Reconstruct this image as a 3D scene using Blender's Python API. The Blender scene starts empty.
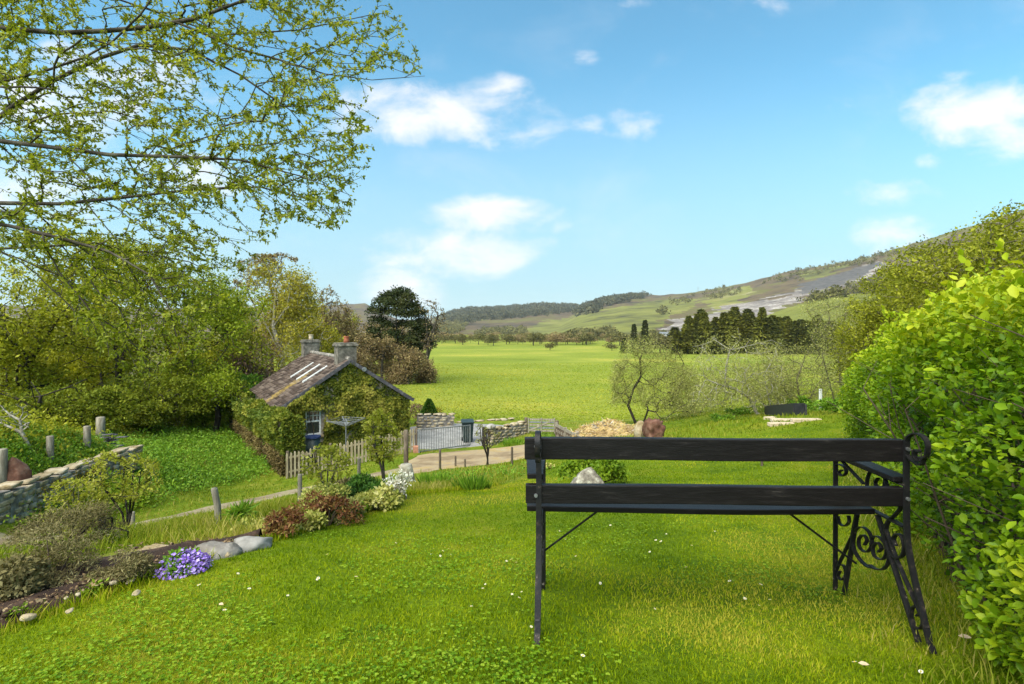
import bpy, bmesh, math, random
import numpy as np
from mathutils import Vector, Matrix

# ------------------------------------------------------------------ camera, sky, sun, exposure
F, HY = 520.0, 328.0            # focal length in pixels, image row of the horizon
S = bpy.context.scene
COL = S.collection
cam_d = bpy.data.cameras.new("camera")
cam = bpy.data.objects.new("camera", cam_d)
COL.objects.link(cam)
cam.location = (0, 0, 0)
cam.rotation_euler = (math.pi / 2, 0, 0)
cam_d.sensor_fit = 'HORIZONTAL'
cam_d.sensor_width = 36.0
cam_d.lens = 36.0 * F / 1024.0
cam_d.shift_y = -(342.0 - HY) / 1024.0
cam_d.clip_start = 0.05
cam_d.clip_end = 20000
S.camera = cam

SUN_EL, SUN_AZ = math.radians(52), math.radians(215)   # azimuth clockwise from +Y (view direction)
sun_d = bpy.data.lights.new("sun", 'SUN')
sun_d.energy = 2.5
sun_d.angle = math.radians(75)
sun_d.color = (1.0, 0.92, 0.78)
sun = bpy.data.objects.new("sun", sun_d)
COL.objects.link(sun)
sdir = Vector((math.sin(SUN_AZ) * math.cos(SUN_EL), math.cos(SUN_AZ) * math.cos(SUN_EL), math.sin(SUN_EL)))
sun.rotation_euler = sdir.to_track_quat('Z', 'Y').to_euler()

S.view_settings.view_transform = 'Standard'
S.view_settings.look = 'None'
S.view_settings.exposure = 1.88
S.view_settings.gamma = 1.0
S.view_settings.use_curve_mapping = False
S.render.engine = 'CYCLES'
S.cycles.max_bounces = 10
S.cycles.diffuse_bounces = 6
S.cycles.transmission_bounces = 6
S.cycles.transparent_max_bounces = 6
S.cycles.use_denoising = True


class N:
    """small node-tree helper"""
    def __init__(self, tree):
        self.t = tree
        tree.nodes.clear()

    def new(self, typ, ins=None, **props):
        n = self.t.nodes.new(typ)
        for k, v in props.items():
            setattr(n, k, v)
        for k, v in (ins or {}).items():
            self.set(n.inputs[k], v)
        return n

    def set(self, sock, v):
        if isinstance(v, bpy.types.NodeSocket):
            self.t.links.new(v, sock)
        elif isinstance(v, (tuple, list)):
            if sock.type == 'RGBA' and len(v) == 3:
                v = (*v, 1)
            sock.default_value = v
        else:
            sock.default_value = v

    def math(self, op, a, b=0.0, c=None, clamp=False):
        n = self.t.nodes.new('ShaderNodeMath')
        n.operation = op
        n.use_clamp = clamp
        self.set(n.inputs[0], a)
        self.set(n.inputs[1], b)
        if c is not None:
            self.set(n.inputs[2], c)
        return n.outputs[0]

    def mix(self, f, a, b, blend='MIX'):
        n = self.t.nodes.new('ShaderNodeMix')
        n.data_type = 'RGBA'
        n.blend_type = blend
        self.set(n.inputs[0], f)
        self.set(n.inputs[6], a)
        self.set(n.inputs[7], b)
        return n.outputs[2]

    def maprange(self, v, a, b, c=0.0, d=1.0, smooth=True):
        n = self.t.nodes.new('ShaderNodeMapRange')
        n.interpolation_type = 'SMOOTHSTEP' if smooth else 'LINEAR'
        for i, x in enumerate((v, a, b, c, d)):
            self.set(n.inputs[i], x)
        return n.outputs[0]

    def noise(self, vec, scale, detail=4, rough=0.55, out=0, dist=0.0):
        n = self.t.nodes.new('ShaderNodeTexNoise')
        if vec is not None:
            self.set(n.inputs['Vector'], vec)
        n.inputs['Scale'].default_value = scale
        n.inputs['Detail'].default_value = detail
        n.inputs['Roughness'].default_value = rough
        n.inputs['Distortion'].default_value = dist
        return n.outputs[out]

    def ramp(self, f, stops):
        n = self.t.nodes.new('ShaderNodeValToRGB')
        e = n.color_ramp.elements
        while len(e) < len(stops):
            e.new(0.5)
        for el, (p, c) in zip(e, stops):
            el.position = p
            el.color = (*c, 1)
        self.set(n.inputs[0], f)
        return n.outputs[0]


# world: Nishita sky with soft cumulus in fixed compass directions
W = bpy.data.worlds.new("World")
S.world = W
W.use_nodes = True
n = N(W.node_tree)
sky = n.new('ShaderNodeTexSky', sky_type='NISHITA', sun_disc=False, sun_elevation=SUN_EL, sun_rotation=SUN_AZ,
            altitude=200, air_density=1.0, dust_density=0.6, ozone_density=2.0)
tc = n.new('ShaderNodeTexCoord')
sep = n.new('ShaderNodeSeparateXYZ', {0: tc.outputs['Generated']})
dx, dy, dz = sep.outputs
ysafe = n.math('MAXIMUM', dy, 0.02)
u, v = n.math('DIVIDE', dx, ysafe), n.math('DIVIDE', dz, ysafe)
# (centre col, centre row, half width, half height, strength): tangent coordinates of the cloud lumps
CLOUDS = [(430, 112, 95, 34, 1.0), (505, 118, 62, 26, .7), (485, 95, 50, 20, .7), (372, 125, 60, 26, .7), (590, 124, 20, 10, .6), (635, 127, 32, 16, .7),
          (460, 250, 80, 26, 1.05), (490, 216, 72, 20, 1.1), (555, 217, 24, 9, .55), (400, 292, 46, 24, .95), (430, 245, 54, 22, .8),
          (985, 108, 74, 32, 1.1), (1010, 138, 70, 24, 1.1), (1060, 110, 60, 40, 1.0), (935, 160, 18, 9, .5), (890, 195, 44, 15, .75), (905, 235, 44, 24, .7),
          (645, 2, 26, 8, .5), (770, 6, 20, 12, .35), (580, 58, 18, 9, .45), (830, 112, 46, 14, .3), (60, 90, 130, 50, .9), (180, 175, 60, 30, .85), (20, 190, 90, 40, .8)]
blob = None
for (cx, cy, a, b, st) in CLOUDS:
    ex = n.math('MULTIPLY', n.math('SUBTRACT', u, (cx - 512) / F), F / a)
    ey = n.math('MULTIPLY', n.math('SUBTRACT', v, (HY - cy) / F), F / b)
    d = n.math('ADD', n.math('MULTIPLY', ex, ex), n.math('MULTIPLY', ey, ey))
    m = n.math('MULTIPLY', n.math('SUBTRACT', 1.0, n.math('MULTIPLY', d, 0.5), clamp=True), st)
    blob = m if blob is None else n.math('MAXIMUM', blob, m)
uv = n.new('ShaderNodeCombineXYZ', {0: u, 1: n.math('MULTIPLY', v, 1.7), 2: 0.37})
nz1 = n.noise(uv.outputs[0], 8.0, 9, 0.6, dist=0.25)
dens = n.math('ADD', blob, n.math('MULTIPLY', n.math('SUBTRACT', nz1, 0.5), 2.6))
dens = n.math('MULTIPLY', n.maprange(dens, 0.22, 1.35), n.maprange(blob, 0.0, 0.3))
wisp = n.math('MULTIPLY', n.maprange(n.noise(uv.outputs[0], 3.2, 6, 0.6, dist=0.4), 0.5, 0.8), 0.16)
cl = n.math('MAXIMUM', n.math('MULTIPLY', dens, 0.88), wisp)
shade = n.maprange(n.noise(uv.outputs[0], 11.0, 5, 0.55), 0.3, 0.7)
SKYK = 0.058
ccol = n.mix(shade, (5.0, 5.05, 5.25), (5.6, 5.4, 5.3))
skyc = n.mix(1.0, sky.outputs[0], (0.76, 1.28, 1.18), 'MULTIPLY')
skyc = n.mix(n.maprange(v, 0.0, 0.55), n.mix(0.88, skyc, (2.30, 3.15, 3.7)), skyc)
bg = n.new('ShaderNodeBackground', {0: n.mix(cl, skyc, ccol), 1: SKYK})
out = n.new('ShaderNodeOutputWorld', {0: bg.outputs[0]})

# ------------------------------------------------------------------ helpers
RNG = np.random.default_rng(7)
random.seed(7)


def P(px, py, Y):
    return Vector(((px - 512) * Y / F, Y, (HY - py) * Y / F))


def tag(o, label=None, cat=None, group=None, kind=None):
    if label: o['label'] = label
    if cat: o['category'] = cat
    if group: o['group'] = group
    if kind: o['kind'] = kind
    return o


def empty(name, loc, label, cat, group=None, rz=0.0):
    o = bpy.data.objects.new(name, None)
    COL.objects.link(o)
    o.location = loc
    o.rotation_euler = (0, 0, rz)
    o.empty_display_size = 0.1
    return tag(o, label, cat, group)


def np_mesh(name, verts, faces, mat, parent=None, attrs=None, smooth=False, loc=None):
    """faces: (n,3) or (n,4) int array, or a list of such arrays"""
    if not isinstance(faces, list):
        faces = [faces]
    me = bpy.data.meshes.new(name)
    verts = np.asarray(verts, dtype=np.float32)
    me.vertices.add(len(verts))
    me.vertices.foreach_set('co', verts.ravel())
    loops = np.concatenate([f.ravel() for f in faces]).astype(np.int32)
    sizes = np.concatenate([np.full(len(f), f.shape[1]) for f in faces]).astype(np.int32)
    me.loops.add(len(loops))
    me.loops.foreach_set('vertex_index', loops)
    me.polygons.add(len(sizes))
    starts = np.concatenate([[0], np.cumsum(sizes)[:-1]]).astype(np.int32)
    me.polygons.foreach_set('loop_start', starts)
    me.polygons.foreach_set('loop_total', sizes)
    if smooth:
        me.polygons.foreach_set('use_smooth', np.ones(len(sizes), dtype=bool))
    me.update(calc_edges=True)
    for k, a in (attrs or {}).items():
        at = me.attributes.new(k, 'FLOAT', 'POINT')
        at.data.foreach_set('value', np.asarray(a, dtype=np.float32))
    me.materials.append(mat)
    o = bpy.data.objects.new(name, me)
    COL.objects.link(o)
    if parent is not None:
        o.parent = parent
    if loc is not None:
        o.location = loc
    return o


class MB:
    """collects boxes, bars and tubes into ONE mesh"""
    def __init__(self):
        self.v, self.f = [], []

    def add(self, vs, fs):
        b = len(self.v)
        self.v += [tuple(x) for x in vs]
        self.f += [tuple(i + b for i in f) for f in fs]
        return self

    def box(self, c, s, rz=0.0, rx=0.0, ry=0.0):
        M = Matrix.Translation(c) @ Matrix.Rotation(rz, 4, 'Z') @ Matrix.Rotation(ry, 4, 'Y') @ Matrix.Rotation(rx, 4, 'X')
        hx, hy, hz = s[0] / 2, s[1] / 2, s[2] / 2
        vs = [M @ Vector((x * hx, y * hy, z * hz)) for z in (-1, 1) for (x, y) in ((-1, -1), (1, -1), (1, 1), (-1, 1))]
        return self.add(vs, [(3, 2, 1, 0), (4, 5, 6, 7), (0, 1, 5, 4), (1, 2, 6, 5), (2, 3, 7, 6), (3, 0, 4, 7)])

    def bar(self, p0, p1, w, t, up=(0, 0, 1)):
        p0, p1 = Vector(p0), Vector(p1)
        d = (p1 - p0).normalized()
        up = Vector(up)
        s = d.cross(up)
        if s.length < 1e-4:
            s = d.cross(Vector((1, 0, 0)))
        s.normalize()
        q = s.cross(d)
        vs = [p + s * a * w / 2 + q * b * t / 2 for p in (p0, p1) for (a, b) in ((-1, -1), (1, -1), (1, 1), (-1, 1))]
        return self.add(vs, [(3, 2, 1, 0), (4, 5, 6, 7), (0, 1, 5, 4), (1, 2, 6, 5), (2, 3, 7, 6), (3, 0, 4, 7)])

    def tube(self, pts, r, k=8, cap=True):
        pts = [Vector(p) for p in pts]
        rs = r if isinstance(r, (list, tuple)) else [r] * len(pts)
        rings = []
        ref = None
        for i, p in enumerate(pts):
            d = (pts[min(i + 1, len(pts) - 1)] - pts[max(i - 1, 0)]).normalized()
            if ref is None:
                ref = d.orthogonal().normalized()
            a = (ref - d * ref.dot(d)).normalized()
            ref = a
            b = d.cross(a)
            rings.append([p + (a * math.cos(2 * math.pi * j / k) + b * math.sin(2 * math.pi * j / k)) * rs[i] for j in range(k)])
        vs = [x for rg in rings for x in rg]
        fs = [(i * k + j, i * k + (j + 1) % k, (i + 1) * k + (j + 1) % k, (i + 1) * k + j) for i in range(len(pts) - 1) for j in range(k)]
        if cap:
            fs += [tuple(range(k - 1, -1, -1)), tuple((len(pts) - 1) * k + j for j in range(k))]
        return self.add(vs, fs)

    def prism(self, poly, z0, z1):
        k = len(poly)
        vs = [(x, y, z0) for x, y in poly] + [(x, y, z1) for x, y in poly]
        fs = [tuple(range(k - 1, -1, -1)), tuple(range(k, 2 * k))] + [(i, (i + 1) % k, k + (i + 1) % k, k + i) for i in range(k)]
        return self.add(vs, fs)

    def build(self, name, mat, parent=None, bevel=0.0, smooth=False, loc=None, seg=2):
        me = bpy.data.meshes.new(name)
        me.from_pydata([tuple(v) for v in self.v], [], self.f)
        me.update()
        me.materials.append(mat)
        if smooth:
            me.polygons.foreach_set('use_smooth', np.ones(len(me.polygons), dtype=bool))
        o = bpy.data.objects.new(name, me)
        COL.objects.link(o)
        if parent is not None:
            o.parent = parent
        if loc is not None:
            o.location = loc
        if bevel:
            m = o.modifiers.new('bevel', 'BEVEL')
            m.width = bevel
            m.segments = seg
            m.limit_method = 'ANGLE'
        return o


def copy_tree(o, parent=None):
    c = o.copy()
    COL.objects.link(c)
    if parent is not None:
        c.parent = parent
    for ch in o.children:
        copy_tree(ch, c)
    return c


# ------------------------------------------------------------------ materials
def new_mat(name):
    m = bpy.data.materials.new(name)
    m.use_nodes = True
    return m, N(m.node_tree)


def finish(n, col, rough=0.7, spec=0.3, bump=None, bstr=0.3, bdist=0.01, metal=0.0, trans=0.0, tcol=None):
    b = n.new('ShaderNodeBsdfPrincipled', {'Base Color': col, 'Roughness': rough, 'Specular IOR Level': spec, 'Metallic': metal})
    if bump is not None:
        bn = n.new('ShaderNodeBump', {'Strength': bstr, 'Distance': bdist, 'Height': bump})
        n.set(b.inputs['Normal'], bn.outputs[0])
    sh = b.outputs[0]
    if trans > 0:
        tr = n.new('ShaderNodeBsdfTranslucent', {'Color': tcol if tcol is not None else col})
        mx = n.new('ShaderNodeMixShader', {0: trans, 1: sh, 2: tr.outputs[0]})
        sh = mx.outputs[0]
    n.new('ShaderNodeOutputMaterial', {0: sh})


def mat_noise(name, cols, scale=6, detail=6, rough=0.8, bstr=0.4, bscale=None, bdist=0.01, spec=0.25, metal=0.0, stretch=(1, 1, 1)):
    """cols: list of (pos, colour) stops over a fractal noise in object space"""
    m, n = new_mat(name)
    tc = n.new('ShaderNodeTexCoord')
    mp = n.new('ShaderNodeMapping', {'Vector': tc.outputs['Object'], 'Scale': stretch})
    nz = n.noise(mp.outputs[0], scale, detail, 0.62)
    col = n.ramp(n.maprange(nz, 0.28, 0.72, smooth=False), cols)
    bm = n.noise(mp.outputs[0], bscale or scale * 4, 6, 0.65)
    finish(n, col, rough, spec, bm, bstr, bdist, metal)
    return m


def mat_leaf(name, cols, trans=0.35, rough=0.5, spec=0.35, nscale=0.8, namp=0.5):
    """leaf colour from the per-leaf value plus a slow drift through the crown"""
    m, n = new_mat(name)
    at = n.new('ShaderNodeAttribute', attribute_name='rnd')
    tc = n.new('ShaderNodeTexCoord')
    nz = n.noise(tc.outputs['Object'], nscale, 3, 0.5)
    f = n.math('ADD', at.outputs['Fac'], n.math('MULTIPLY', n.math('SUBTRACT', nz, 0.5), namp), clamp=True)
    k = len(cols)
    col = n.ramp(f, [(i / (k - 1), c) for i, c in enumerate(cols)])
    tcol = n.mix(1.0, col, (1.25, 1.2, 0.6), 'MULTIPLY')
    finish(n, col, rough, spec * .45, trans=trans, tcol=tcol)
    return m


M = {}
M['bench_wood'] = mat_noise('bench_wood', [(0, (.0045, .0035, .004)), (.6, (.0075, .006, .0065)), (.82, (.012, .010, .0105)), (.93, (.02, .017, .016)), (1, (.05, .043, .04))], 9, 6, 0.48, 0.4, 30, 0.004, 0.2, stretch=(1, 7, 7))
M['bench_iron'] = mat_noise('bench_iron', [(0, (.006, .006, .007)), (.68, (.012, .011, .012)), (.85, (.035, .026, .02)), (.93, (.12, .10, .085)), (1, (.22, .20, .18))], 30, 5, 0.5, 0.5, 90, 0.003, 0.25)
M['bolt'] = mat_noise('bolt_steel', [(0, (.12, .12, .13)), (1, (.3, .3, .31))], 60, 3, 0.4, 0.1, metal=0.7)
M['bark'] = mat_noise('bark_grey_brown', [(0, (.020, .016, .012)), (.5, (.055, .045, .034)), (1, (.13, .12, .09))], 7, 7, 0.9, 0.7, 22, 0.02, stretch=(1, 1, .35))
M['bark_dark'] = mat_noise('bark_dark', [(0, (.012, .010, .008)), (.6, (.035, .028, .02)), (1, (.075, .065, .045))], 7, 7, 0.9, 0.7, 22, 0.02, stretch=(1, 1, .35))
M['bark_pale'] = mat_noise('bark_pale', [(0, (.10, .09, .065)), (.5, (.24, .22, .17)), (1, (.45, .43, .37))], 7, 6, 0.9, 0.6, 22, 0.02)
M['twig'] = mat_noise('twig_brown', [(0, (.035, .024, .016)), (1, (.10, .075, .05))], 3, 4, 0.9, 0.3)
M['twig_olive'] = mat_noise('twig_olive', [(0, (.075, .065, .035)), (1, (.17, .15, .085))], 3, 4, 0.9, 0.3)
M['post'] = mat_noise('weathered_post_wood', [(0, (.10, .085, .06)), (.5, (.21, .185, .14)), (1, (.36, .33, .27))], 5, 6, 0.9, 0.6, 24, 0.01, stretch=(3, 3, .5))
M['paling'] = mat_noise('pale_paling_wood', [(0, (.16, .125, .075)), (.5, (.33, .27, .17)), (1, (.5, .43, .30))], 5, 6, 0.9, 0.6, 24, 0.01, stretch=(3, 3, .5))
M['post_dark'] = mat_noise('damp_post_wood', [(0, (.05, .035, .025)), (.5, (.11, .085, .06)), (1, (.2, .16, .12))], 5, 6, 0.9, 0.6, 24, 0.01, stretch=(3, 3, .5))
M['stone'] = mat_noise('field_stone', [(0, (.085, .058, .025)), (.25, (.22, .165, .085)), (.5, (.33, .27, .175)), (.75, (.41, .35, .25)), (1, (.50, .455, .37))], 3.2, 8, 0.9, 0.7, 14, 0.03)
M['stone_grey'] = mat_noise('grey_rock', [(0, (.07, .06, .05)), (.45, (.165, .148, .13)), (1, (.36, .335, .30))], 5, 8, 0.9, 0.8, 16, 0.02)
M['stone_white'] = mat_noise('pale_boulder', [(0, (.08, .078, .065)), (.35, (.20, .19, .175)), (1, (.33, .32, .30))], 6, 7, 0.8, 0.4, 24, 0.01)
M['stone_rust'] = mat_noise('rust_stone', [(0, (.045, .02, .014)), (.45, (.115, .052, .034)), (.8, (.18, .10, .07)), (1, (.27, .22, .18))], 5, 7, 0.9, 0.6, 16, 0.02)
M['slate_pile'] = mat_noise('slate', [(0, (.035, .035, .04)), (.6, (.08, .075, .085)), (1, (.16, .15, .16))], 8, 5, 0.7, 0.5)
M['grey_metal'] = mat_noise('galvanised', [(0, (.14, .15, .155)), (1, (.30, .31, .32))], 10, 4, 0.45, 0.1, metal=0.5)
M['white_paint'] = mat_noise('white_paint', [(0, (.6, .6, .58)), (1, (.82, .82, .8))], 10, 4, 0.5, 0.1)
M['bin'] = mat_noise('dark_green_plastic', [(0, (.008, .018, .018)), (1, (.02, .035, .035))], 8, 4, 0.45, 0.1)
M['blue_plastic'] = mat_noise('blue_plastic', [(0, (.008, .015, .05)), (1, (.02, .035, .1))], 8, 4, 0.45, 0.1)
M['pot_red'] = mat_noise('terracotta', [(0, (.20, .05, .025)), (1, (.42, .15, .08))], 10, 4, 0.8, 0.2)
M['pot_buff'] = mat_noise('buff_clay', [(0, (.35, .28, .2)), (1, (.55, .47, .36))], 10, 4, 0.8, 0.2)
M['brick'] = mat_noise('brick_block', [(0, (.28, .10, .06)), (1, (.45, .24, .16))], 12, 5, 0.9, 0.4)
M['plank_pale'] = mat_noise('bleached_plank', [(0, (.32, .24, .15)), (1, (.62, .52, .38))], 6, 6, 0.85, 0.4, stretch=(1, 6, 6))
M['black_board'] = mat_noise('black_board', [(0, (.008, .008, .01)), (1, (.03, .03, .032))], 8, 5, 0.6, 0.3)
gm, n = new_mat('window_glass')
finish(n, (.03, .035, .04), 0.05, 0.8)
M['glass'] = gm
# ------------------------------------------------------------------ terrain
def vnoise(x, y, seed=0):
    x = np.asarray(x, float); y = np.asarray(y, float)
    xi, yi = np.floor(x), np.floor(y)
    fx, fy = x - xi, y - yi
    fx, fy = fx * fx * (3 - 2 * fx), fy * fy * (3 - 2 * fy)

    def h(a, b):
        s = np.sin(a * 127.1 + b * 311.7 + seed * 74.7) * 43758.5453
        return s - np.floor(s)
    return (h(xi, yi) * (1 - fx) + h(xi + 1, yi) * fx) * (1 - fy) + (h(xi, yi + 1) * (1 - fx) + h(xi + 1, yi + 1) * fx) * fy


def fbm(x, y, seed=0, o=4):
    s, a, t = 0, 0.5, 0
    for i in range(o):
        s = s + a * vnoise(x * 2 ** i, y * 2 ** i, seed + i * 3)
        t += a
        a *= 0.5
    return s / t


CP = [  # (column, row, distance) of points surveyed on the near ground
    (512, 684, 1.82), (0, 684, 1.9), (1024, 684, 1.8), (537, 648, 2.12), (933, 658, 2.08), (838, 590, 2.77), (541, 585, 2.8),
    (250, 620, 2.35), (400, 560, 3.3), (300, 560, 3.1), (0, 632, 2.3), (240, 550, 3.5), (330, 521, 4.8), (400, 496, 6.0), (480, 488, 7.2),
    (600, 487, 6.0), (650, 450, 10.2), (800, 418, 18), (720, 440, 11.5), (850, 440, 9.6), (880, 480, 5.9), (700, 510, 4.6), (540, 520, 4.5),
    (540, 484, 7.5), (520, 463, 12), (560, 446, 18), (600, 440, 20), (652, 441, 19), (660, 420, 28), (740, 412, 24), (820, 408, 22), (700, 426, 17),
    (430, 493, 6.4), (450, 486, 10), (468, 487, 9), (383, 491, 9), (300, 506, 13.5), (218, 523, 11.8), (359, 496, 13.5), (407, 482, 15.5), (440, 470, 17), (512, 464, 17.5),
    (150, 521, 12.6), (300, 489, 17), (420, 465, 19), (480, 459, 19.5), (520, 452, 21),
    (285, 476, 20), (416, 451, 22.5), (465, 448, 24), (352, 452, 24), (440, 438, 26), (440, 428, 28), (500, 432, 27), (540, 434, 26),
    (480, 414, 34), (600, 414, 36), (420, 402, 42), (480, 390, 52), (700, 400, 41), (600, 392, 50), (760, 392, 44), (330, 378, 52), (250, 385, 45),
    (200, 436, 26), (200, 480, 19), (240, 450, 24), (160, 503, 14.6), (40, 540, 10), (130, 486, 15), (100, 532, 10.6), (-60, 580, 7),
    (50, 455, 14), (0, 470, 12), (88, 441, 18), (110, 436, 21), (0, 420, 19), (100, 410, 27), (180, 405, 32), (0, 380, 27), (-150, 430, 14), (-150, 380, 22), (-200, 500, 9),
    (-200, 600, 4.5), (-150, 340, 40), (100, 350, 50), (950, 400, 14), (1050, 385, 18), (1000, 372, 24), (1000, 340, 40), (1100, 330, 34), (900, 375, 40), (1150, 420, 7), (1300, 420, 9),
    (0, 534, 10.4), (40, 522, 11.9), (80, 505, 13.6), (112, 489, 15.4), (138, 476, 16.8), (-60, 555, 9.1), (0, 484, 11.7), (40, 473, 13.2), (80, 461, 14.9), (108, 451, 16.4), (-60, 499, 10.4)]
XYZ = [P(*c) for c in CP] + [Vector(t) for t in ((0, 0, -1.09), (-2, 0, -1.2), (2.5, 0.3, -1.08), (0, -4, -.7), (-5, -4, -1.4), (5, -4, -.6), (-12, 0, -3.2), (12, 0, -.3), (-25, 0, -2.8),
                                                  (25, 0, 1.5), (0, -30, 1.5), (-30, -30, -1), (30, -30, 4), (-30, 20, -1.5), (-45, 30, 2.5), (45, 20, 4.5), (-45, 0, -1), (45, 0, 4))]
CX = np.array([[p.x, p.y] for p in XYZ]); CZ = np.array([p.z for p in XYZ])


def _tps(d2):
    return 0.5 * d2 * np.log(d2 + 1e-9)


_n = len(CX)
_A = np.zeros((_n + 3, _n + 3))
_A[:_n, :_n] = _tps(((CX[:, None] - CX[None]) ** 2).sum(-1)) + np.eye(_n) * 0.004
_A[:_n, _n] = 1; _A[:_n, _n + 1:] = CX; _A[_n, :_n] = 1; _A[_n + 1:, :_n] = CX.T
_w = np.linalg.solve(_A, np.concatenate([CZ, [0, 0, 0]]))


def near_z(x, y):
    out = np.empty(x.shape)
    for i in range(0, len(x), 20000):
        q = np.stack([x[i:i + 20000], y[i:i + 20000]], -1)
        out[i:i + 20000] = _tps(((q[:, None] - CX[None]) ** 2).sum(-1)) @ _w[:_n] + _w[_n] + q @ _w[_n + 1:]
    return out


LAYERS = [  # name, columns, ridge rows, foot distances, ridge distances
    ('far', (-600, 0, 200, 320, 345, 365, 385, 400, 432, 450, 470, 500, 520, 545, 575, 600, 650, 720), (300, 305, 308, 306, 304, 303, 314, 320, 319, 313, 309.5, 308, 307, 305, 306, 312, 330, 342), (900,) * 18, (2400,) * 18),
    ('moor', (450, 530, 560, 580, 600, 620, 660, 700, 740, 790, 840, 870, 900, 940, 980, 1024, 1200, 1900), (342, 336, 322, 308, 301, 297.5, 295, 291, 284, 271, 262, 256, 247, 234, 223, 209, 185, 170),
     (500, 480, 470, 450, 440, 430, 420, 400, 400, 400, 420, 420, 420, 400, 400, 380, 350, 300), (2000, 1900, 1900, 1900, 1850, 1800, 1700, 1600, 1500, 1400, 1300, 1250, 1200, 1100, 1050, 1000, 900, 800)),
    ('knoll', (690, 720, 745, 770, 800, 840, 880, 920, 1024, 1300, 1900), (346, 338, 326, 314, 304, 296, 291, 287, 275, 255, 240), (230, 225, 215, 210, 200, 180, 150, 120, 70, 60, 60), (430,) * 11),
    ('leftwood', (-1800, -400, 0, 150, 230, 290, 340), (285, 295, 318, 335, 346, 352, 353), (45, 45, 48, 52, 56, 70, 90), (220, 220, 210, 200, 190, 180, 170))]
FLY, FLZ = (-50, 0, 40, 60, 125, 260, 400, 1500, 7000), (-5.4, -5.5, -5.85, -6.35, -7.7, -9.5, -10.5, -12, -14)


def far_z(x, y, which=False):
    r = np.hypot(x, y)
    a = np.clip(np.arctan2(x, y), -1.2, 1.2)
    px = 512 + F * np.tan(a)
    Y = r * np.cos(a)
    fl = np.interp(Y, FLY, FLZ)
    z = fl.copy()
    idx = np.zeros(x.shape, int)
    tt = np.zeros(x.shape)
    for i, (nm, c, rows, ft, rd) in enumerate(LAYERS):
        if nm == 'far':
            rel = np.where(px > 725, 0, 1.0)
        elif nm == 'leftwood':
            rel = np.where(px > 345, 0, 1.0)
        else:
            rel = np.where(px < c[0], 0, 1.0)
        row, f0, r0 = np.interp(px, c, rows), np.interp(px, c, ft), np.interp(px, c, rd)
        zr = (HY - row) / F * r0
        t = (Y - f0) / (r0 - f0)
        s = np.where(t < 1, np.clip(t, 0, 1) ** 1.15, 1 - 0.12 * np.clip(t - 1, 0, 4))
        zz = fl + (zr - fl) * s * rel
        rough = (fbm(x / 90.0, y / 90.0, 5 + i) - 0.5) * 0.010 * np.clip(Y - f0, 0, 900) + (fbm(x / 22.0, y / 22.0, 9 + i, 3) - 0.5) * 0.0035 * np.clip(Y - f0, 0, 900)
        zz = zz + rough * rel * np.clip(t * 4, 0, 1)
        sel = (zz > z) & (t > 0.0) & (rel > 0)
        z = np.where(sel, zz, z)
        idx = np.where(sel, i + 1, idx)
        tt = np.where(sel, t, tt)
    if which:
        return z, idx, tt
    return z


def gz(x, y):
    x = np.atleast_1d(np.asarray(x, float)); y = np.atleast_1d(np.asarray(y, float))
    r = np.hypot(x, y)
    b = np.clip((r - 44) / 18, 0, 1)
    b = b * b * (3 - 2 * b)
    z = np.empty(x.shape)
    m = b < 1
    z[m] = near_z(x[m], y[m]) * (1 - b[m])
    z[~m] = 0
    k = b > 0
    if k.any():
        z[k] += far_z(x[k], y[k]) * b[k]
    z += (fbm(x * 0.9, y * 0.9, 1) - 0.5) * 0.05 * np.clip((r - 2.9) / 4, 0.0, 1)
    return z


def gz1(x, y):
    return float(gz([x], [y])[0])


_Ys = np.exp(np.linspace(math.log(1.3), math.log(900), 700))


def G(px, py, dz=0.0):
    """point where the sight line through (px, py) first meets the ground"""
    k, kz = (px - 512) / F, (HY - py) / F
    g = gz(k * _Ys, _Ys)
    hit = np.nonzero(kz * _Ys < g)[0]
    if len(hit) == 0:
        Y = 300.0
    else:
        i = hit[0]
        if i == 0:
            Y = _Ys[0]
        else:
            a, b = _Ys[i - 1], _Ys[i]
            fa, fb = kz * a - g[i - 1], kz * b - g[i]
            Y = a + (b - a) * fa / (fa - fb)
    return Vector((k * Y, Y, gz1(k * Y, Y) + dz))


def at(px, Y, dz=0.0):
    """ground point in the direction of column px at distance Y"""
    x = (px - 512) / F * Y
    return Vector((x, Y, gz1(x, Y) + dz))


# lawn's left edge, x as a function of y
LE_Y, LE_X = [], []
for c in ((0, 632), (120, 592), (240, 550), (330, 521), (400, 496), (430, 493), (480, 488)):
    q = G(*c)
    if not LE_Y or q.y > LE_Y[-1] + .1:
        LE_Y.append(q.y); LE_X.append(q.x)
LE_Y = [-40, 1.0] + LE_Y + [9.5, 12.0, 18, 26]
LE_X = [-4.5, -2.9] + LE_X + [.25, .9, 2.6, 9]


def lawn_edge(y):
    return np.interp(y, LE_Y, LE_X)


def inpoly(px, py, poly):
    px = np.asarray(px); py = np.asarray(py)
    r = np.zeros(px.shape, bool)
    k = len(poly)
    for i in range(k):
        (x0, y0), (x1, y1) = poly[i], poly[(i + 1) % k]
        c = ((y0 > py) != (y1 > py)) & (px < (x1 - x0) * (py - y0) / ((y1 - y0) or 1e-9) + x0)
        r ^= c
    return r


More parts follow.
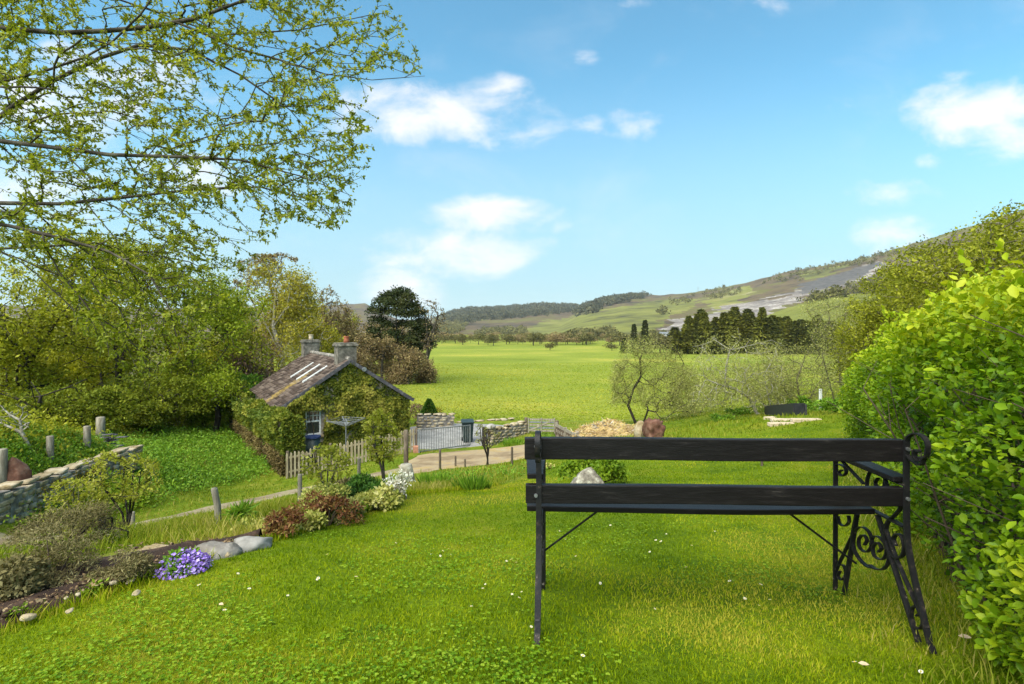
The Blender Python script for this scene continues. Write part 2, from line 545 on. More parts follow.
az = np.concatenate([np.linspace(-50, 50, 520), np.arange(53, 310, 3.0)]) * math.pi / 180
rr = np.concatenate([[0.4], np.exp(np.linspace(math.log(0.8), math.log(6500), 480))])
A2, R2 = np.meshgrid(az, rr)
gx, gy = (R2 * np.sin(A2)).ravel(), (R2 * np.cos(A2)).ravel()
gzv = gz(gx, gy)
nr, na = len(rr), len(az)
ii, jj = np.meshgrid(np.arange(nr - 1), np.arange(na), indexing='ij')
ii, jj = ii.ravel(), jj.ravel()
quads = np.stack([ii * na + jj, ii * na + (jj + 1) % na, (ii + 1) * na + (jj + 1) % na, (ii + 1) * na + jj], -1)[:, ::-1]
fzz, fidx, ftt = far_z(gx, gy, True)
fidx = np.where(R2.ravel() < 62, 0, fidx)
ppx = 512 + F * gx / np.maximum(gy, 0.3)
ppy = HY - F * gzv / np.maximum(gy, 0.3)
wx = ppx + (fbm(gx / 40, gy / 40, 31) - .5) * 26
wy = ppy + (fbm(gx / 40, gy / 40, 37) - .5) * 9
front = gy > 1

pasture = np.zeros(len(gx))
for poly in (((470, 344), (505, 334), (540, 322), (580, 314), (625, 306), (672, 297), (700, 300), (690, 312), (660, 325), (650, 350), (470, 350)),
             ((700, 302), (745, 285), (760, 292), (720, 312)), ((800, 272), (850, 264), (850, 268), (800, 281))):
    pasture = np.maximum(pasture, inpoly(wx, wy, poly) & front & (gy > 250))
pasture = np.where((fidx == 3), 0.8, pasture * .62)
pasture = np.where((fidx == 4), 0.55, pasture)
scree = np.zeros(len(gx))
for poly in (((655, 334), (672, 322), (715, 311), (760, 301), (800, 290), (830, 280), (880, 262), (893, 266), (868, 280), (815, 296), (770, 312), (735, 326)),):
    scree = np.maximum(scree, (inpoly(wx, wy, poly) & (fidx == 2)).astype(float))
cliff = (inpoly(wx, wy, ((800, 283), (830, 274), (890, 262), (872, 275), (826, 290), (802, 296))) & (fidx == 2)).astype(float)
ex = lawn_edge(gy)
lawn_w = np.clip((gx - ex) / 0.25 + .5, 0, 1) * np.clip((21 - gy) / 3, 0, 1)
field_w = np.clip((gy - 30 + (fbm(gx / 6, gy / 6, 3) - .5) * 6) / 3, 0, 1) * (fidx == 0)

tm, n = new_mat('turf')
geo = n.new('ShaderNodeNewGeometry')
pos = geo.outputs['Position']
la = n.new('ShaderNodeAttribute', attribute_name='lawn').outputs['Fac']
fa = n.new('ShaderNodeAttribute', attribute_name='field').outputs['Fac']
nb = n.noise(pos, 0.55, 5, 0.6); nm_ = n.noise(pos, 3.0, 6, 0.65); nf = n.noise(pos, 40, 4, 0.7)
mixn = n.math('ADD', n.math('MULTIPLY', nb, .55), n.math('MULTIPLY', nm_, .45))
lawnc = n.ramp(n.maprange(mixn, .35, .65, smooth=False), [(0, (.062, .12, .003)), (.5, (.145, .21, .005)), (1, (.235, .24, .016))])
rough_c = n.ramp(n.maprange(mixn, .35, .65, smooth=False), [(0, (.06, .11, .004)), (.45, (.13, .185, .009)), (.8, (.22, .23, .03)), (1, (.30, .26, .08))])
fmap = n.new('ShaderNodeMapping', {'Vector': pos, 'Scale': (.9, 1.25, 1)})
nF = n.noise(fmap.outputs[0], 0.035, 6, 0.62); nF2 = n.noise(fmap.outputs[0], 0.9, 8, 0.75)
fieldc = n.ramp(n.maprange(n.math('ADD', n.math('MULTIPLY', nF, .65), n.math('MULTIPLY', nF2, .35)), .36, .64, smooth=False),
                [(0, (.145, .19, .018)), (.5, (.215, .255, .030)), (.75, (.285, .295, .042)), (1, (.40, .34, .055))])
col = n.mix(la, rough_c, lawnc)
col = n.mix(fa, col, fieldc)
col = n.mix(n.maprange(nf, .35, .75), n.mix(1.0, col, (.62, .66, .6), 'MULTIPLY'), n.mix(1.0, col, (1.2, 1.15, 1.1), 'MULTIPLY'))
bumph = n.math('ADD', n.math('MULTIPLY', nf, .6), n.math('MULTIPLY', nm_, .8))
finish(n, col, 0.95, 0.1, bumph, 0.7, 0.08)

hm, n = new_mat('moorland')
geo = n.new('ShaderNodeNewGeometry')
pos = geo.outputs['Position']
pa = n.new('ShaderNodeAttribute', attribute_name='pasture').outputs['Fac']
sc_ = n.new('ShaderNodeAttribute', attribute_name='scree').outputs['Fac']
cf = n.new('ShaderNodeAttribute', attribute_name='cliff').outputs['Fac']
n1 = n.noise(pos, 0.0045, 7, 0.62); n2 = n.noise(pos, 0.03, 6, 0.65); n3 = n.noise(pos, 0.12, 4, 0.7)
sm = n.math('ADD', n.math('MULTIPLY', n1, .6), n.math('MULTIPLY', n2, .4))
heath = n.ramp(n.maprange(sm, .36, .64, smooth=False), [(0, (.025, .022, .014)), (.3, (.062, .048, .032)), (.52, (.115, .082, .046)), (.7, (.095, .09, .026)), (1, (.15, .14, .04))])
past = n.ramp(n.maprange(sm, .36, .64, smooth=False), [(0, (.085, .095, .02)), (.5, (.145, .155, .032)), (1, (.21, .185, .06))])
grey = n.ramp(n.maprange(n.math('ADD', n.math('MULTIPLY', n2, .5), n.math('MULTIPLY', n3, .5)), .38, .62, smooth=False), [(0, (.09, .078, .07)), (.4, (.18, .158, .145)), (.7, (.245, .205, .175)), (1, (.5, .48, .46))])
dark = n.ramp(n.maprange(n3, .35, .65, smooth=False), [(0, (.04, .038, .038)), (1, (.13, .12, .115))])
w1 = n.maprange(n.math('ADD', pa, n.math('MULTIPLY', n.math('SUBTRACT', sm, .5), 1.6)), .3, .7)
w2 = n.maprange(n.math('ADD', sc_, n.math('MULTIPLY', n.math('SUBTRACT', sm, .5), 3.4)), .25, .9)
w3 = n.maprange(n.math('ADD', cf, n.math('MULTIPLY', n.math('SUBTRACT', sm, .5), 2.6)), .5, 1.0)
col = n.mix(w3, n.mix(w2, n.mix(w1, heath, past), grey), dark)
col = n.mix(n.maprange(n3, .45, .8), col, n.mix(1.0, col, (.55, .58, .5), 'MULTIPLY'))
finish(n, col, 0.95, 0.1, n3, 0.6, 2.0)

ATT = {'lawn': lawn_w, 'field': field_w, 'pasture': pasture, 'scree': scree, 'cliff': cliff}
fc = quads.mean(1).astype(int)
fq_r, fq_x, fq_y = R2.ravel()[quads].mean(1), gx[quads].mean(1), gy[quads].mean(1)
hillf = (fidx[quads].max(1) > 0) & (fq_r > 62)
lawnf = (lawn_w[quads].mean(1) > .5) & ~hillf & (fq_r < 22)
fieldf = (fq_y > 31) & ~hillf & ~lawnf
V3 = np.stack([gx, gy, gzv], -1)


def sub(name, sel, mat, kind='structure'):
    q = quads[sel]
    ids, inv = np.unique(q, return_inverse=True)
    o = np_mesh(name, V3[ids], inv.reshape(q.shape), mat, None, {k: a[ids] for k, a in ATT.items()}, smooth=True)
    return tag(o, kind=kind)


sub('lawn', lawnf, tm)
sub('meadow', fieldf, tm)
sub('ground', ~(lawnf | fieldf | hillf), tm)
sub('hills', hillf, hm)


def drape(name, left, right, mat, dz=.03, nu=10, kind='structure', jit=0.0, mound=0.0, rough=0.0, seed=3):
    """sheet over the ground between two polylines of (x, y)"""
    def res(pl, k):
        pl = np.array([[p[0], p[1]] for p in pl], float)
        d = np.concatenate([[0], np.cumsum(np.hypot(*np.diff(pl, axis=0).T))])
        s = np.linspace(0, d[-1], k)
        return np.stack([np.interp(s, d, pl[:, 0]), np.interp(s, d, pl[:, 1])], -1), d[-1]
    _, L = res(left, 2)
    k = max(12, int(L / .22))
    a, _ = res(left, k)
    b, _ = res(right, k)
    rg = np.random.default_rng(seed)
    t = np.linspace(0, 1, nu)
    if jit:
        d = (b - a) / np.maximum(np.linalg.norm(b - a, axis=1, keepdims=True), 1e-6)
        ja = np.convolve(rg.normal(0, jit, k + 4), np.ones(5) / 2.2, 'valid')[:, None]
        jb = np.convolve(rg.normal(0, jit, k + 4), np.ones(5) / 2.2, 'valid')[:, None]
        a, b = a + d * ja, b + d * jb
    g = a[:, None] * (1 - t)[None, :, None] + b[:, None] * t[None, :, None]
    x, y = g[..., 0].ravel(), g[..., 1].ravel()
    z = gz(x, y) + dz
    prof = np.tile(np.sin(t * math.pi), (k, 1)).ravel()
    if mound:
        z += mound * prof
    if rough:
        z += (fbm(x * 9, y * 9, seed, 4) - .5) * rough * np.minimum(prof * 2, 1)
    edge = np.tile((t < 1e-6) | (t > 1 - 1e-6), (k, 1)).ravel()
    z = np.where(edge, z - dz - .02, z)
    i, j = np.meshgrid(np.arange(k - 1), np.arange(nu - 1), indexing='ij')
    i, j = i.ravel(), j.ravel()
    q = np.stack([i * nu + j, i * nu + j + 1, (i + 1) * nu + j + 1, (i + 1) * nu + j], -1)
    return tag(np_mesh(name, np.stack([x, y, z], -1), q, mat, smooth=True), kind=kind)


M['track'] = mat_noise('earth_track', [(0, (.12, .09, .05)), (.35, (.185, .145, .085)), (.6, (.25, .205, .135)), (.8, (.17, .17, .06)), (1, (.31, .26, .21))], 1.4, 8, .95, .6, 14, .03)
M['drive'] = mat_noise('orange_grit', [(0, (.14, .10, .055)), (.35, (.23, .165, .092)), (.55, (.29, .225, .135)), (.75, (.31, .215, .085)), (1, (.30, .27, .20))], .9, 8, .95, .6, 14, .03)
M['yard'] = mat_noise('grey_gravel', [(0, (.15, .145, .14)), (.5, (.22, .215, .205)), (1, (.31, .30, .285))], 3, 9, .95, .6, 30, .02)
M['soil'] = mat_noise('bed_soil', [(0, (.018, .010, .008)), (.5, (.045, .026, .018)), (1, (.10, .062, .042))], 9, 8, .95, .8, 40, .03)

cl_ = [G(*c) for c in ((95, 535), (150, 521), (220, 507), (300, 490), (360, 478), (405, 469))]
def offs(pl, w):
    o = []
    for i, p in enumerate(pl):
        d = (pl[min(i + 1, len(pl) - 1)] - pl[max(i - 1, 0)]); d.z = 0; d.normalize()
        o.append((p.x - d.y * w, p.y + d.x * w))
    return o
cl_ = [Vector((-15, 9.0, 0)), Vector((-11, 10.2, 0))] + cl_
drape('track', offs(cl_, .42), offs(cl_, -.42), M['track'], .03, 7, jit=.05)
drape('driveway', [G(*c).xy for c in ((398, 466), (418, 455), (466, 450), (500, 447), (556, 440))], [G(*c).xy for c in ((402, 475), (430, 472), (480, 466), (515, 461), (560, 449))], M['drive'], .03, 14, jit=.05)
drape('gravel_yard', [at(c, y).xy for c, y in ((410, 29), (440, 29.5), (470, 29.5), (506, 29))], [at(c, y).xy for c, y in ((410, 22.9), (432, 23.2), (465, 24), (486, 24.2))], M['yard'], .03, 16)
ys = np.linspace(.9, 3.75, 14)
drape('soil_bed', [(float(lawn_edge(y)) - .02, y) for y in ys], [(float(lawn_edge(y)) - max(.05, 1.15 if y < 2.9 else 1.15 - (y - 2.9) * 1.35), y + .12) for y in ys], M['soil'], .03, 22, jit=.02, mound=.05, rough=.12)
# ------------------------------------------------------------------ foliage and branches
def unit(a):
    return a / np.maximum(np.linalg.norm(a, axis=-1, keepdims=True), 1e-9)


def leaf_geo(pos, axis, nrm, length, ratio=.5, shape='oval'):
    """vertices and quads of leaves that start at pos, run along axis and face nrm"""
    k = len(pos)
    length = np.broadcast_to(np.asarray(length, float), (k,))[:, None]
    side = unit(np.cross(axis, nrm))
    nn = unit(np.cross(side, axis))
    w = length * ratio * .5
    if shape == 'oval':
        V = np.stack([pos, pos + axis * length * .33 + side * w + nn * w * .28, pos + axis * length * .72 + side * w * .8 + nn * w * .2, pos + axis * length - nn * w * .15,
                      pos + axis * length * .72 - side * w * .8 + nn * w * .2, pos + axis * length * .33 - side * w + nn * w * .28], 1)
        b = np.arange(k)[:, None] * 6
        Q = np.concatenate([b + np.array([[0, 1, 2, 3]]), b + np.array([[0, 3, 4, 5]])])
        return V.reshape(-1, 3), Q, 6
    V = np.stack([pos, pos + axis * length * .5 + side * w, pos + axis * length, pos + axis * length * .5 - side * w], 1)
    b = np.arange(k)[:, None] * 4
    return V.reshape(-1, 3), b + np.array([[0, 1, 2, 3]]), 4


def leaves(name, pos, axis, nrm, length, mat, parent=None, ratio=.5, shape='diamond', rnd=None, origin=None):
    pos = np.asarray(pos, float)
    if origin is not None:
        pos = pos - np.asarray(origin)[None]
    V, Q, m = leaf_geo(pos, axis, nrm, length, ratio, shape)
    if rnd is None:
        rnd = RNG.random(len(pos))
    return np_mesh(name, V, Q, mat, parent, {'rnd': np.repeat(np.clip(rnd, 0, 1), m)})


def rdir(k, rg=None):
    rg = rg or RNG
    return unit(rg.normal(size=(k, 3)))


def segs_mesh(name, p0, p1, r0, r1, mat, parent=None, k=5, origin=None):
    p0, p1 = np.asarray(p0, float), np.asarray(p1, float)
    if origin is not None:
        p0 = p0 - np.asarray(origin)[None]; p1 = p1 - np.asarray(origin)[None]
    d = unit(p1 - p0)
    ref = np.where(np.abs(d[:, 2:3]) > .9, np.array([[1., 0, 0]]), np.array([[0, 0, 1.]]))
    a = unit(np.cross(d, ref)); b = np.cross(d, a)
    th = np.arange(k) / k * 2 * np.pi
    c, s = np.cos(th)[None, :, None], np.sin(th)[None, :, None]
    off = a[:, None] * c + b[:, None] * s
    A = p0[:, None] + off * np.asarray(r0)[:, None, None]
    B = p1[:, None] + off * np.asarray(r1)[:, None, None]
    V = np.concatenate([A, B], 1).reshape(-1, 3)
    base = np.arange(len(p0))[:, None, None] * 2 * k
    j = np.arange(k)
    q = np.stack([j, (j + 1) % k, (j + 1) % k + k, j + k], -1)[None] + base
    return np_mesh(name, V, q.reshape(-1, 4), mat, parent, smooth=True)


def grow(seeds, targets, step=.25, rtip=.004, expo=.5, rg=None, pen=.25, curve=.35, wig=.06, rmax=None, bias=None):
    """skeleton: the seed polylines (trunk, main limbs) plus twigs that reach every target from the nearest node.
    Returns (p0, p1, r0, r1, tips): tips = list of (points along the new twig)"""
    rg = rg or RNG
    nodes, par, plen = [], [], []

    def addpath(pts, parent):
        for p in pts:
            nodes.append(np.asarray(p, float))
            par.append(parent)
            plen.append(0 if parent < 0 else plen[parent] + np.linalg.norm(nodes[-1] - nodes[parent]))
            parent = len(nodes) - 1
        return parent

    for sd in seeds:
        sd = [np.asarray(p, float) for p in sd]
        if nodes:
            arr = np.array(nodes)
            i = int(np.argmin(((arr - sd[0]) ** 2).sum(1)))
            start = i
        else:
            start = -1
        fine = []
        for a, b in zip(sd[:-1], sd[1:]):
            m = max(1, int(np.linalg.norm(b - a) / step))
            fine += [a + (b - a) * t / m for t in range(m)]
        fine.append(sd[-1])
        addpath(fine, start)
    first = len(nodes)
    T = np.asarray(targets, float)
    order = np.argsort(((T[:, None] - np.array(nodes)[None, ::3]) ** 2).sum(-1).min(1))
    cap = len(nodes) + len(T) * 40
    arr = np.zeros((cap, 3)); arr[:first] = nodes
    pl = np.zeros(cap); pl[:first] = plen
    tips = []
    for ti in order:
        t = T[ti]
        c = len(nodes)
        dv_ = t - arr[:c]
        d = np.sqrt((dv_ ** 2).sum(1))
        if bias is not None:
            d = d * (1.9 - .9 * (dv_ @ np.asarray(bias)) / np.maximum(d, 1e-6)) + .02
        d = d + pen * pl[:c]
        i = int(np.argmin(d))
        a = arr[i]
        L = np.linalg.norm(t - a)
        m = min(36, max(2, int(L / step)))
        pd = a - arr[par[i]] if par[i] >= 0 else t - a
        pd = pd / (np.linalg.norm(pd) + 1e-9)
        ctl = a + pd * L * curve + (t - a) * .25
        pts = []
        for s in range(1, m + 1):
            u = s / m
            q = a * (1 - u) ** 2 + 2 * ctl * u * (1 - u) + t * u * u
            if s < m:
                q = q + rg.normal(size=3) * wig * L / m
            pts.append(q)
        addpath(pts, i)
        arr[c:c + m] = pts; pl[c:c + m] = plen[c:c + m]
        tips.append(np.array([a] + pts))
    k = len(nodes)
    w = np.zeros(k)
    kids = np.zeros(k, int)
    for i in range(k):
        if par[i] >= 0:
            kids[par[i]] += 1
    w[kids == 0] = 1
    for i in range(k - 1, -1, -1):
        if par[i] >= 0:
            w[par[i]] += w[i]
    r = rtip * w ** expo
    if rmax: r = np.minimum(r, rmax)
    par = np.array(par); nd = np.array(nodes)
    ch = np.nonzero(par >= 0)[0]
    r0 = np.minimum(r[par[ch]], r[ch] * 1.6)
    return nd[par[ch]], nd[ch], r0, r[ch], tips


def ell(center, radii, k, rg=None, inner=.45, zmin=-1.0):
    rg = rg or RNG
    d = rdir(k * 3, rg)
    d = d[d[:, 2] > zmin][:k]
    rad = (inner ** 3 + (1 - inner ** 3) * rg.random(len(d))) ** (1 / 3)
    return np.asarray(center)[None] + d * rad[:, None] * np.asarray(radii)[None]


def twig_leaves(tips, per, length, rg=None, spread=.5, frm=.35, up=.4, var=.3, off=.0, tuft=1):
    """leaf position, axis, normal and length along the outer part of each twig"""
    rg = rg or RNG
    pos, ax = [], []
    cr = []
    for tp in tips:
        k = max(1, rg.poisson(per))
        u = frm + (1 - frm) * rg.random(k) ** .7
        if tuft > 1:
            nodes = frm + (1 - frm) * rg.random(max(1, k // tuft))
            nodes[0] = 1.0
            u = nodes[rg.integers(0, len(nodes), k)]
        f = u * (len(tp) - 1)
        i = np.minimum(f.astype(int), len(tp) - 2)
        fr = (f - i)[:, None]
        p = tp[i] * (1 - fr) + tp[i + 1] * fr
        d = unit(tp[i + 1] - tp[i])
        pos.append(p)
        ax.append(unit(d * (1 - spread) + rdir(k, rg) * spread * 1.4))
        cr.append(np.full(k, rg.random()))
    pos = np.concatenate(pos); ax = np.concatenate(ax); cr = np.concatenate(cr)
    if off:
        pos = pos + rg.normal(size=pos.shape) * off
    nr_ = unit(rdir(len(pos), rg) + np.array([[0, 0, up * 2]]))
    ln = length * (1 - var + 2 * var * rg.random(len(pos)))
    return pos, ax, nr_, ln, .45 * cr + .55 * rg.random(len(pos))


def lumps(center, radii, k, rsize, rg=None, zmin=-.35, inner=.55):
    c = ell(center, np.asarray(radii) * (1 - rsize * .6), k, rg, inner, zmin)
    return c


def lump_leaves(cs, radii, n, length, rg=None, var=.35, updown=.25, squash=.8, shell=.65, crownc=None):
    """leaves over the skins of clumps at cs; the per-leaf value also drifts from clump to clump"""
    rg = rg or RNG
    k = len(cs)
    rad = np.broadcast_to(np.asarray(radii, float), (k,))
    pr = rad ** 2 / (rad ** 2).sum()
    ci = rg.choice(k, n, p=pr)
    d = rdir(n, rg)
    d[:, 2] = np.where(d[:, 2] < -.3, -d[:, 2], d[:, 2])
    q = (shell + (1 - shell) * rg.random(n) + rg.normal(size=n) * .08)
    pos = cs[ci] + d * (rad[ci] * q)[:, None] * np.array([[1, 1, squash]])
    cr = rg.random(k)[ci]
    ax = unit(rdir(n, rg) + d * .5 + np.array([[0, 0, -updown]]))
    nr_ = unit(d * .8 + rdir(n, rg) * .8 + np.array([[0, 0, .4]]))
    ln = length * (1 - var + 2 * var * rg.random(n))
    return pos, ax, nr_, ln, .4 * cr + .6 * rg.random(n)


def cat_leaves(*sets):
    return tuple(np.concatenate([s[i] for s in sets]) for i in range(5))


def bush(name, label, cat, base, radii, n, length, mat, stem_mat=None, group=None, k=14, rsize=.38, rg=None, ratio=.55, shape='diamond', zc=.5, nstem=6, stem_r=.012, cover=None, inner=.55, lift=0.0):
    """a shrub: stems from the base, foliage in clumps"""
    rg = rg or RNG
    e = empty(name, base, label, cat, group)
    c = np.array([0, 0, radii[2] * zc + lift])
    cs = lumps(c, (radii[0], radii[1], radii[2] * (1 - zc * .35)), k, rsize, rg, zmin=-.55, inner=inner)
    cs[:, 2] = np.maximum(cs[:, 2], .12 * radii[2])
    rr_ = np.mean(radii) * rsize * (.7 + .6 * rg.random(len(cs)))
    s = lump_leaves(cs, rr_, n, length, rg)
    zs = radii[2] / max(np.percentile(s[0][:, 2], 99), 1e-3)
    s[0][:, 2] = np.maximum(s[0][:, 2] * zs, .01)
    cs[:, 2] *= zs
    leaves('foliage', s[0], s[1], s[2], s[3], mat, e, ratio, shape, s[4])
    if stem_mat:
        pick = cs[rg.permutation(len(cs))[:max(nstem, 3)]]
        sd = [[np.array([rg.normal() * .06 * radii[0], rg.normal() * .06 * radii[1], -.05]), p * np.array([.45, .45, .5]), p] for p in pick]
        p0 = np.concatenate([[q[0], q[1]] for q in sd]); p1 = np.concatenate([[q[1], q[2]] for q in sd])
        r0 = np.tile([stem_r, stem_r * .75], len(sd)); r1 = np.tile([stem_r * .75, stem_r * .35], len(sd))
        segs_mesh('stems', p0, p1, r0, r1, stem_mat, e, 5)
    return e


def tree(name, label, cat, base, seeds, targets, leafset, mat_l, mat_b, group=None, step=.3, rtip=.006, expo=.5, k=5, rg=None, pen=.2, curve=.35, wig=.08, extra=None, ratio=.55, shape='diamond', rmax=None, bias=None):
    """a tree from world-space seeds (trunk first) and twig targets; leafset(tips) gives the leaves"""
    base = Vector(base)
    e = empty(name, base, label, cat, group)
    p0, p1, r0, r1, tips = grow(seeds, targets, step, rtip, expo, rg, pen, curve, wig, rmax, bias)
    segs_mesh('trunk', p0, p1, r0, r1, mat_b, e, k, origin=base)
    ls = leafset(tips) if leafset else None
    if extra is not None:
        ls = cat_leaves(ls, extra) if ls is not None else extra
    if ls is not None:
        leaves('crown', ls[0], ls[1], ls[2], ls[3], mat_l, e, ratio, shape, ls[4], origin=base)
    return e


def ico(sub):
    bm = bmesh.new()
    bmesh.ops.create_icosphere(bm, subdivisions=sub, radius=1)
    v = np.array([x.co[:] for x in bm.verts]); f = np.array([[w.index for w in x.verts] for x in bm.faces])
    bm.free()
    return v, f


ICO = {s: ico(s) for s in (1, 2, 3, 4)}


def rock_geo(size, rg, sub=3, cuts=14, boxy=.0, rough=.03):
    v, f = ICO[sub]
    d = rdir(cuts, rg)
    if boxy:
        d = np.concatenate([d, np.array([[1, 0, 0], [-1, 0, 0], [0, 1, 0], [0, -1, 0], [0, 0, 1], [0, 0, -1.]]) + rg.normal(size=(6, 3)) * .1])
        d = unit(d)
    off = np.concatenate([.75 + .3 * rg.random(cuts), np.full(len(d) - cuts, boxy)])
    dot = v @ d.T
    s = np.where(dot > .05, off[None] / np.maximum(dot, .05), 9).min(1)
    s = np.minimum(s, 1.25)
    w = v * s[:, None]
    w = w * (1 + rough * (fbm(w[:, 0] * 4 + 7 * cuts, w[:, 1] * 4 + w[:, 2] * 3, 2, 3) - .5)[:, None] * 4)
    return w * np.asarray(size)[None] * .5, f


def rock(name, label, cat, base, size, mat, rg=None,  sink=.25, rz=0.0, sub=4, cuts=12, group=None, kind=None, boxy=0.0, rough=.04, taper=0.0):
    rg = rg or RNG
    w, f = rock_geo(size, rg, sub, cuts, boxy, rough)
    if taper:
        tz = np.clip(w[:, 2] / size[2] + .5, 0, 1)
        w[:, :2] *= (1 - taper * tz)[:, None]
    w[:, 2] += size[2] * (.5 - sink)
    o = np_mesh(name, w, f, mat, None, smooth=True)
    o.location = base
    o.rotation_euler = (0, 0, rz)
    return tag(o, label, cat, group, kind)


def many_rocks(items, rg, sub=2, boxy=.62, rough=.03):
    """items: (centre, size, rz) -> one merged mesh (vertices, faces)"""
    Vs, Fs, b = [], [], 0
    for c, sz, rz in items:
        w, f = rock_geo(sz, rg, sub, 8, boxy, rough)
        cs, sn = math.cos(rz), math.sin(rz)
        w = np.stack([w[:, 0] * cs - w[:, 1] * sn, w[:, 0] * sn + w[:, 1] * cs, w[:, 2]], -1) + np.asarray(c)[None]
        Vs.append(w); Fs.append(f + b); b += len(w)
    return np.concatenate(Vs), np.concatenate(Fs)


# leaf colours
M['leaf_spring'] = mat_leaf('spring_leaf', [(.08, .105, .006), (.18, .22, .013), (.30, .335, .028), (.5, .5, .15)], .5)
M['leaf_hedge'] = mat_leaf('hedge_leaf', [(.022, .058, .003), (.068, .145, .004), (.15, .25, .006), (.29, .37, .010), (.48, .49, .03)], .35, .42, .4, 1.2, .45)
M['leaf_bank'] = mat_leaf('bank_leaf', [(.075, .085, .008), (.155, .17, .012), (.25, .26, .018), (.38, .37, .05)], .3, .6, .2, .4)
M['leaf_orchard'] = mat_leaf('orchard_leaf', [(.12, .13, .032), (.215, .22, .06), (.31, .31, .095), (.43, .42, .18)], .35, .6, .2, .5)
M['leaf_olive'] = mat_leaf('olive_leaf', [(.085, .10, .007), (.19, .205, .012), (.30, .305, .02), (.43, .42, .05)], .35, .6, .2, .35, .7)
M['leaf_green'] = mat_leaf('green_leaf', [(.06, .095, .005), (.145, .20, .010), (.24, .29, .016), (.35, .38, .04)], .35, .55, .25, .4, .6)
M['leaf_yellow'] = mat_leaf('yellow_green_leaf', [(.11, .11, .012), (.22, .205, .02), (.33, .29, .035), (.42, .37, .08)], .35, .6, .2, .4)
M['leaf_brown'] = mat_leaf('budding_brown_twigs', [(.085, .06, .03), (.17, .12, .06), (.26, .20, .09), (.33, .28, .11)], .2, .7, .1, .4)
M['leaf_russet'] = mat_leaf('russet_buds', [(.055, .035, .022), (.12, .075, .045), (.19, .13, .085), (.26, .20, .13)], .2, .7, .1, .5)
M['pine'] = mat_leaf('pine_needles', [(.010, .018, .006), (.022, .034, .010), (.045, .055, .016), (.075, .075, .025)], .1, .7, .2, .5)
M['larch'] = mat_leaf('plantation_needles', [(.018, .025, .008), (.048, .058, .014), (.095, .105, .02), (.17, .17, .03)], .2, .7, .2, .15)
M['larch_light'] = mat_leaf('lighter_plantation_needles', [(.03, .04, .008), (.085, .095, .014), (.16, .165, .02), (.25, .24, .04)], .2, .7, .2, .15)
M['leaf_under'] = mat_leaf('shady_shrub_leaf', [(.045, .062, .005), (.11, .14, .009), (.185, .21, .016), (.28, .29, .03)], .3, .6, .2, .5, .8)
M['far_leaf'] = mat_leaf('far_foliage', [(.05, .05, .02), (.09, .085, .03), (.14, .13, .045), (.18, .17, .06)], .15, .8, .1, .05, .8)
M['far_dark'] = mat_leaf('far_conifers', [(.03, .034, .022), (.05, .052, .03), (.075, .075, .04), (.1, .095, .05)], .1, .8, .1, .02, .8)
# ------------------------------------------------------------------ bench
BA, BX, BY = -0.03, 0.10, 2.12
BZ = gz1(BX, BY)
BL = 1.60
bc, bs = math.cos(-BA), math.sin(-BA)      # u axis = (bc, -bs), v axis = (bs, bc)
_xr, _yr = BX + BL * bc, BY - BL * bs


def VZ(px, py):
    """(depth, height) in the plane of the bench's end frame"""
    k = (px - 512) / F
    v = (_xr - k * _yr) / (k * bc - bs)
    return (v, (HY - py) / F * (_yr + v * bc) - BZ)


bench = empty('garden_bench', (BX, BY, BZ), 'black painted wooden bench with scrolled iron ends standing on the lawn', 'bench', rz=BA)


def spline(pts, m=6):
    pts = [np.array(p, float) for p in pts]
    q = [2 * pts[0] - pts[1]] + pts + [2 * pts[-1] - pts[-2]]
    o = []
    for i in range(1, len(q) - 2):
        for s in range(m):
            t = s / m
            o.append(.5 * ((2 * q[i]) + (-q[i - 1] + q[i + 1]) * t + (2 * q[i - 1] - 5 * q[i] + 4 * q[i + 1] - q[i + 2]) * t * t + (-q[i - 1] + 3 * q[i] - 3 * q[i + 1] + q[i + 2]) * t ** 3))
    o.append(pts[-1])
    return o


def flatbar(mb, path, u0, w=.022, t=.007):
    path = [np.array(p, float) for p in path]
    vs, k = [], len(path)
    for i, p in enumerate(path):
        d = path[min(i + 1, k - 1)] - path[max(i - 1, 0)]
        d = d / (np.linalg.norm(d) + 1e-9)
        nn = np.array([-d[1], d[0]]) * t / 2
        for (a, b) in ((-1, -1), (1, -1), (1, 1), (-1, 1)):
            q = p + nn * b
            vs.append((u0 + a * w / 2, q[0], q[1]))
    fs = [(i * 4 + j, i * 4 + (j + 1) % 4, i * 4 + 4 + (j + 1) % 4, i * 4 + 4 + j) for i in range(k - 1) for j in range(4)]
    fs += [(3, 2, 1, 0), tuple((k - 1) * 4 + j for j in range(4))]
    mb.add(vs, fs)


def spiral(c, r0, r1, a0, turns, m=22):
    return [(c[0] + (r0 + (r1 - r0) * s / m) * math.cos(a0 + turns * 2 * math.pi * s / m), c[1] + (r0 + (r1 - r0) * s / m) * math.sin(a0 + turns * 2 * math.pi * s / m)) for s in range(m + 1)]


def px_path(pts, m=6):
    return spline([VZ(*p) for p in pts], m)


def shift(path, dv, dz):
    return [(p[0] + dv, p[1] + dz) for p in path]


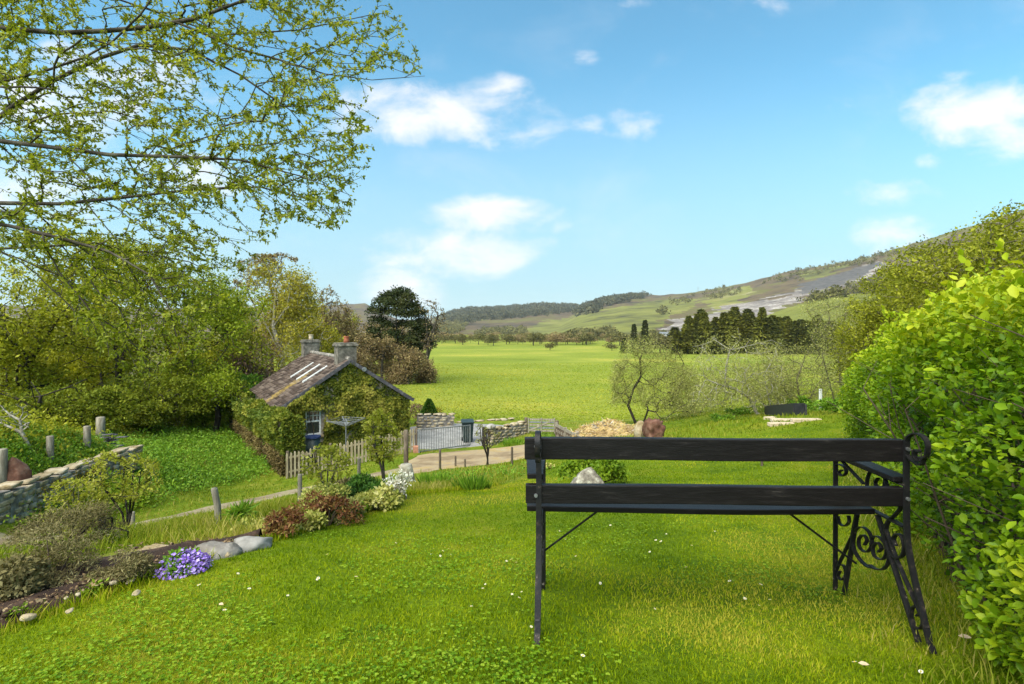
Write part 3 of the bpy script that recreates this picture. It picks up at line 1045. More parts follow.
def end_frame(u0):
    mb = MB()
    H = BZ
    # rear upright and splayed rear leg
    foot_r = VZ(933.5, 659)
    flatbar(mb, px_path([(906.5, 440), (906.3, 470), (906.5, 505), (907.5, 540), (913, 572), (921, 606), (929, 640)]) + [(foot_r[0], -.01)], u0, .024, .011)
    # scroll that crowns the upright
    flatbar(mb, px_path([(906.5, 442), (909, 436.5), (916, 433.5), (924, 437), (928, 446), (926, 457), (919.5, 461), (914.5, 456), (916, 450), (919, 452)]), u0, .022, .006)
    flatbar(mb, px_path([(907, 455), (913, 461), (921, 465), (923, 459), (919, 457)]), u0, .02, .006)
    # inner rear leg from the seat to the ground, and the diagonal strut between
    a, b = VZ(877.5, 515), VZ(918.6, 649)
    flatbar(mb, [a, (b[0], -.012)], u0, .022, .010)
    flatbar(mb, [VZ(884, 524), VZ(897, 560), VZ(927, 628)], u0, .018, .007)
    flatbar(mb, px_path([(917, 605), (912, 609), (912, 622), (918, 629), (923, 624), (921, 614), (917, 616)]), u0, .018, .005)
    # front upright up to the armrest, front leg
    f0 = VZ(835.6, 589)
    flatbar(mb, [(f0[0], .620), (f0[0] + .003, -.09)], u0, .022, .010)
    flatbar(mb, [VZ(857, 514), (VZ(844, 591)[0], -.075)], u0, .022, .010)
    flatbar(mb, [VZ(855, 530), VZ(838, 566)], u0, .018, .006)
    flatbar(mb, px_path([(836.5, 570), (839, 565), (844, 566), (846, 574), (842, 580), (838, 576), (840, 571)]), u0, .018, .005)
    # seat rail and arm rail
    sr = VZ(877.5, 515)
    flatbar(mb, [(f0[0], sr[1] + .012), (.19, sr[1] + .012)], u0, .024, .008)
    flatbar(mb, [(f0[0] + .01, .622), (.185, .622)], u0, .024, .007)
    # scrolls below the arm
    flatbar(mb, px_path([(836, 464), (840, 464.5), (845, 467.5), (846, 473), (842, 476), (839, 472.5), (842, 470)]), u0, .018, .005)
    flatbar(mb, [VZ(841, 460), VZ(864, 484)], u0, .018, .006)
    flatbar(mb, px_path([(870, 496), (867, 484), (869.5, 473), (875, 468.5), (881, 470.5), (885, 478), (884, 487), (879, 489), (875.5, 483), (878, 478)]), u0, .018, .005)
    flatbar(mb, px_path([(885, 478), (889, 492), (893, 503)]), u0, .018, .005)
    # S curve behind the seat with its spiral
    flatbar(mb, px_path([(904, 492), (901, 507), (895, 515), (888, 522), (885.5, 534), (888, 548), (895, 557.5), (902, 556), (904.5, 547), (902, 537), (897, 534), (893.5, 539), (896, 546)]), u0, .02, .006)
    # small curl under the seat front
    flatbar(mb, px_path([(838, 516), (839.5, 523), (844.5, 526), (849, 522), (848.5, 515.5)]), u0, .018, .005)
    # paired spirals under the seat
    flatbar(mb, px_path([(855, 522), (852.5, 537), (854, 549), (859.5, 559), (867, 566), (873, 568)]), u0, .02, .006)
    flatbar(mb, px_path([(853.5, 535), (857.5, 528), (864, 527.5), (870, 534), (872, 544), (867, 552), (860, 548), (859, 539), (863.5, 535), (867, 540), (864.5, 545)]), u0, .018, .005)
    flatbar(mb, px_path([(871, 545), (873, 537), (879, 537), (885, 544), (886.5, 553), (882, 559.5), (874.5, 556), (873, 547), (877.5, 542.5), (881.5, 548), (878.5, 552)]), u0, .018, .005)
    flatbar(mb, px_path([(870, 565), (876, 569), (883, 569), (888, 563), (889, 552), (886, 545)]), u0, .018, .006)
    return mb


for u0 in (0.0, BL):
    em = end_frame(u0)
    if u0 == 0.0:        # the left end stands slightly out of square
        em.v = [(x_ + .073 * v_, v_, z_) for x_, v_, z_ in em.v]
    fr = em.build('end_frame', M['bench_iron'], bench)
    for (bv, bz) in ((.172, .783), (.172, .568)):
        b = MB().tube([(u0, bv - .012, bz), (u0, bv - .001, bz)], .008, 10).build('bolt', M['bolt'], fr)
    ar = MB()
    v0, v1 = .20, .70
    ar.add([(u0 - .038, v0, .630), (u0 + .034, v0, .630), (u0 + .042, v1, .630), (u0 - .044, v1, .630), (u0 - .038, v0, .654), (u0 + .034, v0, .654), (u0 + .042, v1, .654), (u0 - .044, v1, .654)],
           [(3, 2, 1, 0), (4, 5, 6, 7), (0, 1, 5, 4), (1, 2, 6, 5), (2, 3, 7, 6), (3, 0, 4, 7)])
    ar.build('armrest', M['bench_wood'], bench, .004)


def plank(name, c, s, sag=0.0):
    mb = MB()
    k = 12
    vs = []
    for i in range(k + 1):
        t = i / k
        x = c[0] + (t - .5) * s[0]
        dz = -sag * math.sin(t * math.pi) + .0015 * math.sin(t * 9.3 + c[2] * 40)
        for (a, b) in ((-1, -1), (1, -1), (1, 1), (-1, 1)):
            vs.append((x, c[1] + a * s[1] / 2, c[2] + dz + b * s[2] / 2))
    fs = [(i * 4 + j, i * 4 + 4 + j, i * 4 + 4 + (j + 1) % 4, i * 4 + (j + 1) % 4) for i in range(k) for j in range(4)] + [(0, 1, 2, 3), tuple(k * 4 + j for j in (3, 2, 1, 0))]
    return mb.add(vs, fs).build(name, M['bench_wood'], bench, .004)


plank('back_slat', (.775, .196, .770), (1.65, .034, .096))
plank('back_slat', (.775, .196, .570), (1.64, .034, .082))
for i, v_ in enumerate((.415, .535, .655)):
    plank('seat_slat', (.775, v_, .443), (1.63, .108, .026), .008)
for (a, b) in (((.35, .46, .43), (.012, .60, .11)), ((1.20, .46, .43), (BL - .012, .50, .14))):
    MB().tube([a, b], .0055, 8).build('brace', M['bench_iron'], bench)
# ------------------------------------------------------------------ overhanging tree, hedge, right bank, orchard
rg = np.random.default_rng(11)
# tree on the left whose branches reach into the picture from outside the frame
tb = at(-300, 4.6)


def PX(l):
    return [np.array(P(*c)) for c in l]


trunk = [np.array(tb) + np.array([0, 0, -.1]), np.array(tb) + np.array([.05, .05, 1.2]), np.array(P(-290, 150, 4.6)), np.array(P(-280, 20, 4.65)), np.array(P(-260, -160, 4.7)), np.array(P(-220, -330, 4.7))]
limbs = [
    [trunk[3]] + PX([(-120, 45, 4.6), (0, 28, 4.5), (60, 33, 4.5), (105, 31, 4.5), (150, 27, 4.55), (195, 19, 4.6), (245, 0, 4.7), (300, -30, 4.8)]),
    PX([(175, 22, 4.57), (200, 32, 4.6), (235, 48, 4.65), (280, 60, 4.7), (325, 74, 4.8), (372, 80, 4.9), (425, 76, 5.0)]),
    [trunk[3]] + PX([(-150, 110, 4.4), (-40, 95, 4.3), (0, 82, 4.25), (45, 71, 4.2), (85, 57, 4.2), (112, 42, 4.2), (140, 15, 4.2), (165, -20, 4.2)]),
    [trunk[2]] + PX([(-130, 165, 4.8), (-30, 140, 4.9), (15, 105, 5.0), (55, 80, 5.1), (100, 58, 5.2), (140, 45, 5.3), (190, 50, 5.4), (240, 75, 5.5), (290, 110, 5.5), (320, 145, 5.5)]),
    [trunk[2]] + PX([(-140, 150, 4.3), (-20, 139, 4.2), (40, 146, 4.2), (110, 155, 4.2), (180, 157, 4.25), (240, 160, 4.3), (300, 176, 4.35), (350, 195, 4.4)]),
    [trunk[2]] + PX([(-150, 200, 4.9), (-20, 203, 4.8), (60, 204, 4.8), (120, 198, 4.8), (190, 190, 4.8), (260, 187, 4.8), (310, 200, 4.85), (340, 222, 4.9)]),
    [trunk[2]] + PX([(-160, 215, 4.1), (-40, 218, 4.0), (10, 226, 4.0), (60, 238, 4.0), (110, 252, 4.0), (150, 275, 4.0), (170, 310, 4.0), (180, 350, 4.0)]),
    [trunk[2]] + PX([(-170, 240, 5.2), (-20, 250, 5.2), (70, 245, 5.2), (130, 250, 5.3), (190, 262, 5.4), (225, 280, 5.5)]),
    [trunk[3]] + PX([(-180, -20, 4.9), (-40, -30, 5.1), (60, -20, 5.2), (150, 10, 5.3), (220, 35, 5.4), (300, 30, 5.4), (370, 15, 5.5)]),
    [trunk[4]] + PX([(-160, -150, 4.4), (-20, -140, 4.3), (120, -120, 4.3), (260, -90, 4.4), (360, -60, 4.5)]),
    [trunk[4]] + [trunk[4] + np.array([-1.5, .5, 1.0])], [trunk[3]] + [trunk[3] + np.array([-2.0, -.6, .9])], [trunk[2]] + [trunk[2] + np.array([-1.8, .8, .8])],
]
poly = [(-120, -100), (380, -110), (400, 5), (425, 72), (385, 90), (372, 150), (358, 195), (342, 232), (290, 218), (255, 258), (238, 292), (222, 330), (190, 352), (160, 382), (110, 362), (70, 318), (30, 262), (-120, 262)]
ts = []
while len(ts) < 4800:
    c = (rg.uniform(-120, 430), rg.uniform(-110, 385))
    if inpoly([c[0]], [c[1]], poly)[0]:
        dens_ = .8 if c[1] < 240 else 1.0
        if c[0] < 60 and c[1] > 255: dens_ = .8
        dens_ *= float(np.clip(2.6 * fbm(np.array([c[0] / 60.]), np.array([c[1] / 45.]), 17, 3)[0] - .62, .12, 1)) * np.interp(c[0], [300, 430], [1, .6])
        if rg.random() < dens_:
            ts.append(np.array(P(c[0], c[1], rg.uniform(3.9, 5.7))))
ts = np.array(ts)
ts2 = ell(trunk[4] + np.array([-.8, 0, 0.2]), (1.9, 2.2, 2.4), 260, rg, .4)
tree('overhanging_tree', 'leafy spring tree whose thin branches hang over the upper left of the garden', 'tree', tb, [trunk] + limbs, np.concatenate([ts, ts2]),
     lambda tips: twig_leaves(tips, 19, .030, rg, .6, .1, .35, .4, .008, 3), M['leaf_spring'], M['bark'], step=.10, rtip=.0019, expo=.44, rg=rg, pen=.16, curve=.14, wig=.07, ratio=.46, shape='oval', rmax=.16, bias=(.93, .05, -.36))

# ---- clipped leafy hedge along the right of the lawn
rg = np.random.default_rng(12)
hb = [np.array(p) for p in ((1.56, .6), (1.88, 1.9), (2.27, 2.75), (3.22, 4.25), (4.38, 6.1), (5.60, 8.3), (6.35, 9.7))]     # foot of the side towards the lawn
hd = np.concatenate([[0], np.cumsum([np.hypot(*(b - a)) for a, b in zip(hb[:-1], hb[1:])])])


def hbase(s):
    return np.stack([np.interp(s, hd, [p[0] for p in hb]), np.interp(s, hd, [p[1] for p in hb])], -1)


def hedge_points(n, rg):
    L = hd[-1]
    s = L * rg.random(n) ** 1.25
    b = hbase(s)
    tg = unit(hbase(np.minimum(s + .2, L)) - hbase(np.maximum(s - .2, 0)))
    nl = np.stack([-tg[:, 1], tg[:, 0]], -1)           # towards the lawn
    wd = 1.15
    H = np.interp(s, [0, 2.0, 3.2, 5, 8, L - .7, L], [1.32, 1.38, 1.50, 1.58, 1.55, 1.32, .75]) + (fbm(s * 1.3, s * 0 + 3, 4, 3) - .5) * .35
    # profile parameter: 0..1 up the lawn side, 1..1.6 over the top
    q = rg.random(n) * 1.75
    side = q < 1
    hz_ = np.where(side, q, 1.0)
    bulge = .09 * np.sin(np.clip(hz_, 0, 1) * math.pi * .9) - .10 * np.clip(.35 - hz_, 0, 1)
    dn = np.where(side, bulge, bulge - (q - 1) / .75 * wd)
    top_round = np.where(side, -.20 * np.clip(hz_ - .75, 0, 1) ** 2 / .06 * .35, 0)
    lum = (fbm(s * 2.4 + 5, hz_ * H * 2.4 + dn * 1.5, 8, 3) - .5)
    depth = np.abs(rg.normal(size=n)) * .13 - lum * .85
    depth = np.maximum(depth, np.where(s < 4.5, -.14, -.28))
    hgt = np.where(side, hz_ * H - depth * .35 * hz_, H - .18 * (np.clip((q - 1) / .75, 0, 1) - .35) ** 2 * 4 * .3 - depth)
    dn = dn + top_round - np.where(side, depth, 0)
    keep = rg.random(n) < np.where(hz_ < .33, np.where(s < 5, .5 + .5 * (lum > .0), .85), 1)
    x, y = b[:, 0] + nl[:, 0] * dn, b[:, 1] + nl[:, 1] * dn
    end = s > L - .8
    z0 = gz(x, y)
    pos = np.stack([x, y, z0 + np.maximum(hgt, .06)], -1)
    outn = np.stack([np.where(side, nl[:, 0], 0), np.where(side, nl[:, 1], 0), np.where(side, .35 + .4 * (hz_ > .8), 1.0)], -1)
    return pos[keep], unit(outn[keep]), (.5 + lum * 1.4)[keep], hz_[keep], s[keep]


he = empty('leafy_hedge', (hb[2][0] + .5, hb[2][1], gz1(hb[2][0] + .5, hb[2][1])), 'bright green broad leaved hedge beside the right end of the bench', 'hedge')
hp, hn, hl, hh, hs_ = hedge_points(98000, rg)
# upright shoots stand a little above the clipped top
ns = 330
s_ = hd[-1] * rg.random(ns) ** 1.2
sp, sa, sn, sl_ = [], [], [], []
k = len(hp)
ax = unit(hn * .55 + rdir(k, rg) * .75 + np.array([[0, 0, .1]]))
nr_ = unit(hn * .5 + np.array([[0, 0, .75]]) + rdir(k, rg) * .55)
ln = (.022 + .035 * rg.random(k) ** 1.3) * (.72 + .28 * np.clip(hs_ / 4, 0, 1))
rn = np.clip(-.22 + .75 * hl + .34 * rg.random(k) + .24 * np.clip(hh - .72, 0, 1) / .28, 0, 1)  # darker in the hollows, lighter along the top: shading put into the leaf colour
top = hp[(hh > .9) & (rg.random(k) < .1)]
tips = [np.array([p + np.array([0, 0, -.12]), p + np.array([rg.normal() * .03, rg.normal() * .03, .02]), p + np.array([rg.normal() * .06, rg.normal() * .06, .06 + .16 * rg.random()])]) for p in top[:800]]
tl = twig_leaves(tips, 9, .045, rg, .75, .2, .5)
drape('hedge_soil', [hbase(np.array([s]))[0] + np.array([.04, -.02]) for s in np.linspace(0, hd[-1], 14)], [hbase(np.array([s]))[0] + np.array([.95, -.5]) for s in np.linspace(0, hd[-1], 14)], M['soil'], .03, 10, jit=.03, rough=.10)
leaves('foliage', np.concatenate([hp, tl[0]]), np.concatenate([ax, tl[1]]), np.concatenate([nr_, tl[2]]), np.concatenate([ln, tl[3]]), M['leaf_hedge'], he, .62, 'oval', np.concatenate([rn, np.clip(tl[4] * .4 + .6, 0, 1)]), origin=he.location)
p0, p1, r0, r1 = [], [], [], []
for i in range(420):
    s0 = hd[-1] * rg.random() ** 1.6
    b = hbase(np.array([s0]))[0] + np.array([.62, -.36]) * (.12 + .7 * rg.random())
    q = np.array([b[0], b[1], gz1(b[0], b[1]) - .03])
    d = np.array([rg.normal() * .16, rg.normal() * .16, 1.0])
    r = .004 + .009 * rg.random()
    for j in range(4):
        q2 = q + d * (.22 + .07 * rg.random())
        p0.append(q); p1.append(q2); r0.append(r); r1.append(r * .8)
        if rg.random() < .8:
            sd = q2 + np.array([rg.normal() * .22, rg.normal() * .22, .2])
            p0.append(q2); p1.append(sd); r0.append(r * .5); r1.append(r * .25)
        q = q2; r *= .8; d = d + np.array([rg.normal() * .12, rg.normal() * .12, 0])
segs_mesh('stems', p0, p1, np.array(r0), np.array(r1), M['twig'], he, 5, origin=he.location)

# ---- bank of taller yellow-green shrubs behind the hedge
rg = np.random.default_rng(13)
BANK = [  # column, distance, top row, half width, label
    (1045, 8.5, 208, 2.0, 'tall olive shrub on the bank, topmost above the hedge at the right edge'),
    (985, 11, 228, 2.0, 'olive shrub on the bank just left of the tallest one above the hedge'),
    (940, 13.5, 243, 1.9, 'yellow green shrub on the bank between the hedge top and the hill'),
    (1110, 9, 195, 2.4, 'wide olive shrub at the far right end of the bank'),
    (905, 17, 262, 1.9, 'lower yellow green shrub at the left end of the bank above the hedge'),
    (890, 14, 305, 1.4, 'pale loose shrub beside the far end of the leafy hedge')]
for c, Y, tr, hw, lab in BANK:
    b = at(c, Y)
    top = (HY - tr) / F * Y
    h = top - b.z
    tg = ell((b.x, b.y, b.z + h * .55), (hw, hw, h * .47), 260, rg, .5, -.8)
    tree('bank_shrub', lab, 'shrub', b, [[np.array(b) + np.array([dx_ * .15, dy_ * .15, -.1]), np.array(b) + np.array([dx_ * .5, dy_ * .5, h * .4]), np.array(b) + np.array([dx_ * .9, dy_ * .9, h * .75])] for dx_, dy_ in ((0, 0.1), (.8, .3), (-.8, .2), (.2, -.8))], tg,
         lambda tips: twig_leaves(tips, 62, .066, rg, .8, .15, .4, .4, .10), M['leaf_bank'], M['twig_olive'], 'shrubs on the bank behind the hedge', step=.3, rtip=.006, rg=rg, pen=.2)

# ---- orchard trees at the bottom of the lawn
rg = np.random.default_rng(14)


def orchard(name, lab, base, limbs, targets, per, ln, mat_l, mat_b, rtip=.010, rmax=.14, off=.05, group='bare orchard trees below the lawn', **kw):
    return tree(name, lab, 'tree', base, limbs, targets, lambda tips: twig_leaves(tips, per, ln, rg, .8, .2, .2, .4, off), mat_l, mat_b, group, step=.3, rtip=rtip, rg=rg, pen=.15, rmax=rmax, **kw)


# weeping apple: leaning dark trunk, drooping twigs
Y = 27.0
b = G(637, 424); Y = b.y
q = lambda px, py, dy=0: np.array(P(px, py, Y + dy))
tr = [[np.array(b) - np.array([0, 0, .1]), q(628, 405), q(634, 388), q(641, 376), q(640, 360), q(645, 345), q(650, 338)], [q(641, 376), q(652, 385, -.6), q(662, 392, -.8), q(668, 404, -1)],
      [q(641, 370), q(628, 362, .3), q(620, 372, .3), q(617, 390, .3)], [q(645, 345), q(662, 343, .5), q(678, 352, .6), q(686, 368, .6)], [q(645, 345), q(632, 343, -.3), q(622, 352, -.5)],
      [np.array(b) + np.array([.3, 0, 0]), q(648, 410, -.4), q(655, 412, -.8), q(666, 424, -1.0)]]
ts = []
for i in range(430):
    px_ = rg.uniform(612, 700); top_ = np.interp(px_, [612, 625, 645, 665, 700], [372, 342, 332, 340, 372]); bot_ = np.interp(px_, [612, 640, 660, 700], [402, 404, 412, 416])
    ts.append(q(px_, top_ + (bot_ - top_) * rg.random() ** .8, rg.normal() * .9))
orchard('apple_tree', 'weeping leaning apple tree with dark trunk beside the rubble heap', b, tr, np.array(ts), 64, .062, M['leaf_orchard'], M['bark_dark'], .006, .17, .14)
# twisted apple with open spurs
b = G(757, 414); Y = b.y
tr = [[np.array(b), q(750, 398), q(737, 390), q(725, 385), q(726, 365), q(730, 350), q(740, 340), q(738, 328)], [np.array(b) + np.array([.8, .2, 0]), q(768, 396, .2), q(764, 375, .2), q(775, 355, .2)],
      [q(737, 390), q(718, 384, -.5), q(708, 380, -.5)], [q(730, 350), q(715, 340, .3), q(702, 345, .4)], [q(730, 350), q(752, 345, -.3), q(772, 340, -.3)]]
ts = np.array([q(rg.uniform(690, 785), 335 + 72 * rg.random() ** .62, rg.normal() * 1.0) for i in range(400)])
orchard('apple_tree', 'twisted apple tree with bare pale limbs right of the weeping one', b, tr, ts, 32, .065, M['leaf_orchard'], M['bark_pale'], .006, .10, .16)
# looser shrubby trees further right
for c, w_, tr_, bt, dY, lab, per in ((800, 46, 346, 408, 24, 'hazy pale willow scrub between the twisted apple and the bird table', 14), (842, 40, 300, 398, 21, 'tall pale twiggy tree just left of the leafy hedge end', 16),
                                (868, 34, 298, 395, 26, 'pale twiggy sapling rising behind the leafy hedge end', 15), (695, 40, 368, 414, 30, 'low pale willow scrub behind the weeping apple', 13), (770, 40, 362, 410, 27, 'low olive scrub behind the black raised bed', 18)):
    b = at(c, dY); Y = dY
    brow = HY - F * b.z / Y
    ts = np.array([q(c + w_ * rg.uniform(-1, 1) * (.5 + .5 * t), brow - (brow - tr_) * t, rg.normal() * .9) for t in 0.1 + .9 * rg.random(330)])
    orchard('scrub_tree', lab, b, [[np.array(b), q(c - 3, brow - (brow - tr_) * .45), q(c + 4, tr_ + 14)], [np.array(b) + np.array([.3, .1, 0]), q(c + w_ * .5, brow - (brow - tr_) * .5, .3)], [np.array(b) - np.array([.3, .1, 0]), q(c - w_ * .5, brow - (brow - tr_) * .5, -.3)]],
            ts, int(per * 1.9), .062, M['leaf_orchard'], M['twig_olive'], .006, .07, .18)
# ------------------------------------------------------------------ woods on the left and behind the cottage
rg = np.random.default_rng(21)


def broad(name, lab, c, Y, top, hw, mat_l, mat_b, n_t, per, ln, group=None, low=.25, cat='tree', trunk_r=.02, off=.22, spread=.85, seeds=3, rmax=.3, base_row=None, sp=None, frm=.15, yr=.8):
    """a broad tree that stands at column c, distance Y, and reaches up to image row top"""
    b = at(c, Y) if base_row is None else G(c, base_row)
    Y = b.y
    ht = (HY - top) / F * Y - b.z
    w = hw * Y / F
    cz = b.z + ht * (low + 1) / 2
    flo = low < .06
    if flo: cz -= ht * .08
    # uneven crown of several lobes
    T = []
    lob = max(5, int(n_t / 40))
    for i in range(lob):
        a = rg.random() * 2 * math.pi
        rr_ = rg.random() ** .6
        zc = cz + ht * (1 - low) * .5 * rg.uniform(-.95 if flo else -.8, .85)
        f = math.sqrt(max(.1, 1 - ((zc - cz) / (ht * (1 - low) * .55)) ** 2))
        cc = (b.x + math.cos(a) * w * .66 * rr_ * f, b.y + math.sin(a) * w * yr * .6 * rr_ * f, zc)
        s = rg.uniform(.30, .46)
        T.append(ell(cc, (w * s, w * s, ht * (1 - low) * s * .55), int(n_t / lob), rg, .3))
    T = np.concatenate(T)
    T[:, 2] = np.minimum(T[:, 2], b.z + ht)
    sd = [[np.array(b) - np.array([0, 0, .2]), np.array(b) + np.array([rg.normal() * .1, 0, ht * .25]), np.array(b) + np.array([rg.normal() * w * .08, 0, ht * .5]), np.array(b) + np.array([rg.normal() * w * .12, 0, ht * .8])]]
    for i in range(seeds):
        a = rg.random() * 6.28
        sd.append([sd[0][1] if i % 2 else sd[0][2], np.array(b) + np.array([math.cos(a) * w * .35, math.sin(a) * w * .3, ht * (.45 + .1 * i)]), np.array(b) + np.array([math.cos(a) * w * .6, math.sin(a) * w * .5, ht * (.6 + .1 * i)])])
    return tree(name, lab, cat, b, sd, T, (lambda tips: twig_leaves(tips, per, ln, rg, spread, frm, .3, .4, off)) if per else None, mat_l, mat_b, group, step=max(.35, Y * .02), rtip=.016 * trunk_r / .02, rg=rg, pen=.15, rmax=rmax, wig=.12)


GW = 'trees of the wood behind the stone wall'
broad('wood_tree', 'olive green bushy tree at the left edge behind the stone wall', 30, 24, 252, 115, M['leaf_olive'], M['bark_dark'], 320, 55, .15, GW, .05)
broad('wood_tree', 'broad olive tree whose low skirts stand right behind the two fence posts', 120, 27, 245, 110, M['leaf_olive'], M['bark_dark'], 340, 55, .16, GW, .04)
broad('wood_tree', 'rounded green tree at the head of the grassy bank beside the brown hedge', 190, 31, 262, 92, M['leaf_green'], M['bark_dark'], 320, 52, .16, GW, .03)
broad('wood_tree', 'tall olive tree at the back of the wood, topmost at the left', 80, 38, 232, 120, M['leaf_olive'], M['bark'], 260, 36, .22, GW, .2)
broad('wood_tree', 'low dark green understorey bush at the foot of the wood', 215, 27.5, 375, 48, M['leaf_green'], M['bark_dark'], 170, 40, .13, GW, .02, seeds=4)
broad('wood_tree', 'low dark olive bush overhanging the grassy bank', 140, 25, 372, 58, M['leaf_under'], M['bark_dark'], 190, 40, .13, GW, .02, seeds=4)
broad('wood_tree', 'dark undergrowth bush at the left edge behind the pale bare tree', 40, 21, 372, 70, M['leaf_under'], M['bark_dark'], 190, 40, .12, GW, .03, seeds=4)
broad('wood_tree', 'bright green tree behind the ridge of brown hedge beside the cottage', 225, 36, 285, 60, M['leaf_olive'], M['bark'], 200, 38, .18, GW, .1)
broad('birch_tree', 'tall yellow green birch with pale double trunk behind the cottage', 282, 44, 262, 50, M['leaf_yellow'], M['bark_pale'], 380, 32, .2, None, .2, off=.35, rmax=.22)
broad('birch_tree', 'smaller yellow green tree left of the rear chimney', 318, 50, 322, 30, M['leaf_yellow'], M['bark_pale'], 220, 30, .2, None, .1, off=.3, rmax=.16)
broad('russet_shrub', 'russet budding tree at the left end of the cottage roof', 248, 40, 328, 42, M['leaf_russet'], M['bark'], 240, 18, .16, None, .05, off=.2)
for c_, Y_, t_, w_, m_, lab_ in ((248, 62, 292, 40, 'leaf_yellow', 'yellow green tree filling the gap left of the tall birch'), (300, 84, 298, 34, 'leaf_orchard', 'pale olive tree far behind the two birches'), (338, 88, 306, 30, 'leaf_olive', 'dark olive tree low behind the front chimney'), (360, 92, 311, 26, 'leaf_brown', 'brown tree below the blue hill peak left of the pine'), (386, 95, 320, 26, 'leaf_olive', 'olive tree seen behind the trunk of the pine'), (322, 58, 330, 26, 'leaf_olive', 'low olive tree between the two chimneys')):
    broad('wood_tree', lab_, c_, Y_, t_, w_, M[m_], M['bark'], 200, 34, .26, 'trees of the wood behind the cottage', .04, off=.3)
for c_, Y_, t_, w_, m_, lab_ in ((60, 31, 345, 70, 'leaf_olive', 'olive thicket low in the middle of the wood at the left'), (150, 34, 335, 70, 'leaf_green', 'green thicket low in the wood above the two fence posts'), (215, 38, 340, 50, 'leaf_olive', 'olive thicket low in the wood next to the russet tree'), (5, 32, 320, 60, 'leaf_olive', 'olive thicket at the very left edge of the wood'), (250, 36, 352, 34, 'leaf_russet', 'low russet thicket left of the cottage roof')):
    broad('wood_thicket', lab_, c_, Y_, t_, w_, M[m_], M['bark_dark'], 220, 46, .2, 'thickets low in the wood', .0, cat='thicket', off=.3)
for c_, r_, w_, h_, m_, lab_ in ((108, 432, 26, 44, 'leaf_under', 'olive shrub at the foot of the wood right behind the tallest brown post'), (146, 433, 24, 30, 'leaf_under', 'green shrub at the foot of the wood behind the nettle bank, left one'), (178, 432, 28, 54, 'leaf_under', 'largest dark shrub at the foot of the wood behind the nettle bank'), (206, 430, 20, 34, 'leaf_green', 'green shrub at the foot of the wood where bank and brown hedge meet'), (230, 424, 18, 44, 'leaf_under', 'green shrub squeezed behind the far end of the brown hedge')):
    b = G(c_, r_); k_ = b.y / F
    bush('wood_edge_shrub', lab_, 'shrub', b, (w_ * k_, w_ * k_ * .6, h_ * k_), 5200, .13, M[m_], M['twig'], 'shrubs along the foot of the wood', 20, .34, rg, .5, zc=.45)
GB = 'bare trees on the skyline behind the birch'
broad('bare_tree', 'tall bare tree behind the yellow birch, topmost of the skyline trees', 272, 62, 256, 46, M['leaf_brown'], M['bark'], 420, 24, .22, GB, .3, off=.1, rmax=.35)
broad('bare_tree', 'bare spreading tree right of the yellow birch', 318, 66, 272, 36, M['leaf_brown'], M['bark'], 400, 22, .22, GB, .25, off=.1, rmax=.35)
broad('bare_tree', 'brown budding tree between the bare tree and the dark pine', 346, 70, 292, 34, M['leaf_brown'], M['bark'], 300, 14, .26, GB, .15, off=.2, rmax=.35)
broad('bare_tree', 'olive budding tree behind the smaller yellow birch', 305, 75, 290, 34, M['leaf_orchard'], M['bark'], 260, 12, .3, GB, .15, off=.25, rmax=.35)
broad('bare_tree', 'bare grey tree at the right of the dark pine above the meadow', 428, 62, 300, 22, M['leaf_brown'], M['bark'], 300, 2, .2, None, .3, off=.08, rmax=.3)
broad('brown_tree', 'brown leafless tree standing in front of the dark pine', 370, 55, 314, 46, M['leaf_brown'], M['bark'], 420, 40, .2, None, .02, off=.12, base_row=373, rmax=.3)
broad('brown_tree', 'brown twiggy tree below the pine at the meadow edge', 404, 55, 321, 38, M['leaf_brown'], M['bark'], 380, 36, .2, None, .02, off=.12, base_row=370, rmax=.3)
for c_, Y_, t_, w_, lab_ in ((358, 57, 334, 26, 'brown budding thicket right of the front chimney'), (383, 58, 336, 26, 'brown budding thicket at the foot of the pine, left of its trunk'), (408, 57, 340, 22, 'brown budding thicket at the foot of the pine, right of its trunk'), (426, 60, 346, 14, 'low brown thicket under the bare grey tree')):
    broad('brown_thicket', lab_, c_, Y_, t_, w_, M['leaf_brown'], M['bark'], 260, 30, .2, 'brown thickets around the pine', .0, cat='thicket', off=.25)
# dark pine: irregular flat clumps
b = at(400, 63)
Yp = 63
tr_ = [[np.array(b), np.array(P(398, 345, Yp)), np.array(P(396, 320, Yp)), np.array(P(399, 296, Yp))], [np.array(P(397, 335, Yp)), np.array(P(412, 320, Yp - .5)), np.array(P(420, 315, Yp - 1))]]
cs = np.array([P(c, r, Yp + d) for c, r, d in ((401, 294, 0), (393, 296, .6), (408, 299, -.5), (384, 303, 0), (392, 305, -1), (402, 306, -.6), (412, 307, .5), (385, 312, .8), (397, 314, -1), (410, 316, -.5), (418, 314, 0), (422, 322, .3), (413, 326, -.6), (402, 325, 1), (420, 332, 0), (424, 338, .4), (412, 340, -.4), (378, 322, .6), (388, 326, 0), (420, 347, .6), (374, 332, 0), (381, 340, .5), (427, 330, 0), (406, 340, 0), (392, 336, -.5), (376, 312, 0), (387, 298, 0), (398, 348, 1), (384, 350, 1), (410, 350, .6), (372, 345, .5), (426, 345, 0), (395, 357, 1.2), (415, 358, 1))])
ps = lump_leaves(cs, .95 + .6 * rg.random(len(cs)), 24000, .30, rg, squash=.65, shell=.35)
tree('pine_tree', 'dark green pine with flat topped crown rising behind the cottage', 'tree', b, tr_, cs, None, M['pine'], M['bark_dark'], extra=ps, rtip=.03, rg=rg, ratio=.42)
broad('meadow_shrub', 'low brown green shrub at the left edge of the meadow under the pine', 418, 58, 352, 18, M['leaf_olive'], M['bark'], 120, 25, .14, None, .02, cat='shrub', base_row=372)
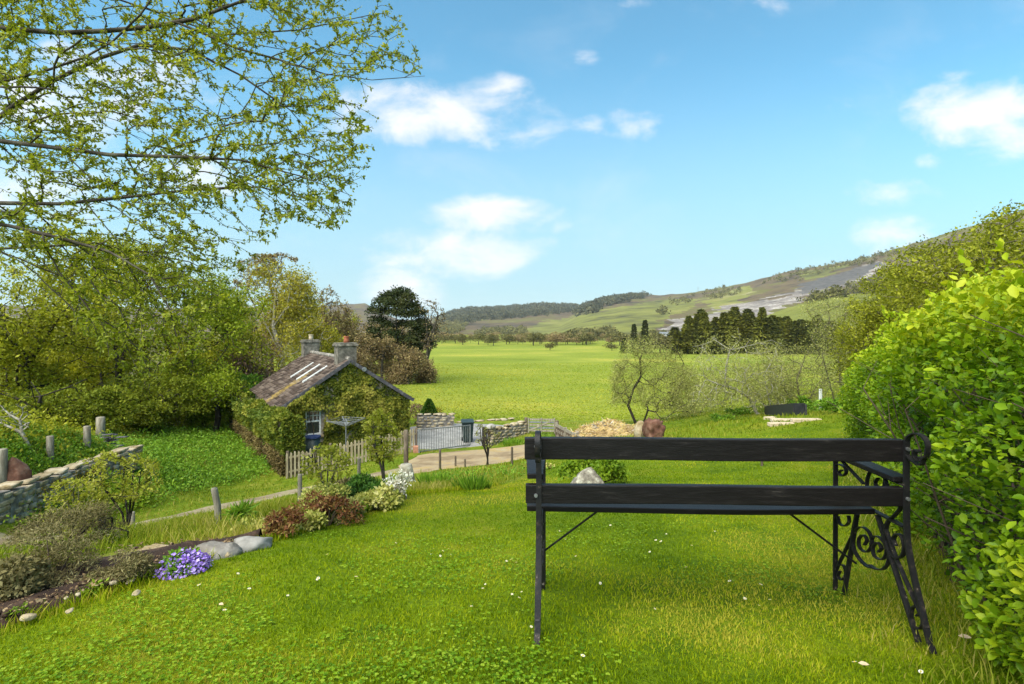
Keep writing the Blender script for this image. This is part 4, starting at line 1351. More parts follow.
broad('meadow_shrub', 'olive scrub on the green mound behind the front chimney', 335, 50, 352, 24, M['leaf_olive'], M['bark'], 120, 25, .16, None, .02, cat='shrub')

# ------------------------------------------------------------------ plantation and the far valley
rg = np.random.default_rng(22)


def conifer_proto(name, lab, h, r, n, ln, mat, group, narrow=1.0):
    e = empty(name, (0, 0, 0), lab, 'tree', group)
    segs_mesh('trunk', [[0, 0, -.3], [0, 0, h * .4]], [[0, 0, h * .4], [0, 0, h * .97]], np.array([.2, .14]), np.array([.14, .03]), M['bark_dark'], e, 6)
    t = rg.random(n) ** .75
    zz = h * (.04 + .96 * t)
    lay = .82 + .18 * np.sin(zz / h * 60)
    rad = r * (1 - t) ** .68 * lay
    a = rg.random(n) * 2 * np.pi
    bump_ = .45 + .85 * vnoise(a * 1.6, zz * .55, 4)
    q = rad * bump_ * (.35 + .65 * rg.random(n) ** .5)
    out_ = np.stack([np.cos(a), np.sin(a), 0 * a], -1)
    pos = out_ * q[:, None] + np.stack([0 * a, 0 * a, zz], -1)
    ax = unit(out_ + rdir(n, rg) * .5 + np.array([[0, 0, -.25]]))
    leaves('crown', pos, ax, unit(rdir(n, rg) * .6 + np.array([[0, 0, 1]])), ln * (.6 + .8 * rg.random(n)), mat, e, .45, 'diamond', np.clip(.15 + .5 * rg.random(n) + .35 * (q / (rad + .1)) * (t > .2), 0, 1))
    return e


GP = 'conifers of the plantation at the edge of the meadow'
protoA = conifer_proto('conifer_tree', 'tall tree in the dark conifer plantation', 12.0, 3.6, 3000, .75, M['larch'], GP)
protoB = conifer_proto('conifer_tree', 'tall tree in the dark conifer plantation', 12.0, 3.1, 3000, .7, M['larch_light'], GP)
cols = list(np.linspace(676, 852, 54))
LAB = 'tree among others alike in the dark conifer plantation'
first = True
for i, c in enumerate(cols):
    o = (protoA, protoB)[i % 2]
    if i > 1: o = copy_tree(o)
    Y = 168 + rg.uniform(-6, 14)
    b = at(c + rg.normal() * 2, Y)
    top = np.interp(c, [678, 690, 705, 730, 760, 790, 815, 848], [332, 322, 318, 317, 317, 319, 323, 330]) + rg.normal() * 4.2
    s = ((HY - top) / F * Y - b.z) / 12.0
    s = max(s, .45); o.location = b; o.scale = (rg.uniform(.9, 1.5), rg.uniform(.9, 1.5), s); o.rotation_euler = (0, 0, rg.uniform(0, 6))
    o['label'] = LAB
for i, (c, Y) in enumerate(((700, 182), (722, 184), (744, 183), (768, 185), (790, 182), (812, 183), (832, 180))):
    o = copy_tree((protoA, protoB)[i % 2])
    b = at(c, Y); s = .95
    o.location = b; o.scale = (s * 1.2, s * 1.2, s * .95); o.rotation_euler = (0, 0, i)
    o['label'] = LAB
GS = 'dark spruces left of the plantation'
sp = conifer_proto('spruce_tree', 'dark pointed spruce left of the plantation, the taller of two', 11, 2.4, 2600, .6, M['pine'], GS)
for i, (c, top, lab) in enumerate(((645, 320, 'dark pointed spruce left of the plantation, taller of the two'), (634, 324, 'dark pointed spruce left of the plantation, shorter of the two'), (624, 338, 'low dark spruce at the left foot of the two pointed spruces'))):
    o = sp if i == 0 else copy_tree(sp)
    Y = 165 + i * 3
    b = at(c, Y)
    s = ((HY - top) / F * Y - b.z) / 11
    o.location = b; o.scale = (s, s, s) if i < 2 else (s * 1.8, s * 1.8, s); o['label'] = lab


def puff(name, lab, cat, n, ln, mat, group, h=1.0, w=1.0):
    """low rounded tree or shrub, unit height"""
    e = empty(name, (0, 0, 0), lab, cat, group)
    cs = np.array([[rg.normal() * .22 * w, rg.normal() * .22 * w, .25 + .45 * rg.random()] for _ in range(11)])
    s = lump_leaves(cs, .22 + .12 * rg.random(11), n, ln, rg)
    leaves('crown', s[0], s[1], s[2], s[3], mat, e, .6, 'diamond', s[4])
    segs_mesh('trunk', [[0, 0, -.1]], [[0, 0, .5]], np.array([.03]), np.array([.015]), M['bark'], e, 5)
    return e


def place_puff(o, c, base_Y, h, wr=1.0, rz=0.0):
    b = at(c, base_Y)
    o.location = b; o.scale = (h * wr, h * wr, h); o.rotation_euler = (0, 0, rz)


p1 = puff('field_bush', 'round green bush standing alone at the far side of the meadow', 'bush', 700, .10, M['far_leaf'], None)
place_puff(p1, 550, 205, 4.2, 1.1)
for c, Y, h, lab in ((612, 200, 3.6, 'low wide bush at the meadow edge left of the spruces'), (660, 172, 7.0, 'pale green bush between the spruces and the plantation'), (676, 170, 6.0, 'pale green bush at the left foot of the plantation')):
    o = copy_tree(p1); place_puff(o, c, Y, h, 1.4, c); o['label'] = lab; o.name = 'field_bush'
GD = 'trees and bushes along the far side of the valley floor'
d1 = puff('valley_tree', 'small tree of the hazy line along the far side of the meadow', 'tree', 900, .085, M['far_leaf'], GD)
d2 = puff('valley_tree', 'small tree of the hazy line along the far side of the meadow', 'tree', 900, .085, M['leaf_brown'], GD)
protos = [d1, d2]
used = set()
for i in range(190):
    j = int(rg.integers(0, 2)); o = protos[j]
    if j in used: o = copy_tree(o)
    used.add(j)
    c = rg.uniform(430, 690) if i < 150 else rg.uniform(330, 430)
    place_puff(o, c, rg.uniform(285, 460), rg.uniform(4, 8.5), rg.uniform(.9, 1.5), rg.uniform(0, 6))

# woods on the hills: far masses that read as one
def wood(name, polys, count, size, mat, seed):
    r2 = np.random.default_rng(seed)
    hs = np.nonzero((fidx > 0) & (R2.ravel() > 300) & (R2.ravel() < 2600))[0]
    wpx = ppx[hs] + (fbm(gx[hs] / 60, gy[hs] / 60, 41) - .5) * 14; wpy = ppy[hs] + (fbm(gx[hs] / 60, gy[hs] / 60, 43) - .5) * 5
    m = np.zeros(len(hs), bool)
    for p in polys: m |= inpoly(wpx, wpy, p)
    hs = hs[m]
    if len(hs) == 0: return
    wgt = R2.ravel()[hs] ** .5; wgt = wgt / wgt.sum()
    ci = hs[r2.choice(len(hs), count, p=wgt)]
    R_ = R2.ravel()[ci]
    jx, jy = r2.normal(size=count) * R_ * .004, r2.normal(size=count) * R_ * .010
    x, y = gx[ci] + jx, gy[ci] + jy
    z = gz(x, y)
    sz = size * (.7 + .7 * r2.random(count))
    K = 26
    c = np.repeat(np.stack([x, y, z + sz * .5], -1), K, 0); sK = np.repeat(sz, K)
    pos = c + rdir(count * K, r2) * (sK * .42)[:, None] - 0
    s = (pos, rdir(count * K, r2), unit(rdir(count * K, r2) + np.array([[0, -.6, .8]])), sK * .38, np.repeat(r2.random(count), K) * .6 + .4 * r2.random(count * K))
    o = leaves(name, s[0], s[1], s[2], s[3], mat, None, .8, 'diamond', s[4])
    tag(o, kind='stuff')


wood('hill_wood', [((438, 322), (455, 310), (500, 303), (545, 303), (578, 305), (580, 312), (530, 316), (470, 322)), ((462, 313), (470, 306), (500, 303), (530, 304), (534, 311), (505, 312)), ((576, 312), (588, 303), (606, 298), (650, 292), (652, 296), (626, 301), (606, 306), (592, 313))], 2600, 12, M['far_dark'], 51)
wood('valley_wood', [((470, 340), (478, 333), (500, 328), (524, 328), (526, 336), (500, 340)), ((560, 340), (580, 336), (612, 333), (616, 338), (575, 341)), ((430, 330), (460, 322), (470, 325), (450, 336))], 800, 6, M['far_leaf'], 52)
wood('moor_scrub', [((760, 283), (800, 268), (880, 250), (905, 245), (900, 260), (830, 270), (790, 282)), ((800, 300), (870, 281), (905, 268), (900, 292), (850, 296), (810, 304)), ((700, 293), (720, 288), (740, 290), (735, 296), (710, 300)),
                    ((672, 300), (690, 296), (694, 303), (676, 306)), ((655, 312), (668, 309), (672, 314), (660, 316)), ((430, 318), (440, 312), (470, 312), (470, 320), (440, 326))], 900, 6.5, M['far_leaf'], 53)
b = P(698, 291, 1600)
mast = empty('radio_mast', (b.x, b.y, gz1(b.x, b.y)), 'thin radio mast on the skyline of the long hill', 'mast')
MB().tube([(0, 0, -2), (0, 0, 16)], .5, 6).build('pole', M['grey_metal'], mast)
MB().tube([(-2, 0, 12), (2, 0, 12)], .3, 5).build('crossarm', M['grey_metal'], mast)
# pale quarry buildings beyond the spruces
for c, row, w, h, lab in ((664, 328, 7, 4.5, 'tiny white quarry building beyond the spruces, nearest them'), (680, 327, 13, 5, 'long pale quarry shed left above the plantation')):
    Y = 330
    p = at(c, 430); e = empty('quarry_building', p, lab, 'building')
    MB().box((0, 0, h * .35), (w, 6, h * 1.3)).build('wall', M['white_paint'], e)
    MB().add([(-w * .54, -3.3, h), (w * .54, -3.3, h), (w * .54, 0, h * 1.5), (-w * .54, 0, h * 1.5), (-w * .54, 3.3, h), (w * .54, 3.3, h)], [(0, 1, 2, 3), (3, 2, 5, 4), (0, 3, 4), (1, 5, 2)]).build('roof', M['grey_metal'], e)
# ------------------------------------------------------------------ cottage
rg = np.random.default_rng(31)
CA = math.atan2(.547, .837)
C0 = Vector((-9.85 + .12, 21.9 + .08, -5.62))
CW, CLEN = 5.65, 8.4
EZ, RZ = 2.30, 4.16
cot = empty('stone_cottage', C0, 'small stone cottage with dark slate roof and ivy covered gable', 'cottage', rz=CA)
cca, csa = math.cos(CA), math.sin(CA)


def hit_gable(px, py):
    """local (x, z) where the sight line meets the gable plane"""
    d = np.array([(px - 512) / F, 1, (HY - py) / F])
    nrm = np.array([-csa, cca, 0])
    t = (np.array(C0) @ nrm) / (d @ nrm)
    p = d * t - np.array(C0)
    return p[0] * cca + p[1] * csa, p[2]


x0w, z1w = hit_gable(305.5, 411)
x1w, z0w = hit_gable(321.5, 434.5)
M['cottage_wall'] = mat_noise('rubble_wall', [(0, (.11, .095, .07)), (.4, (.23, .20, .155)), (.7, (.33, .30, .245)), (1, (.46, .43, .37))], 3.0, 8, .95, .9, 7, .05)


def slope(x):
    return EZ + (RZ - EZ) * (1 - abs(x - CW / 2) / (CW / 2))


w = MB()
D = -1.0
Q = lambda pts: w.add(pts, [tuple(range(len(pts)))])
Q([(0, 0, D), (x0w, 0, D), (x0w, 0, slope(x0w)), (0, 0, EZ)])
Q([(x0w, 0, D), (x1w, 0, D), (x1w, 0, z0w), (x0w, 0, z0w)])
Q([(x0w, 0, z1w), (x1w, 0, z1w), (x1w, 0, slope(x1w)), (x0w, 0, slope(x0w))])
Q([(x1w, 0, D), (CW, 0, D), (CW, 0, EZ), (CW / 2, 0, RZ), (x1w, 0, slope(x1w))])
rv = .16
Q([(x0w, 0, z0w), (x0w, 0, z1w), (x0w, rv, z1w), (x0w, rv, z0w)]); Q([(x1w, 0, z0w), (x1w, rv, z0w), (x1w, rv, z1w), (x1w, 0, z1w)])
Q([(x0w, 0, z1w), (x1w, 0, z1w), (x1w, rv, z1w), (x0w, rv, z1w)]); Q([(x0w, 0, z0w), (x0w, rv, z0w), (x1w, rv, z0w), (x1w, 0, z0w)])
Q([(0, 0, D), (0, 0, EZ), (0, CLEN, EZ), (0, CLEN, D)]); Q([(CW, 0, D), (CW, CLEN, D), (CW, CLEN, EZ), (CW, 0, EZ)])
Q([(0, CLEN, D), (0, CLEN, EZ), (CW / 2, CLEN, RZ), (CW, CLEN, EZ), (CW, CLEN, D)])
w.build('wall', M['cottage_wall'], cot)
# window
wf = MB()
ft, yy = .075, .10
xm, zm = (x0w + x1w) / 2, z0w + (z1w - z0w) * .55
wf.box((x0w + ft / 2, yy, (z0w + z1w) / 2), (ft, .06, z1w - z0w)).box((x1w - ft / 2, yy, (z0w + z1w) / 2), (ft, .06, z1w - z0w))
wf.box((xm, yy - .002, z1w - ft / 2), (x1w - x0w - 2 * ft, .06, ft)).box((xm, yy - .002, z0w + ft / 2), (x1w - x0w - 2 * ft, .06, ft)).box((xm, yy - .004, zm), (x1w - x0w - 2 * ft, .06, ft * .9))
for k in range(1, 4):
    wf.box((x0w + (x1w - x0w) * k / 4, yy + .006, (zm + z1w) / 2), (.028, .03, z1w - zm - ft))
wf.box((xm, yy + .008, (zm + z1w) / 2), (x1w - x0w - 2 * ft, .028, .028))
win = empty('window', (0, 0, 0), None, None); win.parent = cot
wf.build('frame', M['white_paint'], win, .006)
MB().box((xm, .125, (z0w + z1w) / 2), (x1w - x0w - .1, .012, z1w - z0w - .1)).build('pane', M['glass'], win)
MB().box((xm, -.05, z0w - .05), (x1w - x0w + .16, .16, .09)).build('sill', M['stone'], win, .01)

M['rooflight'] = mat_noise('rooflight_glass', [(0, (.33, .33, .33)), (1, (.55, .55, .54))], 3, 4, .35, .1)
M['chimney_stone'] = mat_noise('sooty_stone', [(0, (.05, .045, .036)), (.45, (.125, .112, .092)), (.75, (.20, .18, .15)), (1, (.30, .27, .22))], 5, 8, .95, .8, 9, .04)
# slate roof: overlapping courses of single slates
rm, n = new_mat('old_slates')
tc = n.new('ShaderNodeTexCoord'); at_ = n.new('ShaderNodeAttribute', attribute_name='rnd')
n1 = n.noise(tc.outputs['Object'], 2.2, 6, .65)
col = n.ramp(n.math('ADD', n.math('MULTIPLY', at_.outputs['Fac'], .5), n.math('MULTIPLY', n1, .5)), [(.2, (.024, .017, .014)), (.42, (.062, .044, .036)), (.62, (.105, .078, .064)), (.85, (.18, .145, .12))])
sx = n.new('ShaderNodeSeparateXYZ', {0: tc.outputs['Object']})
band = n.math('SUBTRACT', sx.outputs[1], n.math('ADD', 2.3, n.math('MULTIPLY', n.noise(tc.outputs['Object'], 2.5, 3), .7)))
lich = n.math('MULTIPLY', n.maprange(n.math('ABSOLUTE', band), .60, .15), n.maprange(sx.outputs[0], 1.9, 1.3))
spk = n.maprange(n.noise(tc.outputs['Object'], 6, 5, .7), .58, .7)
col = n.mix(n.math('MAXIMUM', n.math('MULTIPLY', lich, n.maprange(n.noise(tc.outputs['Object'], 3.5, 5, .7), .38, .62, .15, .75)), n.math('MULTIPLY', spk, .25)), col, (.36, .25, .06))
finish(n, col, .85, .12, n.noise(tc.outputs['Object'], 18, 4), .5, .02)
OV = .16
V, Fq, R_ = [], [], []
for sgn in (-1, 1):
    ex = CW / 2 + OV * 1.3
    L = math.hypot(ex, (RZ - EZ) / (CW / 2) * ex)
    ux, uz = sgn * ex / L, -((RZ - EZ) / (CW / 2) * ex) / L
    nx, nz = -uz * sgn * 1.0, abs(ux)
    nx = sgn * abs(uz)
    rows = 19
    for r in range(rows):
        s0, s1 = L * r / rows, L * (r + 1.25) / rows
        s1 = min(s1, L + .05)
        y = -OV
        while y < CLEN + OV - .05:
            wd = rg.uniform(.24, .42)
            y1 = min(y + wd, CLEN + OV)
            l0, l1 = .05, .085 + rg.normal() * .006
            th = .02
            def pt(s, yy, l):
                return (CW / 2 + ux * s + nx * l, yy, RZ + uz * s + nz * l)
            b0 = len(V)
            V += [pt(s0, y + .004, l0), pt(s0, y1 - .004, l0), pt(s1, y1 - .004, l1), pt(s1, y + .004, l1), pt(s1, y1 - .004, l1 - th), pt(s1, y + .004, l1 - th), pt(s0, y + .004, l0 - th), pt(s0, y1 - .004, l0 - th)]
            qd = [(0, 1, 2, 3), (3, 2, 4, 5), (0, 3, 5, 6), (1, 7, 4, 2)]
            Fq += [tuple(b0 + i for i in f) for f in qd]
            R_ += [rg.random()] * 8
            y = y1
roof = np_mesh('roof', np.array(V), np.array(Fq), rm, cot, {'rnd': R_})
dk = MB()
for sgn in (-1, 1):
    ex = CW / 2 + OV * 1.2
    zz = RZ - (RZ - EZ) / (CW / 2) * ex
    dk.add([(CW / 2, -OV + .01, RZ + .03), (CW / 2 + sgn * ex, -OV + .01, zz + .03), (CW / 2 + sgn * ex, CLEN + OV, zz + .03), (CW / 2, CLEN + OV, RZ + .03), (CW / 2, -OV + .01, RZ - .03), (CW / 2 + sgn * ex, -OV + .01, zz - .03), (CW / 2 + sgn * ex, CLEN + OV, zz - .03), (CW / 2, CLEN + OV, RZ - .03)],
           [(0, 1, 2, 3), (7, 6, 5, 4), (0, 4, 5, 1), (1, 5, 6, 2)])
dk.build('roof_deck', M['post_dark'], roof)
MB().tube([(CW / 2, -OV, RZ + .07), (CW / 2, CLEN + OV, RZ + .07)], .10, 8).build('ridge', M['stone_grey'], roof)
for k, yb in enumerate((1.35, 2.75, 4.2)):
    mb = MB()
    pt = lambda s, yy, l: (CW / 2 - s, yy, RZ - (RZ - EZ) / (CW / 2) * s + l)
    a, c, wd = .62, 1.70, .24
    mb.add([pt(a, yb, .10), pt(a, yb + wd, .10), pt(c, yb + wd, .13), pt(c, yb, .13), pt(a, yb, .03), pt(a, yb + wd, .03), pt(c, yb + wd, .03), pt(c, yb, .03)], [(0, 1, 2, 3), (0, 3, 7, 4), (1, 5, 6, 2), (3, 2, 6, 7), (0, 4, 5, 1)])
    mb.build('rooflight', M['rooflight'], roof)
bb = MB()
for sgn in (-1, 1):
    ex = CW / 2 + OV * 1.3
    zz = RZ - (RZ - EZ) / (CW / 2) * ex
    bb.bar((CW / 2, -OV - .02, RZ - .02), (CW / 2 + sgn * ex, -OV - .02, zz - .02), .035, .15, up=(0, 0, 1))
bb.build('bargeboard', M['slate_pile'], cot)
MB().tube([(CW + OV * 1.2, -OV, EZ - .12), (CW + OV * 1.2, CLEN, EZ - .12)], .055, 8).build('gutter', M['grey_metal'], cot)
for yc, wd, hh_, pm, nm in ((.62, 1.0, .62, 'pot_red', 0), (CLEN - .45, 1.0, .62, 'pot_buff', 1)):
    mb = MB()
    z0 = RZ - .5
    mb.box((CW / 2, yc, z0 + (hh_ + .5) / 2), (wd * .86, .62, hh_ + .5)).box((CW / 2, yc, RZ + hh_ + .05), (wd, .74, .10)).box((CW / 2, yc, RZ + hh_ + .13), (wd * .9, .66, .07))
    ch = mb.build('chimney', M['chimney_stone'], cot, .015)
    MB().tube([(CW / 2 + .05, yc, RZ + hh_ + .16), (CW / 2 + .05, yc, RZ + hh_ + .30), (CW / 2 + .05, yc, RZ + hh_ + .42), (CW / 2 + .05, yc, RZ + hh_ + .46)], [.14, .12, .12, .15], 12).build('chimney_pot', M[pm], ch, smooth=True)
MB().tube([(CW / 2 + .62, -.03, RZ - .55), (CW / 2 + .62, -.22, RZ - .42), (CW / 2 + .62, -.26, RZ - .42)], [.02, .11, .10], 12).build('aerial_dish', M['grey_metal'], cot)

# ivy on the gable
ni = 24000
xi, zi = rg.uniform(.02, CW - .02, ni * 2), rg.uniform(-.1, RZ, ni * 2)
nz_ = fbm(xi * 1.1, zi * 1.1, 61, 4)
sl = np.array([slope(x) for x in xi])
ok = (zi < sl - .02)
nearw = (xi > x0w - .10) & (xi < x1w + .12) & (zi > z0w - .30) & (zi < z1w + .12)
bare = ((np.hypot((xi - x1w - .30) / .36, (zi - z1w + .05) / .42) < 1) | (np.hypot((xi - CW * .70) / .4, (zi - 3.0) / .28) < 1))
ok &= ~nearw & ~(bare & (rg.random(len(xi)) < .85)) & (rg.random(len(xi)) < np.clip((nz_ - .26) * 6, .15, 1))
xi, zi, nz_ = xi[ok][:ni], zi[ok][:ni], nz_[ok][:ni]
k = len(xi)
thick = np.clip((nz_ - .3), 0, 1) * 1.0
pos = np.stack([xi, -.03 - thick * rg.random(k), zi], -1)
ax = unit(np.stack([rg.normal(size=k) * .6, -.45 + 0 * xi, -.8 + rg.normal(size=k) * .5], -1))
M['leaf_ivy'] = mat_leaf('ivy_leaf', [(.025, .036, .005), (.075, .095, .010), (.16, .16, .018), (.25, .22, .04)], .15, .6, .2, 1.6, 1.1)
ivy = empty('ivy_creeper', C0, 'olive green ivy covering the gable of the stone cottage', 'ivy', rz=CA)
leaves('foliage', pos, ax, unit(np.stack([rg.normal(size=k) * .9, -1 + 0 * xi, .5 + rg.normal(size=k) * .8], -1)), .08 + .08 * rg.random(k), M['leaf_ivy'], ivy, .8, 'diamond', np.clip(nz_ * 1.1 - .25 + .5 * rg.random(k), 0, 1))
sx0 = [.9, 1.6, 2.9, 4.0, 5.0]
p0, p1 = [], []
for s in sx0:
    a = np.array([s, -.03, -.3])
    for j in range(9):
        c = a + np.array([rg.normal() * .12, 0, .4])
        if c[2] > slope(min(max(c[0], 0), CW)) - .1: break
        p0.append(a); p1.append(c); a = c
segs_mesh('stems', p0, p1, np.full(len(p0), .02), np.full(len(p0), .015), M['twig'], ivy, 5)


def wl(x, y, z=None):
    """cottage-local to world ground point"""
    X, Y = C0.x + x * cca - y * csa, C0.y + x * csa + y * cca
    return Vector((X, Y, gz1(X, Y) if z is None else z))


# rotary clothes dryer in the cottage garden
p = at(346, 21.3)
rd = empty('rotary_dryer', p, 'grey metal rotary clothes dryer standing before the ivy gable', 'clothes dryer', rz=.5)
hz = (HY - 419) / F * 21.3 - p.z
MB().tube([(0, 0, -.1), (0, 0, hz)], .025, 8).build('pole', M['grey_metal'], rd)
mb, ln_ = MB(), MB()
ends = []
for k in range(4):
    a = k * math.pi / 2
    e_ = Vector((math.cos(a) * .78, math.sin(a) * .78, hz - .02))
    mb.bar((0, 0, hz - .3), e_, .03, .03)
    mb.bar((math.cos(a) * .04, math.sin(a) * .04, hz - .02), Vector((e_.x * .5, e_.y * .5, hz - .17)), .02, .02)
    ends.append(e_)
for r in (1, .8, .6, .4):
    for k in range(4):
        A_, B_ = ends[k], ends[(k + 1) % 4]
        f = lambda q: Vector((q.x * r, q.y * r, hz - .3 + (q.z - hz + .3) * r))
        ln_.tube([f(A_), f(B_)], .009, 4)
mb.build('arms', M['grey_metal'], rd)
ln_.build('washing_line', M['grey_metal'], rd)
p = at(313, 20.9)
bt = empty('water_butt', p, 'blue lidded water tub under the cottage window', 'tub')
zt = (HY - 436) / F * 20.9 - p.z
MB().tube([(0, 0, -.1), (0, 0, zt * .5), (0, 0, zt - .06)], [.24, .29, .27], 16).build('body', M['bin'], bt, smooth=True)
MB().tube([(0, 0, zt - .06), (0, 0, zt)], [.31, .30], 16).build('lid', M['blue_plastic'], bt)

# picket fence before the cottage garden
fpts = [G(287, 479), G(330, 470), G(372, 461), G(416, 452)]
fe = empty('picket_fence', fpts[0], 'weathered wooden picket fence in front of the cottage garden', 'fence')
pal, rail = MB(), []
o0 = fpts[0]
pl = np.array([[q.x, q.y] for q in fpts])
dd = np.concatenate([[0], np.cumsum(np.hypot(*np.diff(pl, axis=0).T))])
s = 0.0
while s < dd[-1]:
    x, y = np.interp(s, dd, pl[:, 0]), np.interp(s, dd, pl[:, 1])
    i = min(np.searchsorted(dd, s, 'right') - 1, len(pl) - 2)
    a = math.atan2(pl[i + 1][1] - pl[i][1], pl[i + 1][0] - pl[i][0])
    z = gz1(x, y)
    h = (.98 if s < 4.4 else 1.02) + rg.normal() * .03
    wv = .075
    cs_, sn_ = math.cos(a), math.sin(a)
    vs = []
    for dy in (-.012, .012):
        for (ux_, uz_) in ((-wv / 2, .02), (wv / 2, .02), (wv / 2, h - .06), (0, h), (-wv / 2, h - .06)):
            lx = ux_ + uz_ * rg.normal() * .006
            vs.append((x + lx * cs_ - dy * sn_ - o0.x, y + lx * sn_ + dy * cs_ - o0.y, z + uz_ - o0.z))
    pal.add(vs, [(0, 1, 2, 3, 4), (9, 8, 7, 6, 5)] + [(i_, i_ + 5, (i_ + 1) % 5 + 5, (i_ + 1) % 5) for i_ in range(5)])
    s += .14 if s < 5 else .115
pal.build('palings', M['paling'], fe)
for hz in (.25, .78):
    mb = MB()
    for a, b in zip(fpts[:-1], fpts[1:]):
        off = Vector((-(b - a).y, (b - a).x, 0)).normalized() * .03
        mb.bar(a - o0 + off + Vector((0, 0, hz)), b - o0 + off + Vector((0, 0, hz)), .03, .07)
    mb.build('rail', M['paling'], fe)
for q in (fpts[0], fpts[1], fpts[2], fpts[3]):
    MB().box((q.x - o0.x, q.y - o0.y + .06, q.z - o0.z + .48), (.09, .09, 1.1)).build('post', M['post_dark'], fe, .008)

# metal yard gate
ga, gb = G(419, 453), G(470, 446)
gt = empty('yard_gate', ga, 'grey metal bar gate across the mouth of the gravel yard', 'gate')
d = gb - ga
Lg = math.hypot(d.x, d.y)
dirg = Vector((d.x / Lg, d.y / Lg, d.z / Lg))
Hg = (453 - 430) / F * ga.y
mb = MB()
mb.bar((0, 0, .06), dirg * Lg + Vector((0, 0, .06)), .04, .04); mb.bar((0, 0, Hg), dirg * Lg + Vector((0, 0, Hg)), .04, .04)
for t in (0, 1):
    q = dirg * Lg * t
    mb.bar(q + Vector((0, 0, -.05)), q + Vector((0, 0, Hg + .03)), .05, .05, up=(0, 1, 0))
mb.build('gate_frame', M['grey_metal'], gt)
mb = MB()
nb_ = 22
for i in range(1, nb_):
    q = dirg * Lg * i / nb_
    mb.tube([q + Vector((0, 0, .07)), q + Vector((0, 0, Hg))], .014, 6)
mb.build('bars', M['grey_metal'], gt)
q = G(416.5, 452.5)
gp = empty('gate_block', q, 'small red brick block at the foot of the yard gate', 'block')
MB().box((0, 0, .13), (.26, .24, .30), .3).build('block', M['brick'], gp, .02)

# wheeled bin beside the gate
p = at(467.5, 25.2)
wb = empty('wheeled_bin', p, 'dark green wheeled bin standing at the right end of the yard gate', 'bin', rz=.15)
hb_ = (HY - 420.5) / F * 25.2 - p.z
mb = MB()
mb.add([(-.22, -.24, .08), (.22, -.24, .08), (.22, .22, .08), (-.22, .22, .08), (-.28, -.32, hb_ - .08), (.28, -.32, hb_ - .08), (.28, .30, hb_ - .08), (-.28, .30, hb_ - .08)], [(3, 2, 1, 0), (4, 5, 6, 7), (0, 1, 5, 4), (1, 2, 6, 5), (2, 3, 7, 6), (3, 0, 4, 7)])
mb.build('body', M['bin'], wb, .02)
MB().box((0, -.01, hb_ - .03), (.62, .70, .07), 0, .06).build('lid', M['bin'], wb, .025)
for sx_ in (-1, 1):
    MB().tube([(sx_ * .24 - .03, .25, .10), (sx_ * .24 + .03, .25, .10)], .10, 14).build('wheel', M['black_board'], wb)
MB().tube([(-.2, .34, hb_ - .08), (.2, .34, hb_ - .08)], .02, 6).build('handle', M['black_board'], wb)
# ------------------------------------------------------------------ walls, fences, yard and orchard things
rg = np.random.default_rng(41)


def stone_wall(name, lab, pts, heights, mat, size=(.34, .30, .15), thick=.42, copes=True, sub=2, cope_mat=None, slope_top=0.0):
    """dry stone wall along world points; heights at each point"""
    o0 = Vector(pts[0])
    e = empty(name, o0, lab, 'wall')
    pl = np.array([[p[0], p[1], p[2]] for p in pts])
    d = np.concatenate([[0], np.cumsum(np.hypot(pl[1:, 0] - pl[:-1, 0], pl[1:, 1] - pl[:-1, 1]))])
    items, cop = [], []
    z = 0.0
    hmax = max(heights)
    while z < hmax - .03:
        ch = size[2] * rg.uniform(.75, 1.25)
        s = rg.uniform(0, .2)
        while s < d[-1]:
            wd = size[0] * rg.uniform(.55, 1.5)
            H = np.interp(s, d, heights)
            x, y, zb = (np.interp(s, d, pl[:, i]) for i in range(3))
            i = min(np.searchsorted(d, s, 'right') - 1, len(pl) - 2)
            a = math.atan2(pl[i + 1, 1] - pl[i, 1], pl[i + 1, 0] - pl[i, 0])
            if z + ch * .5 < H:
                for sd in (-1, 1):
                    off = sd * thick * .26 * (1 - .25 * z / hmax)
                    items.append(((x - math.sin(a) * off - o0.x, y + math.cos(a) * off - o0.y, zb + z + ch * .5 - o0.z + rg.normal() * .012), (wd * 1.12, thick * .62, ch * 1.22), a + rg.normal() * .08))
            s += wd
        z += ch
    V, F_ = many_rocks(items, rg, sub, .62, .05)
    np_mesh('stones', V, F_, mat, e, smooth=True)
    cb = MB()
    for i in range(len(pts) - 1):
        a_, b_ = Vector(pts[i]) - o0, Vector(pts[i + 1]) - o0
        ha_ = min(heights[i], heights[i + 1]) - .04
        cb.bar(a_ + Vector((0, 0, ha_ / 2 - .1)), b_ + Vector((0, 0, ha_ / 2 - .1)), thick * .7, ha_ + .2)
    cb.build('hearting', M['stone_grey'], e)
    if copes:
        s = .15
        while s < d[-1]:
            wd = size[0] * rg.uniform(1.1, 2.2)
            x, y, zb = (np.interp(s, d, pl[:, i]) for i in range(3)); H = np.interp(s, d, heights)
            i = min(np.searchsorted(d, s, 'right') - 1, len(pl) - 2)
            a = math.atan2(pl[i + 1, 1] - pl[i, 1], pl[i + 1, 0] - pl[i, 0])
            cop.append(((x - o0.x, y - o0.y, zb + H + .03 - o0.z), (wd * 1.1, thick * 1.12, .12), a + rg.normal() * .06))
            s += wd
        V, F_ = many_rocks(cop, rg, sub, .62, .04)
        np_mesh('coping', V, F_, cope_mat or mat, e, smooth=True)
    return e


